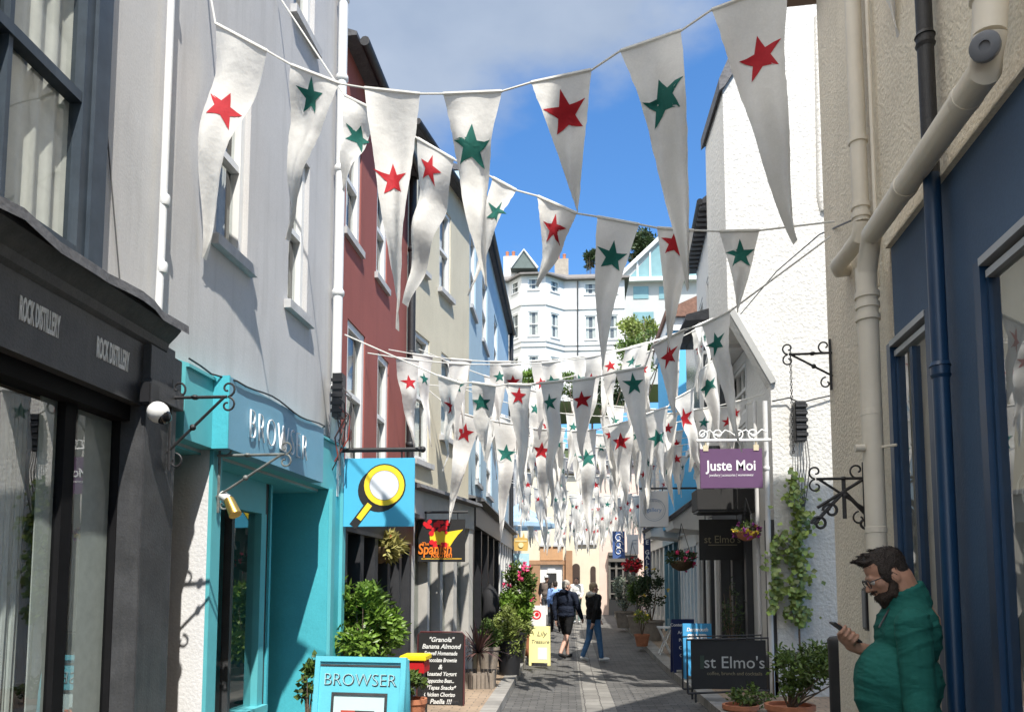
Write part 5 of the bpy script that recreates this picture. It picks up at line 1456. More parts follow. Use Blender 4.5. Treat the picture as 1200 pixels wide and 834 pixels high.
# ================================================================== PLANTS
def pot(lab_, c, r, h, m, soil=True, parent=None, taper=.75, nm='pot'):
    b = MB(); b.lathe(c, [(r * taper, 0), (r, h - .05), (r * 1.08, h - .05), (r * 1.08, h), (r * .92, h), (r * .9, h - .04), (.01, h - .04)], 20); o = b.build(nm, m, parent, True)
    return o
M_BLKPOT = mat('black_pot', (.02, .02, .022), .4, .2)
M_WOODP = mat('grey_planter_wood', (.24, .20, .16), .8, .2, 10, stain=.3)
M_FLP = mat('petal_pink', (.65, .05, .16), .6, .2, 10, island=.3); M_FLW = mat('petal_white', (.75, .7, .68), .6, .05); M_FLR = mat('petal_red', (.55, .02, .03), .6, .2, island=.3); M_FLYL = mat('petal_yellow', (.75, .55, .05), .6, .1); M_FLPU = mat('petal_purple', (.35, .05, .28), .6, .2, island=.3)
def plant(nm, lab, cat, c, r, n, L, m, base, potargs=None, w=.5, cl=16, stems=8, flowers=None, seed=1, droop=0.0, group=None):
    rr = random.Random(seed)
    t = thing(nm, lab, cat, base, 0, group)
    if potargs: pot('', base, potargs[0], potargs[1], potargs[2], parent=t)
    b = MB(); st = Vector(base) + Vector((0, 0, (potargs[1] - .06) if potargs else 0)); sticks(b, st, c, r, stems, .012, rr); b.build('stems', M_BARK, t)
    b = MB(); crown(b, c, r, n, L, L * w, cl, droop, rr); b.build('foliage', m, t)
    if flowers:
        for fm, k, fr, nm2 in flowers:
            b = MB()
            for _ in range(k):
                v = Vector((rr.gauss(0, 1), rr.gauss(0, 1) - .5, rr.gauss(0, 1) + .5)).normalized()
                q = Vector(c) + Vector((v.x * r[0], v.y * r[1], v.z * r[2])) * rr.uniform(.85, 1.08)
                for _ in range(7):
                    leaf(b, q, Vector((rr.gauss(0, 1), rr.gauss(0, 1), rr.gauss(0, 1) + .3)), fr, fr * .8)
            b.build(nm2, fm, t)
    return t
# bay tree behind the a-board
Yp = 7.0
c = at(424, 731, Yp); base = Vector((c.x, Yp, .1))
plant('potted_bay_tree', 'dense glossy bay tree behind the turquoise sandwich board', 'potted tree', c, (.36, .34, .40), 4300, .085, M_LEAFB, base, (.2, .42, M_BLKPOT), .42, 26, 14, seed=4)
c = at(362, 800, 5.9)
plant('ivy_plant', 'thin trailing ivy at the left side of the turquoise sandwich board', 'plant', c, (.07, .08, .26), 160, .06, M_LEAFM, Vector((c.x, 5.9, .1)), (.12, .3, M_TERRA), .7, 10, 6, seed=5)
c = at(483, 800, 8.2)
plant('potted_plant', 'leafy plant in a terracotta pot right of the turquoise sandwich board', 'potted plant', c, (.13, .13, .16), 260, .08, M_LEAFM, Vector((c.x, 8.2, .1)), (.15, .30, M_TERRA), .6, 10, 6, seed=6)
a = at(470, 783, 8.5); b_ = at(497, 768, 8.5)
t = thing('display_stand', 'red tray stand with a yellow top between the two boards', 'stand', (a.x, 8.5, .1))
for x in (a.x + .02, b_.x - .04):
    for y in (8.52, 8.81): b = MB(); b.box(x, x + .02, y, y + .02, .1, b_.z - .2); b.build('leg', M_IRON, t)
b = MB(); b.box(a.x, b_.x, 8.5, 8.85, b_.z - .2, b_.z - .06); b.build('tray', mat('crate_red', lin(190, 36, 40), .4, .05), t, bevel=.01)
b = MB(); b.box(a.x - .02, b_.x + .02, 8.48, 8.87, b_.z - .058, b_.z); b.build('top', mat('crate_yellow', lin(246, 214, 40), .4, .05), t, bevel=.01)
# cordyline
c0 = at(561, 792, 11.4); base = Vector((c0.x, 11.4, .1))
t = thing('cordyline', 'spiky bronze cordyline in a slatted wooden planter', 'potted plant', base)
b = MB(); hp = at(561, 785, 11.4).z
for k in range(8):
    x = base.x - .24 + k * .06; b.box(x, x + .05, 11.2, 11.225, .1, hp - .02 * (k % 2)); b.box(x, x + .05, 11.575, 11.6, .1, hp)
for k in range(6):
    y = 11.23 + k * .058; b.box(base.x - .24, base.x - .215, y, y + .048, .1, hp); b.box(base.x + .215, base.x + .24, y, y + .048, .1, hp)
b.box(base.x - .2, base.x + .2, 11.23, 11.57, .1, hp - .05); b.build('planter', M_WOODP, t)
b = MB(); rr = random.Random(8); top = at(561, 765, 11.4)
b2 = MB()
for k in range(80):
    az = rr.uniform(0, 6.283); el = rr.uniform(.1, 1.45); L_ = rr.uniform(.35, .62)
    d = Vector((math.cos(az) * math.cos(el), math.sin(az) * math.cos(el), math.sin(el))); side = d.cross(Vector((0, 0, 1))).normalized()
    pts = [top + d * L_ * q - Vector((0, 0, 1)) * (q ** 2) * L_ * .45 * math.cos(el) for q in (0, .3, .6, .85, 1)]
    ws = (.012, .017, .014, .008, .001)
    vs = [q + side * w_ for q, w_ in zip(pts, ws)] + [q - side * w_ for q, w_ in zip(pts, ws)]
    b2.add(vs, [(i, i + 1, i + 6, i + 5) for i in range(4)])
b2.build('leaves', mat('leaf_bronze', (.10, .05, .045), .5, .3, 6, island=.6, trans=.15), t)
b.tube([base + Vector((0, 0, .2)), top], .03, 8); b.build('trunk', M_BARK, t)
c = at(598, 742, 13.0)
plant('potted_shrub', 'pale green feathery shrub in a tall black pot', 'potted shrub', c, (.40, .34, .50), 4200, .075, M_LEAFY, Vector((at(597, 800, 13).x, 13, .1)), (.22, .58, M_BLKPOT), .35, 26, 14, seed=9)
c = at(572, 748, 12.6)
plant('potted_shrub', 'grey green shrub squeezed between the cordyline and the black pot', 'potted shrub', c, (.24, .2, .34), 1300, .065, M_LEAFM, Vector((c.x, 12.6, .1)), (.18, .5, M_WOODP), .4, 14, 8, seed=10)
c = at(603, 715, 15.0)
plant('potted_shrub', 'bright green round bush behind the black pot', 'potted shrub', c, (.42, .34, .40), 2600, .085, M_LEAFB, Vector((c.x, 15.0, .1)), (.25, .6, M_BLKPOT), .5, 18, 8, seed=11)
c = at(610, 690, 16.2)
plant('flowering_shrub', 'tall shrub covered in pink and white flowers on the left', 'flowering shrub', c, (.40, .38, .60), 3200, .085, M_LEAFM, Vector((c.x, 16.2, .1)), (.25, .5, M_TERRA), .5, 22, 10,
      [(M_FLP, 16, .075, 'pink_flowers'), (M_FLW, 8, .06, 'white_flowers')], seed=12)
# jacket-like bag at the black shopfront
c = at(574, 705, 14.4)
t = thing('hanging_coat', 'black coat hanging at the black shopfront', 'coat', c)
b = MB(); b.lathe(c - Vector((0, 0, .32)), [(.02, 0), (.17, .02), (.19, .2), (.17, .42), (.11, .56), (.04, .62), (.01, .66)], 14); b.build('cloth', mat('black_cloth', (.012, .012, .014), .8), t, True)
# planters on the right
for i, (x, y0, y1, Y, rx, m, lab, flw) in enumerate((
        (763, 665, 735, 19.6, .42, M_LEAFD, 'dark leafy shrub in a half barrel, nearest of the shaded row on the right', [(M_FLYL, 5, .06, 'yellow_flowers')]),
        (748, 672, 730, 21.6, .36, M_LEAFM, 'olive shrub in a half barrel, middle of the shaded row on the right', None),
        (732, 665, 728, 23.4, .42, mat('leaf_silver', (.22, .26, .20), .6, .2, 3, island=.4, trans=.15), 'silvery grey shrub in a pale wooden trough near the corner shop', None))):
    c = at(x, (y0 + y1) / 2 - 8, Y); base = Vector((c.x, Y, gz(Y) + .1))
    plant('potted_shrub', lab, 'potted shrub', c, (rx, rx, (at(x, y0, Y).z - c.z) * 1.05), 1500, .085, m, base, (.3, .5, M_WOODP), .5, 20, 10, flw, seed=20 + i)
c = at(752, 723, 18.2)
plant('potted_plant', 'low yellow flowering plant in a pot at the kerb on the right', 'potted plant', c, (.2, .2, .16), 300, .07, M_LEAFY, Vector((c.x, 18.2, gz(18.2) + .1)), (.17, .28, M_TERRA), .5, 10, 5, [(M_FLYL, 6, .05, 'yellow_flowers')], seed=30)
c = at(700, 700, 26.5)
b_ = None
# potted shrub beside st Elmo's sign
c = at(950, 784, 8.4)
plant('potted_shrub', 'sprawling green shrub in a wide terracotta pot below the ivy', 'potted shrub', c, (.50, .34, .30), 1700, .085, M_LEAFM, Vector((at(925, 800, 8.4).x, 8.4, .1)), (.24, .25, M_TERRA), .38, 22, 16, seed=31)
c = at(868, 826, 9.5)
plant('potted_plant', "low leafy plant in a terracotta bowl under the st Elmo's framed sign", 'potted plant', at(880, 815, 9.5), (.3, .2, .14), 420, .06, M_LEAFM, Vector((at(868, 826, 9.5).x, 9.5, 0.02)), (.2, .16, M_TERRA), .5, 14, 8, seed=32)
c = at(858, 715, 11.9)
plant('wispy_shrub', 'wispy dark shrub standing at the shop door behind the signs', 'shrub', c, (.2, .2, .55), 420, .06, M_LEAFD, Vector((c.x, 11.9, .1)), (.18, .35, M_BLKPOT), .4, 18, 12, seed=33)
# ivy climbing the gable
def ivy(lab, pts, wd, n, seed, Y=GY):
    rr = random.Random(seed)
    P_ = [at(x, y, Y - .05) for x, y in pts]
    base = Vector((P_[-1].x, Y - .1, .1))
    t = thing('climbing_ivy', lab, 'climbing plant', base)
    b = MB(); b.tube([base] + P_[::-1], .014, 6); b.build('stem', M_BARK, t)
    b = MB()
    for _ in range(n):
        k = rr.random() ** .9 * (len(P_) - 1); i = min(int(k), len(P_) - 2); q = P_[i].lerp(P_[i + 1], k - i)
        q = q + Vector((rr.gauss(0, .75) * wd * (.7 + .55 * math.sin(k * 5.3 + seed)), -abs(rr.gauss(0, .07)), rr.gauss(0, .06)))
        L_ = rr.uniform(.035, .115)
        d = Vector((rr.uniform(-.8, .8), rr.uniform(-.7, -.1), rr.uniform(-1, .1)))
        leaf(b, q, d, L_, L_ * .95, up=Vector((rr.uniform(-.4, .4), -1, rr.uniform(0, .6))))
    b.build('foliage', M_LEAFI, t); return t
M_LEAFI = mat('leaf_ivy', (.20, .27, .06), .4, .25, 5, island=.5, trans=.2)
ivy('main column of climbing ivy on the white gable wall', [(928, 556), (933, 585), (939, 612), (928, 640), (937, 668), (929, 700), (936, 725)], .12, 720, 41)
ivy('thin ivy strand left of the main ivy column', [(918, 622), (906, 640), (904, 662), (909, 690), (903, 712)], .06, 190, 42)
# hanging baskets
def basket(lab, x, y, Y, r, m, flw, seed, n=500, long=.09, top=None, bm_=None):
    c = at(x, y, Y)
    t = thing('hanging_basket', lab, 'hanging basket', c)
    b = MB(); b.lathe(c - Vector((0, 0, r * .75)), [(r * .25, 0), (r * .7, r * .25), (r * .85, r * .65), (r * .8, r * .7), (.01, r * .6)], 16); b.build('bowl', bm_ or mat('coir_liner', (.10, .065, .035), .95, .3, 40), t, True)
    hk = Vector((c.x, Y, c.z + r * 2.6)) if top is None else at(x, top, Y)
    b = MB()
    for k in range(3): q = 2.1 * k; b.tube([c + Vector((math.cos(q) * r * .8, math.sin(q) * r * .8, -.05)), hk], .005, 5)
    b.build('chain', M_IRON, t)
    rr = random.Random(seed)
    b = MB(); crown(b, c + Vector((0, 0, r * .15)), (r, r, r * .62), n, long, long * .35, 16, 0, rr); b.build('foliage', m, t)
    for fm, k, fr, nm2 in flw:
        b = MB()
        for _ in range(k):
            v = Vector((rr.gauss(0, 1), rr.gauss(0, 1) - .6, rr.gauss(0, .7) + .2)).normalized(); q = c + Vector((v.x * r, v.y * r, v.z * r * .7))
            for _ in range(7): leaf(b, q, Vector((rr.gauss(0, 1), rr.gauss(0, 1), rr.gauss(0, 1))), fr, fr * .8)
        b.build(nm2, fm, t)
    return t
basket('hanging basket of yellow green grasses under the magnifying glass sign', 441, 640, 8.4, .25, mat('leaf_straw', (.34, .31, .10), .6, .3, 5, island=.5, trans=.2), [(M_FLR, 3, .03, 'red_flowers')], 51, 1500, .14)
basket('terracotta basket of yellow and magenta flowers beside the white house', 875, 622, 11.0, .18, M_LEAFM, [(M_FLYL, 9, .05, 'yellow_flowers'), (M_FLPU, 12, .055, 'magenta_flowers')], 52, 260, .06, bm_=M_TERRA)
basket('dark hanging basket with dusty pink flowers over the pale shopfront', 799, 656, 14.2, .26, M_LEAFD, [(M_FLP, 8, .06, 'pink_flowers')], 53, 500, .09)
basket('hanging basket of bright red and pink flowers near the corner shop', 741, 662, 21.0, .24, M_LEAFD, [(M_FLR, 26, .09, 'red_flowers'), (M_FLP, 8, .08, 'pink_flowers')], 54, 300, .09)
# ================================================================== BUNTING
ORD = ['first', 'second', 'third', 'fourth', 'fifth', 'sixth', 'seventh', 'eighth', 'ninth', 'tenth', 'eleventh', 'twelfth', 'thirteenth', 'fourteenth', 'fifteenth', 'sixteenth', 'seventeenth', 'eighteenth', 'nineteenth', 'twentieth']


def pennant(root, A, B, T, col, star_c, star_r, rr, twist=0.0):
    """one pennant hanging from A-B with its tip at T; the star is sewn on it at star_c (u, v)"""
    A, B, T = Vector(A), Vector(B), Vector(T)
    nrm = (B - A).cross(T - A).normalized()
    if nrm.y > 0: nrm = -nrm
    Wt = (B - A).length; Ln = ((A + B) / 2 - T).length
    ph, ph2 = rr.uniform(0, 6.28), rr.uniform(0, 6.28)
    k1, k2 = rr.uniform(.7, 1.15), rr.uniform(1.2, 2.3)
    amp = Wt * rr.uniform(.09, .17); am2 = Ln * rr.uniform(.018, .04); bow = Wt * rr.uniform(-.10, .10)
    side = (B - A).normalized()

    def S(u, v, off=0.0):
        wv = max(1 - v, .03)
        c = ((A + B) / 2).lerp(T, v)
        p = c + (B - A) * (u - .5) * wv
        p += side * bow * math.sin(v * math.pi)
        env = min(1, v * 4) * (1 - .25 * v)
        fold = amp * env * (math.sin(6.283 * k1 * (u - .5) * (1 - .4 * v) + ph + 2.2 * v) - math.sin(ph + 2.2 * v) * .4)
        wave = am2 * math.sin(k2 * 6.283 * v + ph2) * min(1, v * 3)
        tw = twist * (u - .5) * wv * Wt * env
        q_ = Vector((u * 3 + ph, v * 7 + ph2, 1.3)); crk = noise.noise(q_) * .014 * env + noise.noise(q_ * 3.1) * .004 * env
        if u < .06 or u > .94: p += side * noise.noise(Vector((v * 42, u * 9, ph))) * .005
        return p + nrm * (fold + wave + tw + crk + off) + side * (-abs(tw) * .25 * (1 if u > .5 else -1))
    nu, nv = 12, 30
    m = MB()
    for j in range(nv + 1):
        for i in range(nu + 1): m.v.append(S(i / nu, j / nv * .995))
    for j in range(nv):
        for i in range(nu):
            a = j * (nu + 1) + i; m.f.append([a, a + 1, a + nu + 2, a + nu + 1]); m.mi.append(0)
    fl = m.build('flag', M_FLAG, root, True)
    su, sv = star_c
    rot = rr.uniform(-.12, .12)
    s = MB()
    for off in (.0035, -.0035):
        rings = []
        for q in (0, .25, .5, .75, 1.0):
            row = []
            for k in range(10):
                r0 = star_r * (1 if k % 2 == 0 else .40); r1 = star_r * (.40 if k % 2 == 0 else 1)
                a0 = math.pi / 2 + rot + k * math.pi / 5; a1 = a0 + math.pi / 5
                for h in (0, .5):
                    x = (r0 * math.cos(a0)) * (1 - h) + r1 * math.cos(a1) * h; y = (r0 * math.sin(a0)) * (1 - h) + r1 * math.sin(a1) * h
                    v = sv - y * q / Ln; u = su + x * q / (Wt * max(1 - v, .05))
                    row.append(S(u, v, off))
            rings.append(row)
        b0 = len(s.v); s.v += [p for r_ in rings for p in r_]
        for i in range(4):
            for k in range(20):
                k2_ = (k + 1) % 20
                s.f.append([b0 + i * 20 + k, b0 + i * 20 + k2_, b0 + (i + 1) * 20 + k2_, b0 + (i + 1) * 20 + k]); s.mi.append(0)
    s.build('star', M_RED if col == 'r' else M_GREEN, fl, True)
    return A, B


def bunting(label, Lp, Rp, flags=None, n=8, sag=.4, seed=0, fw=.27, fl=(.8, 1.1)):
    rr = random.Random(seed)
    Lp, Rp = Vector(Lp), Vector(Rp)
    root = thing('bunting_string', label, 'bunting', Lp, 0, 'bunting strings across the street')
    rope = [Lp]
    d = Rp - Lp
    hd = Vector((d.x, d.y, 0)).normalized(); nn = Vector((-hd.y, hd.x, 0))
    if flags:
        def on(px, py, extra=0.0):
            r_ = ray(px, py); t_ = (Lp + Vector((0, extra, 0)) - CAM).dot(nn) / r_.dot(nn); return CAM + r_ * t_
        for k, (x0, y0, x1, y1, tx, ty, col, sx, sy, sr) in enumerate(flags):
            A, B, T = on(x0, y0), on(x1, y1), on(tx, ty, rr.uniform(-.05, .2))
            T0 = on(tx, ty); Sc = on(sx, sy)
            mid = (A + B) / 2; ax = (T0 - mid); v = max(.08, min(.7, (Sc - mid).dot(ax) / ax.length_squared))
            c = mid + ax * v; u = .5 + max(-.12, min(.12, (Sc - c).dot((B - A).normalized()) / ((B - A).length * (1 - v))))
            pennant(root, A, B, T, col, (u, v), sr * (A - CAM).dot(FWD) / F, rr, rr.uniform(-.5, .5))
            rope += [A, B]
        rope.append(Rp)
    else:
        Lt = d.length
        per = Lt / (n + .6)
        f = lambda q: Lp + d * q - Vector((0, 0, sag * 4 * q * (1 - q)))
        for k in range(n):
            q = (.3 + (k + .5)) / (n + .6) + rr.uniform(-.01, .01); h = fw / Lt / 2 * rr.uniform(.9, 1.1)
            A, B = f(q - h), f(q + h)
            Ln = rr.uniform(*fl)
            T = (A + B) / 2 + Vector((rr.uniform(-.14, .14), rr.uniform(-.22, .3), -Ln))
            pennant(root, A, B, T, 'rg'[(k + seed) % 2], (.5, rr.uniform(.2, .3)), rr.uniform(.075, .09), rr, rr.uniform(-.7, .7))
            rope += [A, B]
        rope.append(Rp)
    pts, rad = [], []
    for i, q in enumerate(rope):
        if 0 < i < len(rope) - 1:
            o_ = (rope[i + 1] - q).normalized() * .004 if i % 2 else (rope[i - 1] - q).normalized() * .004
            pts += [q - o_, q + o_] if i % 2 else [q + o_, q - o_]; rad += [.0065, .011] if i % 2 else [.011, .0065]
        else: pts.append(q); rad.append(.0065)
    m = MB(); m.tube(pts, rad, 6); m.build('rope', M_ROPE, root)
    return root


L1 = LB.P(.25, .02, at(200, -14, 4.5).z); R1 = RB.P(4.0, .02, at(1060, -75, 4.0).z)
bunting('nearest bunting string, big pennants with red and green stars high across the street', L1, R1, [
    (253, 28, 313, 60, 235, 302, 'r', 266, 131, 23),
    (341, 76, 398, 98, 333, 281, 'g', 362, 112, 21),
    (427, 103, 492, 110, 463, 386, 'r', 458, 210, 22),
    (519, 110, 588, 107, 570, 336, 'g', 557, 172, 26),
    (622, 97, 693, 82, 677, 250, 'r', 662, 131, 27),
    (727, 60, 798, 36, 806, 344, 'g', 773, 121, 27),
    (834, 12, 924, -22, 935, 282, 'r', 898, 62, 27),
    (1006, -48, 1062, -68, 1052, 46, 'r', 1036, -30, 20)], seed=3)
L2 = LB.P(1.3, .02, at(262, 0, 5.5).z); R2 = RB.P(RB.at(1001, 258)[0], .12, RB.at(1001, 258)[1])
bunting('second bunting string from the camera, tied to the cream waste pipe on the right', L2, R2, [
    (404, 112, 437, 128, 400, 222, 'g', 421, 157, 15),
    (489, 162, 532, 187, 477, 360, 'r', 503, 200, 17),
    (577, 208, 605, 223, 549, 348, 'g', 584, 250, 15),
    (630, 230, 676, 250, 629, 336, 'r', 647, 268, 18),
    (700, 254, 749, 263, 706, 440, 'g', 720, 300, 19),
    (770, 267, 813, 270, 783, 412, 'r', 790, 286, 17),
    (843, 271, 890, 270, 864, 366, 'g', 866, 298, 18)], seed=4)
sp_ = LB.at(398, 400, .07)[0]
L3 = LB.P(sp_, .12, LB.at(404, 392, .12)[1]); R3 = RB.P(RB.at(998, 268)[0] + .05, .12, RB.at(998, 272)[1])
bunting('third bunting string, running diagonally from the white downpipe to the cream wall', L3, R3, [
    (513, 440, 540, 449, 520, 552, 'r', 525, 475, 11),
    (553, 448, 581, 452, 568, 540, 'g', 565, 472, 11),
    (596, 450, 623, 451, 615, 592, 'r', 609, 464, 11),
    (633, 449, 661, 446, 645, 594, 'g', 645, 471, 11),
    (671, 446, 698, 442, 684, 540, 'r', 684, 468, 11),
    (721, 436, 755, 430, 757, 572, 'g', 741, 450, 14),
    (765, 405, 803, 386, 791, 490, 'r', 786, 416, 14),
    (823, 381, 856, 364, 869, 530, 'g', 839, 402, 14)], seed=5)
L4 = CR.P(.15, .06, CR.at(482, 445)[1]); R4 = (XU - .02, GY + .1, at(850, 388, GY).z)
bunting('low hanging bunting string with eight large pennants, from cream house to white jetty', L4, R4, [
    (533, 482, 566, 491, 526, 613, 'r', 545, 507, 12),
    (578, 493, 607, 498, 586, 634, 'g', 592, 531, 12),
    (625, 502, 652, 504, 640, 606, 'r', 636, 528, 11),
    (670, 505, 699, 503, 690, 642, 'g', 686, 537, 12),
    (712, 499, 741, 492, 734, 590, 'r', 727, 517, 11),
    (757, 485, 783, 476, 780, 570, 'g', 768, 512, 11),
    (786, 470, 813, 455, 821, 552, 'r', 802, 489, 13),
    (818, 436, 838, 420, 846, 530, 'g', 826, 452, 11)], seed=6)
rr0 = random.Random(77)
Ylist = [8.4, 9.2, 10.0, 10.8, 11.5, 12.2, 12.9, 13.6, 14.3, 15.0, 15.8, 16.6, 17.4, 18.2, 19.0, 19.8, 20.6, 21.4, 22.2, 23.0, 23.8, 24.6, 25.4, 26.2, 27.0]
ORD += ['twenty-first', 'twenty-second', 'twenty-third', 'twenty-fourth', 'twenty-fifth', 'twenty-sixth', 'twenty-seventh', 'twenty-eighth', 'twenty-ninth', 'thirtieth']
for k, Y in enumerate(Ylist):
    zb_ = min(4.6, 1.75 + .265 * Y) if Y < 13 else 4.6 - (Y - 13) * .035; zL = zb_ + rr0.uniform(-.4, .2); zR = zb_ + rr0.uniform(-.4, .25)
    dy = rr0.choice((-1, 1)) * rr0.uniform(.4, 1.1)
    yl, yr = Y + dy, Y - dy
    if yl < 13.1: sl_ = (yl - CR.o.y) / CR.u.y if yl > CR.o.y else 0; pl_ = CR.P(sl_, .04, zL) if yl > CR.o.y else RD.P((yl - RD.o.y) / RD.u.y, .04, zL)
    else: pl_ = Vector((BL.o.x + .03, yl, zL))
    if yr < 11: pr = Vector((XU + .0, GY + .05, max(zR + .9, zj0 + .05)))
    elif yr < 16: pr = Vector((GU.P((yr - GU.o.y), .03, 0).x, yr, zR + .75)) if zR + .75 > zj0 else Vector((XL - .45 if zR > 5 else XL - .03, yr, zR))
    else: pr = Vector((XL - .02 if Y > 19.5 else xl + .0, max(yr, 16.55), zR))
    bunting('%s bunting string counted away from the camera, %s pennants, leftmost star %s' % (ORD[k + (3 if k < 4 else 4)], ('eight', 'nine')[k % 3 > 0], ('red', 'green')[k % 2]), pl_, pr, None, 8 + (k % 3 > 0), .38, 100 + k, .28, (.8, 1.12))
# ================================================================== PEOPLE
def blob(pieces, voxel, smooth, name, m, parent, mats=None):
    """overlapping tapered limbs and rounded masses fused into one continuous skin"""
    bm = bmesh.new()
    for pc in pieces:
        if pc[0] == 'c':
            _, p0, r0, p1, r1 = pc
            p0, p1 = Vector(p0), Vector(p1); d = p1 - p0; n = max(2, int(d.length / max(min(r0, r1) * .5, .004)))
            n = min(n, 14)
            ax = d.normalized(); a = ax.orthogonal().normalized(); b = ax.cross(a)
            prof = [(p0 - ax * r0 * math.sin(q), r0 * math.cos(q)) for q in (1.45, 1.0, .5)] + [(p0.lerp(p1, i / n), r0 + (r1 - r0) * i / n) for i in range(n + 1)] + [(p1 + ax * r1 * math.sin(q), r1 * math.cos(q)) for q in (.5, 1.0, 1.45)]
            rings = []
            for c, r in prof: rings.append([bm.verts.new(c + (a * math.cos(2 * math.pi * k / 14) + b * math.sin(2 * math.pi * k / 14)) * r) for k in range(14)])
            for i in range(len(rings) - 1):
                for k in range(14): bm.faces.new((rings[i][k], rings[i][(k + 1) % 14], rings[i + 1][(k + 1) % 14], rings[i + 1][k]))
            bm.faces.new(rings[0][::-1]); bm.faces.new(rings[-1])
        else:
            _, c, r = pc[:3]; M = pc[3] if len(pc) > 3 else Matrix.Identity(3)
            A = M.to_4x4() @ Matrix.Diagonal((*r, 1)); A.translation = Vector(c)
            bmesh.ops.create_uvsphere(bm, u_segments=20, v_segments=14, radius=1, matrix=A)
    bmesh.ops.recalc_face_normals(bm, faces=bm.faces)
    me = bpy.data.meshes.new('tmp'); bm.to_mesh(me); bm.free()
    o = bpy.data.objects.new('tmp', me); C.objects.link(o)
    md = o.modifiers.new('r', 'REMESH'); md.mode = 'VOXEL'; md.voxel_size = voxel; md.use_smooth_shade = True
    if smooth: sm = o.modifiers.new('s', 'SMOOTH'); sm.iterations = smooth; sm.factor = .5
    bpy.context.view_layer.update()
    me2 = bpy.data.meshes.new_from_object(o.evaluated_get(bpy.context.evaluated_depsgraph_get()))
    bpy.data.objects.remove(o); bpy.data.meshes.remove(me)
    me2.name = name
    if parent is not None: me2.transform(world(parent).inverted())
    me2.materials.clear(); me2.materials.append(m)
    for p in me2.polygons: p.use_smooth = True
    ob = bpy.data.objects.new(name, me2); C.objects.link(ob)
    if parent is not None: ob.parent = parent
    return ob


M_SKIN = mat('skin', (.46, .25, .17), .5, .08, 20, spec=.35)
M_SKIN2 = mat('skin_pale', (.56, .34, .26), .55, .08, 20, spec=.3)
M_HAIRD = mat('hair_dark_brown', (.022, .014, .010), .6, .3, 60, bump=.5, bscale=160)
M_HAIRG = mat('hair_grey', (.42, .38, .33), .7, .2, 60, bump=.4, bscale=120)
M_HAIRB = mat('hair_sandy', (.40, .29, .18), .7, .2, 60, bump=.4, bscale=120)


def cloth(name, col, rough=.85, fold=.6, sc=(7, 7, 16), fine=260):
    m = mat(name, col, rough, .10, 9, fine=.05)
    N, L = m.node_tree.nodes, m.node_tree.links; p = N['Principled BSDF']; p.inputs['Specular IOR Level'].default_value = .15
    geo = N.new('ShaderNodeNewGeometry'); mp = N.new('ShaderNodeMapping'); mp.inputs['Scale'].default_value = sc; mp.inputs['Rotation'].default_value = (.3, .5, .2)
    L.new(geo.outputs['Position'], mp.inputs['Vector'])
    n = N.new('ShaderNodeTexNoise'); n.inputs['Scale'].default_value = 1; n.inputs['Detail'].default_value = 2.5; n.inputs['Distortion'].default_value = .6; L.new(mp.outputs[0], n.inputs['Vector'])
    b = N.new('ShaderNodeBump'); b.inputs['Strength'].default_value = fold; b.inputs['Distance'].default_value = .035; L.new(n.outputs['Fac'], b.inputs['Height'])
    n2 = N.new('ShaderNodeTexNoise'); n2.inputs['Scale'].default_value = fine; L.new(geo.outputs['Position'], n2.inputs['Vector'])
    b2 = N.new('ShaderNodeBump'); b2.inputs['Strength'].default_value = .25; b2.inputs['Distance'].default_value = .004; L.new(n2.outputs['Fac'], b2.inputs['Height']); L.new(b.outputs[0], b2.inputs['Normal'])
    L.new(b2.outputs[0], p.inputs['Normal'])
    return m


# ------------------------------------------------ the man with the phone
YM = 3.35
G = lambda x, y, dy=0.0: at(x, y, YM + dy)
foot = G(1062, 900); foot.z = 0.0
man = thing('person', 'bearded man in a teal green jumper and glasses looking down at a phone', 'person', (foot.x, YM, 0))
hc = G(1039, 673)
yaw_ = R(6)
tl = R(25)
fw_ = Vector((-math.cos(tl) * math.cos(yaw_), math.cos(tl) * math.sin(yaw_), -math.sin(tl)))
sd_ = Vector((-math.sin(yaw_), -math.cos(yaw_), 0)).normalized()       # towards the camera: his left
up_ = fw_.cross(sd_); up_ = up_ if up_.z > 0 else -up_
HM = Matrix((fw_, sd_, up_)).transposed()
h = lambda f, u, s=0.0: hc + fw_ * f + up_ * u + sd_ * s
K = .86
def hh(f, u, s=0.0): return h(f * K, u * K, s * K)
k3 = lambda a, b, c: (a * K, b * K, c * K)
nb_ = G(1062, 702)
body = [('e', hh(-.010, .045), k3(.098, .078, .088), HM), ('e', hh(.035, -.02), k3(.060, .062, .085), HM), ('e', hh(.035, -.075), k3(.05, .05, .045), HM), ('e', hh(.062, -.10), k3(.024, .026, .022), HM),
        ('c', hh(.082, .016, -.03), .012, hh(.082, .016, .03), .012), ('c', hh(.090, .0), .008, hh(.112, -.034), .012), ('e', hh(.098, -.036, .012), k3(.012, .010, .009), HM), ('e', hh(.098, -.036, -.012), k3(.012, .010, .009), HM),
        ('e', hh(.089, -.058), k3(.012, .022, .008), HM), ('e', hh(.086, -.070), k3(.012, .020, .008), HM),
        ('e', hh(.050, -.02, .045), k3(.03, .022, .03), HM), ('e', hh(.050, -.02, -.045), k3(.03, .022, .03), HM),
        ('c', hh(-.035, -.03), .064, nb_ + Vector((.012, 0, -.02)), .066), ('c', nb_, .07, G(1072, 730), .10),
        ('e', hh(-.012, -.015, .074), k3(.022, .009, .034), HM), ('e', hh(-.012, -.015, -.074), k3(.022, .009, .034), HM)]
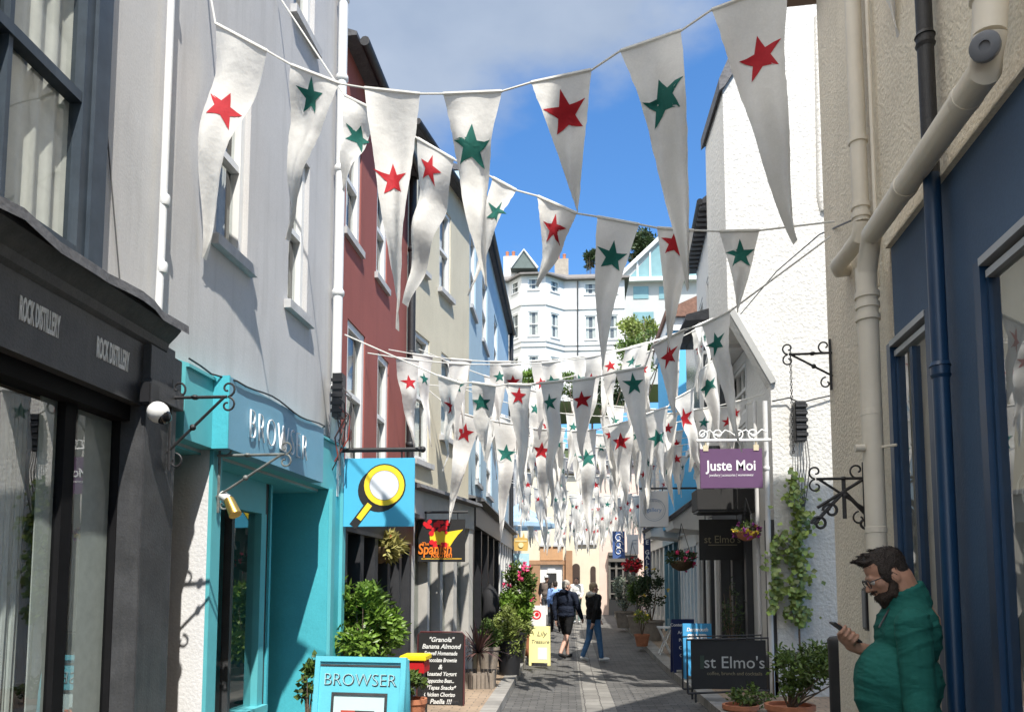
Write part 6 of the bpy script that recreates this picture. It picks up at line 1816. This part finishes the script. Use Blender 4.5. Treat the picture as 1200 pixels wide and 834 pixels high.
# torso, arms and legs of the body (under the clothes)
SN, SF = G(1070, 731, -.175), G(1060, 732, .18)
EN, EF = G(1079, 835, -.21), G(1050, 812, .22)
WN, WF = G(1064, 915, -.20), G(1019, 763, .13)
pel = G(1066, 868)
body += [('e', G(1064, 748), (.10, .14, .15)), ('e', G(1054, 802), (.135, .14, .14)), ('e', pel, (.13, .16, .12)), ('c', SN, .045, EN, .038), ('c', EN, .038, WN, .03), ('c', SF, .045, EF, .038), ('c', EF, .045, WF, .03)]
HPn, HPf = pel + Vector((0, -.09, -.05)), pel + Vector((0, .09, -.05))
KNn, KNf = Vector((pel.x - .06, YM - .11, .5)), Vector((pel.x - .12, YM + .1, .5))
ANn, ANf = Vector((pel.x + .02, YM - .11, .09)), Vector((pel.x - .08, YM + .11, .09))
for a, b_, c in ((HPn, KNn, ANn), (HPf, KNf, ANf)): body += [('c', a, .085, b_, .058), ('c', b_, .058, c, .04), ('c', c, .04, c + Vector((-.16, 0, -.05)), .035)]
# phone hand: palm, four curled fingers under the phone, thumb on its edge
ph0, ph1 = G(1004, 750, .10), G(977.5, 731, .10)                      # lower and upper end of the phone
pd = (ph1 - ph0).normalized(); pnn = Vector((0, 1, 0)).cross(pd).normalized()
if pnn.z < 0: pnn = -pnn                                               # screen side, up towards the face
pm = ph0 + pd * .045
palm = pm - pnn * .030 - pd * .02 + Vector((0, .012, 0))
PM = Matrix((pd, Vector((0, 1, 0)), pnn)).transposed()
body += [('e', palm, (.046, .040, .017), PM), ('c', WF, .03, palm - pd * .02, .026)]
for k, (q, l) in enumerate(((.036, .95), (.014, 1.05), (-.008, 1.0), (-.028, .82))):
    a = pm + pd * q - pnn * .026 + Vector((0, -.02, 0))
    b_ = pm + pd * (q + .004) - pnn * .018 + Vector((0, -.044, 0)); c = pm + pd * (q + .004) + pnn * .006 + Vector((0, -.047 * (.97 + .03 * l), 0)); d = pm + pd * (q + .004) + pnn * .016 + Vector((0, -.034, 0))
    body += [('c', palm + pd * q, .0105, a, .0098), ('c', a, .0098, b_, .009), ('c', b_, .009, c, .0083), ('c', c, .0083, d, .0075)]
a = palm - pd * .02 + Vector((0, .038, 0)); b_ = pm + pd * .0 + Vector((0, .05, 0)) - pnn * .005; c = pm + pd * .03 + Vector((0, .043, 0)) + pnn * .014
body += [('c', a, .014, b_, .0115), ('c', b_, .0115, c, .0095), ('c', c, .0095, pm + pd * .048 + Vector((0, .03, 0)) + pnn * .014, .008)]
# the hanging hand
hd_ = (WN - EN).normalized()
pl2 = WN + hd_ * .06
body += [('c', WN, .03, pl2, .032), ('c', pl2, .03, pl2 + hd_ * .03, .028)]
for k, (x, l) in enumerate(((-.03, .075), (-.01, .085), (.01, .08), (.028, .065))):
    q = pl2 + hd_ * .04 + Vector((x, 0, 0)); body += [('c', q, .010, q + hd_ * l * .5 + Vector((-.008, .006, 0)), .009), ('c', q + hd_ * l * .5 + Vector((-.008, .006, 0)), .009, q + hd_ * l + Vector((-.018, .022, 0)), .008)]
body += [('c', pl2 + Vector((-.03, 0, -.01)), .012, pl2 + hd_ * .05 + Vector((-.05, -.01, 0)), .009)]
blob(body, .0048, 4, 'body', M_SKIN, man)
# eyes under the brow
b = MB()
for s in (-.031, .031): b.ball(hh(.078, -.004, s), (.013, .013, .013), 12, 8)
b.build('eye', mat('eye_white', (.5, .48, .46), .2, .05), man, True)
hair = [('e', hh(-.016, .052), k3(.097, .080, .084), HM), ('e', hh(-.050, .012), k3(.056, .070, .072), HM), ('e', hh(.046, .094), k3(.044, .058, .027), HM), ('e', hh(.070, .092), k3(.022, .044, .014), HM), ('e', hh(.012, .018, .062), k3(.035, .02, .055), HM), ('e', hh(.012, .018, -.062), k3(.035, .02, .055), HM)]
rr = random.Random(5)
for k in range(14):
    f0, s0 = rr.uniform(-.07, .1), rr.uniform(-.06, .06); u0 = .145 - .06 * (f0 - .02) ** 2 / .01 * .35 - abs(s0) * .5
    hair.append(('c', hh(f0 - .02, u0 - .015, s0), .010, hh(f0 + rr.uniform(.005, .03), u0 + rr.uniform(-.004, .012), s0 + rr.uniform(-.01, .01)), .0045))
HAIR = blob(hair, .0045, 2, 'hair', M_HAIRD, man)
beard = [('e', hh(.042, -.09), k3(.058, .057, .046), HM), ('e', hh(.060, -.115), k3(.036, .040, .032), HM), ('e', hh(.088, -.0505), k3(.018, .030, .0085), HM), ('e', hh(.078, -.085), k3(.026, .032, .022), HM)]
for s in (-1, 1): beard += [('c', hh(.002, -.03, .060 * s), .017, hh(.026, -.085, .054 * s), .022), ('c', hh(.026, -.085, .054 * s), .02, hh(.07, -.095, .03 * s), .02)]
for k in range(0):
    q = hh(rr.uniform(.03, .085), rr.uniform(-.14, -.1), rr.uniform(-.04, .04)); beard.append(('c', q, .008, q + Vector((rr.uniform(-.01, .01), 0, -.022)), .003))
BEARD = blob(beard, .0045, 2, 'beard', mat('beard_dark', (.03, .017, .011), .7, .3, 60, bump=.5, bscale=160), man)
b = MB()
for s in (-1, 1):
    c = hh(.104, -.004, .034 * s)
    ring = [c + sd_ * math.cos(q) * .024 + up_ * math.sin(q) * .018 for q in [2 * math.pi * k / 18 for k in range(19)]]
    b.tube(ring, .0024, 6); b.tube([hh(.10, .006, .058 * s), hh(.05, .004, .072 * s), hh(-.01, .006, .079 * s), hh(-.022, -.01, .08 * s)], .0025, 6)
b.tube([hh(.108, 0, -.012), hh(.112, .004, 0), hh(.108, 0, .012)], .002, 6)
b.build('glasses', mat('glasses_black', (.012, .011, .012), .3, .1), man, True)
# jumper
M_JUMP = cloth('teal_jumper', lin(36, 98, 90), .85, .55, (6, 6, 15))
J = [('e', G(1063, 744), (.118, .178, .165)), ('e', G(1068, 730), (.090, .155, .095)), ('e', G(1052, 798), (.168, .190, .18)), ('e', G(1060, 845), (.150, .18, .13)), ('e', G(1044, 815), (.138, .160, .145)),
     ('c', SN, .070, EN, .060), ('c', EN, .060, EN.lerp(WN, .93), .050), ('c', SF, .08, EF, .062), ('c', EF, .062, WF + (EF - WF) * .08, .042), ('c', G(1064, 714), .082, G(1064, 738), .11)]
cr0 = G(1060, 697)
cdir_ = Vector((-.28, 0, 1)).normalized()
e1 = Vector((1, 0, .28)).normalized()
for k in range(18):
    q = 2 * math.pi * k / 18; p_ = cr0 + e1 * .074 * math.cos(q) + Vector((0, 1, 0)) * .070 * math.sin(q)
    J.append(('c', p_ - cdir_ * .05, .022, p_ + cdir_ * (.022 + .01 * math.cos(q)), .014))
jo = blob(J, .0065, 7, 'jumper', M_JUMP, man)
me = jo.data
nrm_ = [v.normal.copy() for v in me.vertices]
for v, n_ in zip(me.vertices, nrm_):
    w_ = man.location + v.co
    a_ = noise.noise(w_ * 5.0)
    near = max(0, min(1, (YM + .02 - w_.y) / .12))
    q1 = w_.z * 46 - (w_.x - 1.3) * 26 + a_ * 4.0                        # drag lines from chest to belly
    q2 = w_.z * 70 + (w_.x - 1.4) * 30 + a_ * 3.0
    m1 = max(0, noise.noise(w_ * 3.3 + Vector((3, 1, 7))) + .12)
    m2 = max(0, noise.noise(w_ * 4.1 + Vector((9, 4, 2))))
    f1 = (1 - abs(math.sin(q1))) ** 2; f2 = (1 - abs(math.sin(q2))) ** 2
    v.co += n_ * (f1 * m1 * .014 + f2 * m2 * .009 + noise.noise(w_ * 9) * .003)
def strands(o, m_, n, fn, seed):
    rr = random.Random(seed); mb = MB()
    for _ in range(n):
        p_, d_ = fn(rr); leaf(mb, p_, d_, rr.uniform(.010, .021), rr.uniform(.0016, .0026), bend=.5)
    bm = bmesh.new(); bm.from_mesh(o.data)
    inv = world(o.parent).inverted()
    vs = [bm.verts.new(inv @ p) for p in mb.v]
    for f_ in mb.f: bm.faces.new([vs[k] for k in f_])
    bm.to_mesh(o.data); bm.free()

def on_surface(o, cond):
    vs = [v for v in o.data.vertices if cond(man.location + v.co)]
    def fn(rr):
        v = rr.choice(vs); n_ = v.normal; w_ = man.location + v.co
        comb = fw_ * .9 + up_ * .15 if (w_ - hc).dot(up_) > .05 else -up_ * 1.0 - fw_ * .2
        comb = comb - n_ * comb.dot(n_)
        return w_ - n_ * .002, (comb + n_ * rr.uniform(.0, .16) + Vector((rr.gauss(0, .12), rr.gauss(0, .12), rr.gauss(0, .12))))
    return fn
strands(HAIR, M_HAIRD, 2600, on_surface(HAIR, lambda w_: True), 3)
strands(BEARD, None, 1500, on_surface(BEARD, lambda w_: True), 4)
zp = MB(); zp.tube([G(1046.5, 706, -.02), G(1037, 722, -.05), G(1030, 735, -.06)], .004, 6); zp.build('zip', M_BLACK, man)
M_TROU = cloth('navy_trousers', (.012, .016, .03), .85)
T_ = [('e', pel + Vector((0, 0, -.02)), (.165, .19, .13))]
for a, b_, c in ((HPn, KNn, ANn), (HPf, KNf, ANf)): T_ += [('c', a, .105, b_, .078), ('c', b_, .078, c + Vector((0, 0, .02)), .062)]
blob(T_, .012, 3, 'trousers', M_TROU, man)
for c in (ANn, ANf): blob([('c', c + Vector((.03, 0, -.03)), .052, c + Vector((-.15, 0, -.05)), .040)], .01, 2, 'shoe', M_BLACK, man)
# phone in the hand
t = thing('phone', "dark phone held in the bearded man's hand", 'phone', pm)
pc = ph0.lerp(ph1, .5) + pnn * .001
A4 = PM.to_4x4(); A4.translation = pc
b = MB()
vs = [A4 @ Vector(v) for v in ((-.072, -.036, -.0045), (.072, -.036, -.0045), (.072, .036, -.0045), (-.072, .036, -.0045), (-.072, -.036, .0045), (.072, -.036, .0045), (.072, .036, .0045), (-.072, .036, .0045))]
b.hexa(vs); b.build('case', M_BLACK, t, bevel=.003)
b = MB(); b.hexa([A4 @ Vector(v) for v in ((-.067, -.032, .0046), (.067, -.032, .0046), (.067, .032, .0046), (-.067, .032, .0046), (-.067, -.032, .005), (.067, -.032, .005), (.067, .032, .005), (-.067, .032, .005))]); b.build('screen', mat('phone_screen', (.02, .02, .025), .1, 0), t)


# ------------------------------------------------ people further down the street
def walker(lab, px, py, hgt, head, legs, arms, top, bottom, hairm, shoes, shorts=False, hood=None, look=0.0, cap=None, bag=None, skirt=None, voxel=.013, skin=None, Y=None, top_len=.86, build=1.0):
    g_ = gpt(px, py) if Y is None else Vector((at(px, py, Y).x, Y, gz(Y)))
    s = hgt / 1.75
    t = thing('person', lab, 'person', g_, head)
    Rm = Matrix.Rotation(head, 3, 'Z')
    L_ = lambda x, y, z: g_ + Rm @ Vector((x * s, y * s, z * s))
    r = lambda v: v * s
    V3 = lambda a, b, c: (a * s, b * s, c * s)
    LK = Rm @ Matrix.Rotation(look, 3, 'Z')
    hd0 = L_(0, .02, 1.60)
    H_ = lambda x, y, z: hd0 + LK @ Vector((x * s, y * s, z * s))
    bd = [('e', H_(0, -.01, .04), V3(.076, .094, .09), LK), ('e', H_(0, .03, -.03), V3(.062, .06, .08), LK), ('e', H_(0, .055, -.085), V3(.03, .028, .022), LK), ('c', H_(0, .085, .0), r(.008), H_(0, .108, -.03), r(.012)),
          ('e', H_(.076, -.01, -.01), V3(.011, .022, .032), LK), ('e', H_(-.076, -.01, -.01), V3(.011, .022, .032), LK), ('c', H_(0, -.02, -.06), r(.055), L_(0, -.01, 1.42), r(.062)),
          ('e', L_(0, 0, 1.26), V3(.155 * build, .105 * build, .2), Rm), ('e', L_(0, .01, 1.05), V3(.14 * build, .11 * build, .16), Rm), ('e', L_(0, 0, .93), V3(.15 * build, .11 * build, .11), Rm)]
    J_ = {}
    for sd, (th, kn) in zip((-1, 1), legs):
        hip = Vector((.10 * sd, 0, .92)); kd = Vector((.0, math.sin(th), -math.cos(th))); k_ = hip + kd * .43
        ad = Vector((0, math.sin(th - kn), -math.cos(th - kn))); a_ = k_ + ad * .42
        ft = Matrix.Rotation((th - kn) * .55, 3, 'X') @ Vector((0.02 * sd, .15, -.055))
        J_[sd] = (hip, k_, a_, a_ + ft)
    low = min(min(j[2].z - .085, j[3].z - .035) for j in J_.values())
    for sd in J_: J_[sd] = tuple(v - Vector((0, 0, low)) for v in J_[sd])
    # keep the pelvis joined to the legs after dropping the figure onto its feet
    dz = -low
    up2 = lambda lst: [(c[0], Vector(c[1]) + Vector((0, 0, dz * s)), *c[2:]) if c[0] == 'e' else (c[0], Vector(c[1]) + Vector((0, 0, dz * s)), c[2], Vector(c[3]) + Vector((0, 0, dz * s)), c[4]) for c in lst]
    bd = up2(bd)
    for sd in (-1, 1):
        h_, k_, a_, f_ = (L_(*v) for v in J_[sd])
        bd += [('c', h_, r(.082), k_, r(.055)), ('c', k_, r(.052), k_.lerp(a_, .35), r(.056)), ('c', k_.lerp(a_, .35), r(.056), a_, r(.036)), ('c', a_ - Vector((0, 0, r(.02))), r(.035), f_, r(.03))]
    tp = [('e', L_(0, 0, 1.27), V3(.185 * build, .135 * build, .20), Rm), ('e', L_(0, .01, 1.07), V3(.175 * build, .145 * build, .19), Rm), ('c', L_(-.13, 0, 1.42), r(.07), L_(.13, 0, 1.42), r(.07)), ('e', L_(0, 0, top_len + .1), V3(.18 * build, .14 * build, .10), Rm)]
    tp = up2(tp)
    for sd, (sw, el, out) in zip((-1, 1), arms):
        sh_ = Vector((.19 * sd * build, 0, 1.40 + dz)); e_ = sh_ + Vector((out * sd, math.sin(sw) * .29, -math.cos(sw) * .29)); w_ = e_ + Vector((-out * sd * .5, math.sin(sw + el) * .26, -math.cos(sw + el) * .26))
        wd = (w_ - e_).normalized(); hn = w_ + wd * .075
        bd += [('c', L_(*sh_), r(.055), L_(*e_), r(.042)), ('c', L_(*e_), r(.042), L_(*w_), r(.028)), ('c', L_(*w_), r(.03), L_(*hn), r(.034))]
        for q, l in ((-.024, .07), (-.008, .08), (.008, .076), (.023, .06)):
            b0 = hn + wd * .015 + Vector((0, q, 0)); b1 = b0 + wd * l * .5 + Vector((-.006 * sd, 0, 0)); b2_ = b0 + wd * l + Vector((-.02 * sd, 0, 0))
            bd += [('c', L_(*b0), r(.0105), L_(*b1), r(.0095)), ('c', L_(*b1), r(.0095), L_(*b2_), r(.0085))]
        b0 = w_ + wd * .03 + Vector((0, .03, 0)); bd += [('c', L_(*b0), r(.012), L_(*(b0 + wd * .05 + Vector((0, .025, 0)))), r(.0095))]
        tp += [('c', L_(*sh_), r(.078), L_(*e_), r(.064)), ('c', L_(*e_), r(.062), L_(*(w_ if top[1] else e_.lerp(e_, .5))), r(.048 if top[1] else .06))]
    blob(bd, r(voxel * .75), 2, 'body', skin or M_SKIN2, t)
    if hood: 
        hp = up2([('e', L_(0, -.09, 1.47), V3(.12, .075, .07), Rm), ('c', L_(-.1, -.03, 1.47), r(.04), L_(.1, -.03, 1.47), r(.04)), ('c', L_(-.09, .03, 1.47), r(.03), L_(.0, .08, 1.42), r(.03)), ('c', L_(.09, .03, 1.47), r(.03), L_(.0, .08, 1.42), r(.03))])
        blob(hp, r(voxel), 3, 'hood', hood, t)
    blob(tp, r(voxel), 4, 'jacket' if top[1] else 'shirt', top[0], t)
    bt = up2([('e', L_(0, 0, .92), V3(.165 * build, .125 * build, .11), Rm)])
    for sd in (-1, 1):
        h_, k_, a_, f_ = (L_(*v) for v in J_[sd])
        if shorts: bt += [('c', h_, r(.105), h_.lerp(k_, .80), r(.086))]
        else: bt += [('c', h_, r(.098), k_, r(.068)), ('c', k_, r(.066), k_.lerp(a_, .95), r(.054))]
    blob(bt, r(voxel), 3, 'shorts' if shorts else 'trousers', bottom, t)
    for sd in (-1, 1):
        h_, k_, a_, f_ = (L_(*v) for v in J_[sd])
        dn = Vector((0, 0, r(.035)))
        blob([('c', a_ - dn, r(.046), f_ + Vector((0, 0, r(.008))), r(.038)), ('c', a_ - dn * 1.3 - (f_ - a_).normalized() * r(.03), r(.036), f_, r(.036))], r(.009), 2, 'shoe', shoes, t)
    hr = up2([('e', H_(0, -.02, .05), V3(.083, .096, .092), LK), ('e', H_(0, -.06, .0), V3(.072, .055, .07), LK)])
    blob(hr, r(.009), 2, 'hair', hairm, t)
    if cap:
        cp = up2([('e', H_(0, 0, .075), V3(.09, .105, .07), LK), ('e', H_(0, .11, .06), V3(.07, .07, .012), LK)]); blob(cp, r(.01), 1, 'cap', cap, t)
    if bag:
        bp = up2([('e', L_(.05, -.17, 1.1), V3(.17, .09, .2), Rm), ('c', L_(-.1, .11, 1.2), r(.018), L_(-.11, -.1, 1.44), r(.018)), ('c', L_(.1, .11, 1.2), r(.018), L_(.11, -.1, 1.44), r(.018))]); blob(bp, r(.012), 2, 'backpack', bag, t)
    return t


M_NAVJ = cloth('navy_jacket', (.014, .019, .034), .75, .8); M_BLKS = cloth('black_shorts', (.011, .011, .012), .9)
M_BLKJ = cloth('black_jacket', (.012, .012, .013), .6, .9); M_JEAN = cloth('blue_jeans', (.075, .17, .33), .9, .7)
M_WSHOE = mat('white_trainer', (.68, .68, .66), .6, .08, 20); M_BSHOE = mat('black_trainer', (.02, .018, .018), .6, .1, 20)
pxm = lambda y0, y1, x, Y: (y1 - y0) / F * (at(x, y1, Y) - CAM).dot(FWD)
walker('man with grey cropped hair in a navy jacket and black shorts walking away', 664, 771, 1.68, R(-38), ((R(14), R(6)), (R(-16), R(16))), ((R(-14), R(18), .06), (R(12), R(25), .06)), (M_NAVJ, True), M_BLKS, M_HAIRG, M_BSHOE, shorts=True, hood=M_NAVJ, look=R(-30), build=1.2)
walker('person in a black jacket with a pale hood, blue jeans and white trainers, walking right', 696, 775, 1.63, R(-62), ((R(-9), R(14)), (R(11), R(4))), ((R(18), R(20), .04), (R(-24), R(14), .07)), (M_BLKJ, True), M_JEAN, M_HAIRB, M_WSHOE, hood=mat('pale_fleece', (.6, .56, .48), .95, .1, 30), look=R(-8), build=1.18)
walker('distant man in a white cap and taupe shirt walking towards the camera', 641, 733, 1.66, R(176), ((R(12), R(4)), (R(-10), R(12))), ((R(8), R(10), .06), (R(-8), R(14), .06)), (cloth('taupe_shirt', (.16, .13, .115), .9), False), cloth('grey_trousers', (.12, .13, .14), .9), M_HAIRG, M_BSHOE, cap=mat('white_cap', (.68, .68, .66), .8), voxel=.018)
walker('distant woman in a light blue shirt with a dark backpack, walking away', 651, 740, 1.52, R(8), ((R(10), R(4)), (R(-12), R(14))), ((R(8), R(14), .05), (R(-12), R(20), .05)), (cloth('light_blue_shirt', lin(134, 168, 222), .85), True), cloth('black_leggings', (.015, .015, .017), .9), M_HAIRD, M_BSHOE, bag=cloth('navy_backpack', (.02, .025, .05), .8), voxel=.018)
walker('distant person in a white top and grey green trousers between the two walkers', 676, 730, 1.55, R(170), ((R(6), R(3)), (R(-5), R(8))), ((R(10), R(50), .05), (R(6), R(55), .05)), (cloth('white_top', (.68, .68, .66), .85), True), cloth('sage_trousers', (.20, .26, .24), .9), M_HAIRD, M_WSHOE, voxel=.018)
SUN_E, SKY_S, EXPO = 3.5, .15, 1.08
CLOUD_OFF, CLOUD_SC, CLOUD_LO, CLOUD_HI = (.9, .4, .2), 2.2, .44, .61
CLOUD_A, CLOUD_B = (.95, 1.25, 1.75), (1.95, 2.2, 2.6)
SKY_TINT = (.37, .61, .80)
CLOUD_SUB = .245
# ================================================================== CAMERA, SKY, SUN
cd = bpy.data.cameras.new('camera'); cam = bpy.data.objects.new('camera', cd); C.objects.link(cam)
cam.location = CAM
cam.rotation_euler = Matrix((RIGHT, UP, -FWD)).transposed().to_euler()
cd.sensor_width = 36; cd.lens = F / 1200 * 36; cd.shift_y = (PY - 417) / 1200; cd.clip_end = 2000; cd.clip_start = .05
bpy.context.scene.camera = cam
SUN = Vector((.205, -.52, .83)).normalized()
sl = bpy.data.lights.new('sun', 'SUN'); sl.energy = SUN_E; sl.angle = R(.55); sl.color = (1, .955, .88)
so = bpy.data.objects.new('sun', sl); C.objects.link(so); so.rotation_euler = SUN.to_track_quat('Z', 'Y').to_euler(); so.location = SUN * 50
w = bpy.data.worlds.new('World'); bpy.context.scene.world = w; w.use_nodes = True
N, L = w.node_tree.nodes, w.node_tree.links
sky = N.new('ShaderNodeTexSky'); sky.sky_type = 'NISHITA'; sky.sun_disc = False
sky.sun_elevation = math.asin(SUN.z); sky.sun_rotation = math.atan2(SUN.x, SUN.y); sky.altitude = 0; sky.air_density = 1.0; sky.dust_density = .35; sky.ozone_density = 2.2
tc = N.new('ShaderNodeTexCoord')
sep = N.new('ShaderNodeSeparateXYZ'); L.new(tc.outputs['Generated'], sep.inputs[0])
mp = N.new('ShaderNodeMapping'); mp.inputs['Scale'].default_value = (1, 1, 1.9); mp.inputs['Location'].default_value = CLOUD_OFF
L.new(tc.outputs['Generated'], mp.inputs['Vector'])
n1 = N.new('ShaderNodeTexNoise'); n1.inputs['Scale'].default_value = CLOUD_SC; n1.inputs['Detail'].default_value = 9; n1.inputs['Roughness'].default_value = .52
L.new(mp.outputs[0], n1.inputs['Vector'])
cr = N.new('ShaderNodeMapRange'); cr.interpolation_type = 'SMOOTHSTEP'; cr.inputs[1].default_value = CLOUD_LO; cr.inputs[2].default_value = CLOUD_HI; cr.inputs[3].default_value = 0; cr.inputs[4].default_value = .92
dt = N.new('ShaderNodeVectorMath'); dt.operation = 'DOT_PRODUCT'; dt.inputs[1].default_value = (-.55, 0, .42)
L.new(tc.outputs['Generated'], dt.inputs[0])
ad = N.new('ShaderNodeMath'); ad.operation = 'ADD'; L.new(n1.outputs['Fac'], ad.inputs[0]); L.new(dt.outputs['Value'], ad.inputs[1])
ad2 = N.new('ShaderNodeMath'); ad2.operation = 'SUBTRACT'; L.new(ad.outputs[0], ad2.inputs[0]); ad2.inputs[1].default_value = CLOUD_SUB
L.new(ad2.outputs[0], cr.inputs[0])
n2 = N.new('ShaderNodeTexNoise'); n2.inputs['Scale'].default_value = 7; n2.inputs['Detail'].default_value = 6
L.new(mp.outputs[0], n2.inputs['Vector'])
cc = N.new('ShaderNodeMix'); cc.data_type = 'RGBA'; cc.inputs[6].default_value = (*CLOUD_A, 1); cc.inputs[7].default_value = (*CLOUD_B, 1)
L.new(n2.outputs['Fac'], cc.inputs[0])
tint = N.new('ShaderNodeMix'); tint.data_type = 'RGBA'; tint.blend_type = 'MULTIPLY'; tint.inputs[0].default_value = 1; tint.inputs[7].default_value = (*SKY_TINT, 1)
L.new(sky.outputs[0], tint.inputs[6])
mx = N.new('ShaderNodeMix'); mx.data_type = 'RGBA'
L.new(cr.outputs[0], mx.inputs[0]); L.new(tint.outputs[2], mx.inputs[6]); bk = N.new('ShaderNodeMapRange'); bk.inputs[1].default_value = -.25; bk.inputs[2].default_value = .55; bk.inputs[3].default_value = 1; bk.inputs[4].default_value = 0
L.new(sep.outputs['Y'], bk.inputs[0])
cb_ = N.new('ShaderNodeMix'); cb_.data_type = 'RGBA'; cb_.inputs[7].default_value = (10.5, 10.0, 9.2, 1)  # unseen cloud behind the camera, made much brighter to lift the shadows
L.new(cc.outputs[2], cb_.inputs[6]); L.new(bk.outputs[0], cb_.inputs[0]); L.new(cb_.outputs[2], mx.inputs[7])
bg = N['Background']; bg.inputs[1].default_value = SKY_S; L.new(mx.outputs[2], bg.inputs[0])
s_ = bpy.context.scene
s_.view_settings.view_transform = 'Standard'; s_.view_settings.look = 'None'; s_.view_settings.exposure = EXPO; s_.view_settings.gamma = 1
s_.render.engine = 'CYCLES'
cy = s_.cycles; cy.max_bounces = 8; cy.diffuse_bounces = 4; cy.glossy_bounces = 4; cy.transparent_max_bounces = 16; cy.use_denoising = True; cy.caustics_reflective = False; cy.caustics_refractive = False
try: cy.denoiser = 'OPENIMAGEDENOISE'
except Exception: pass
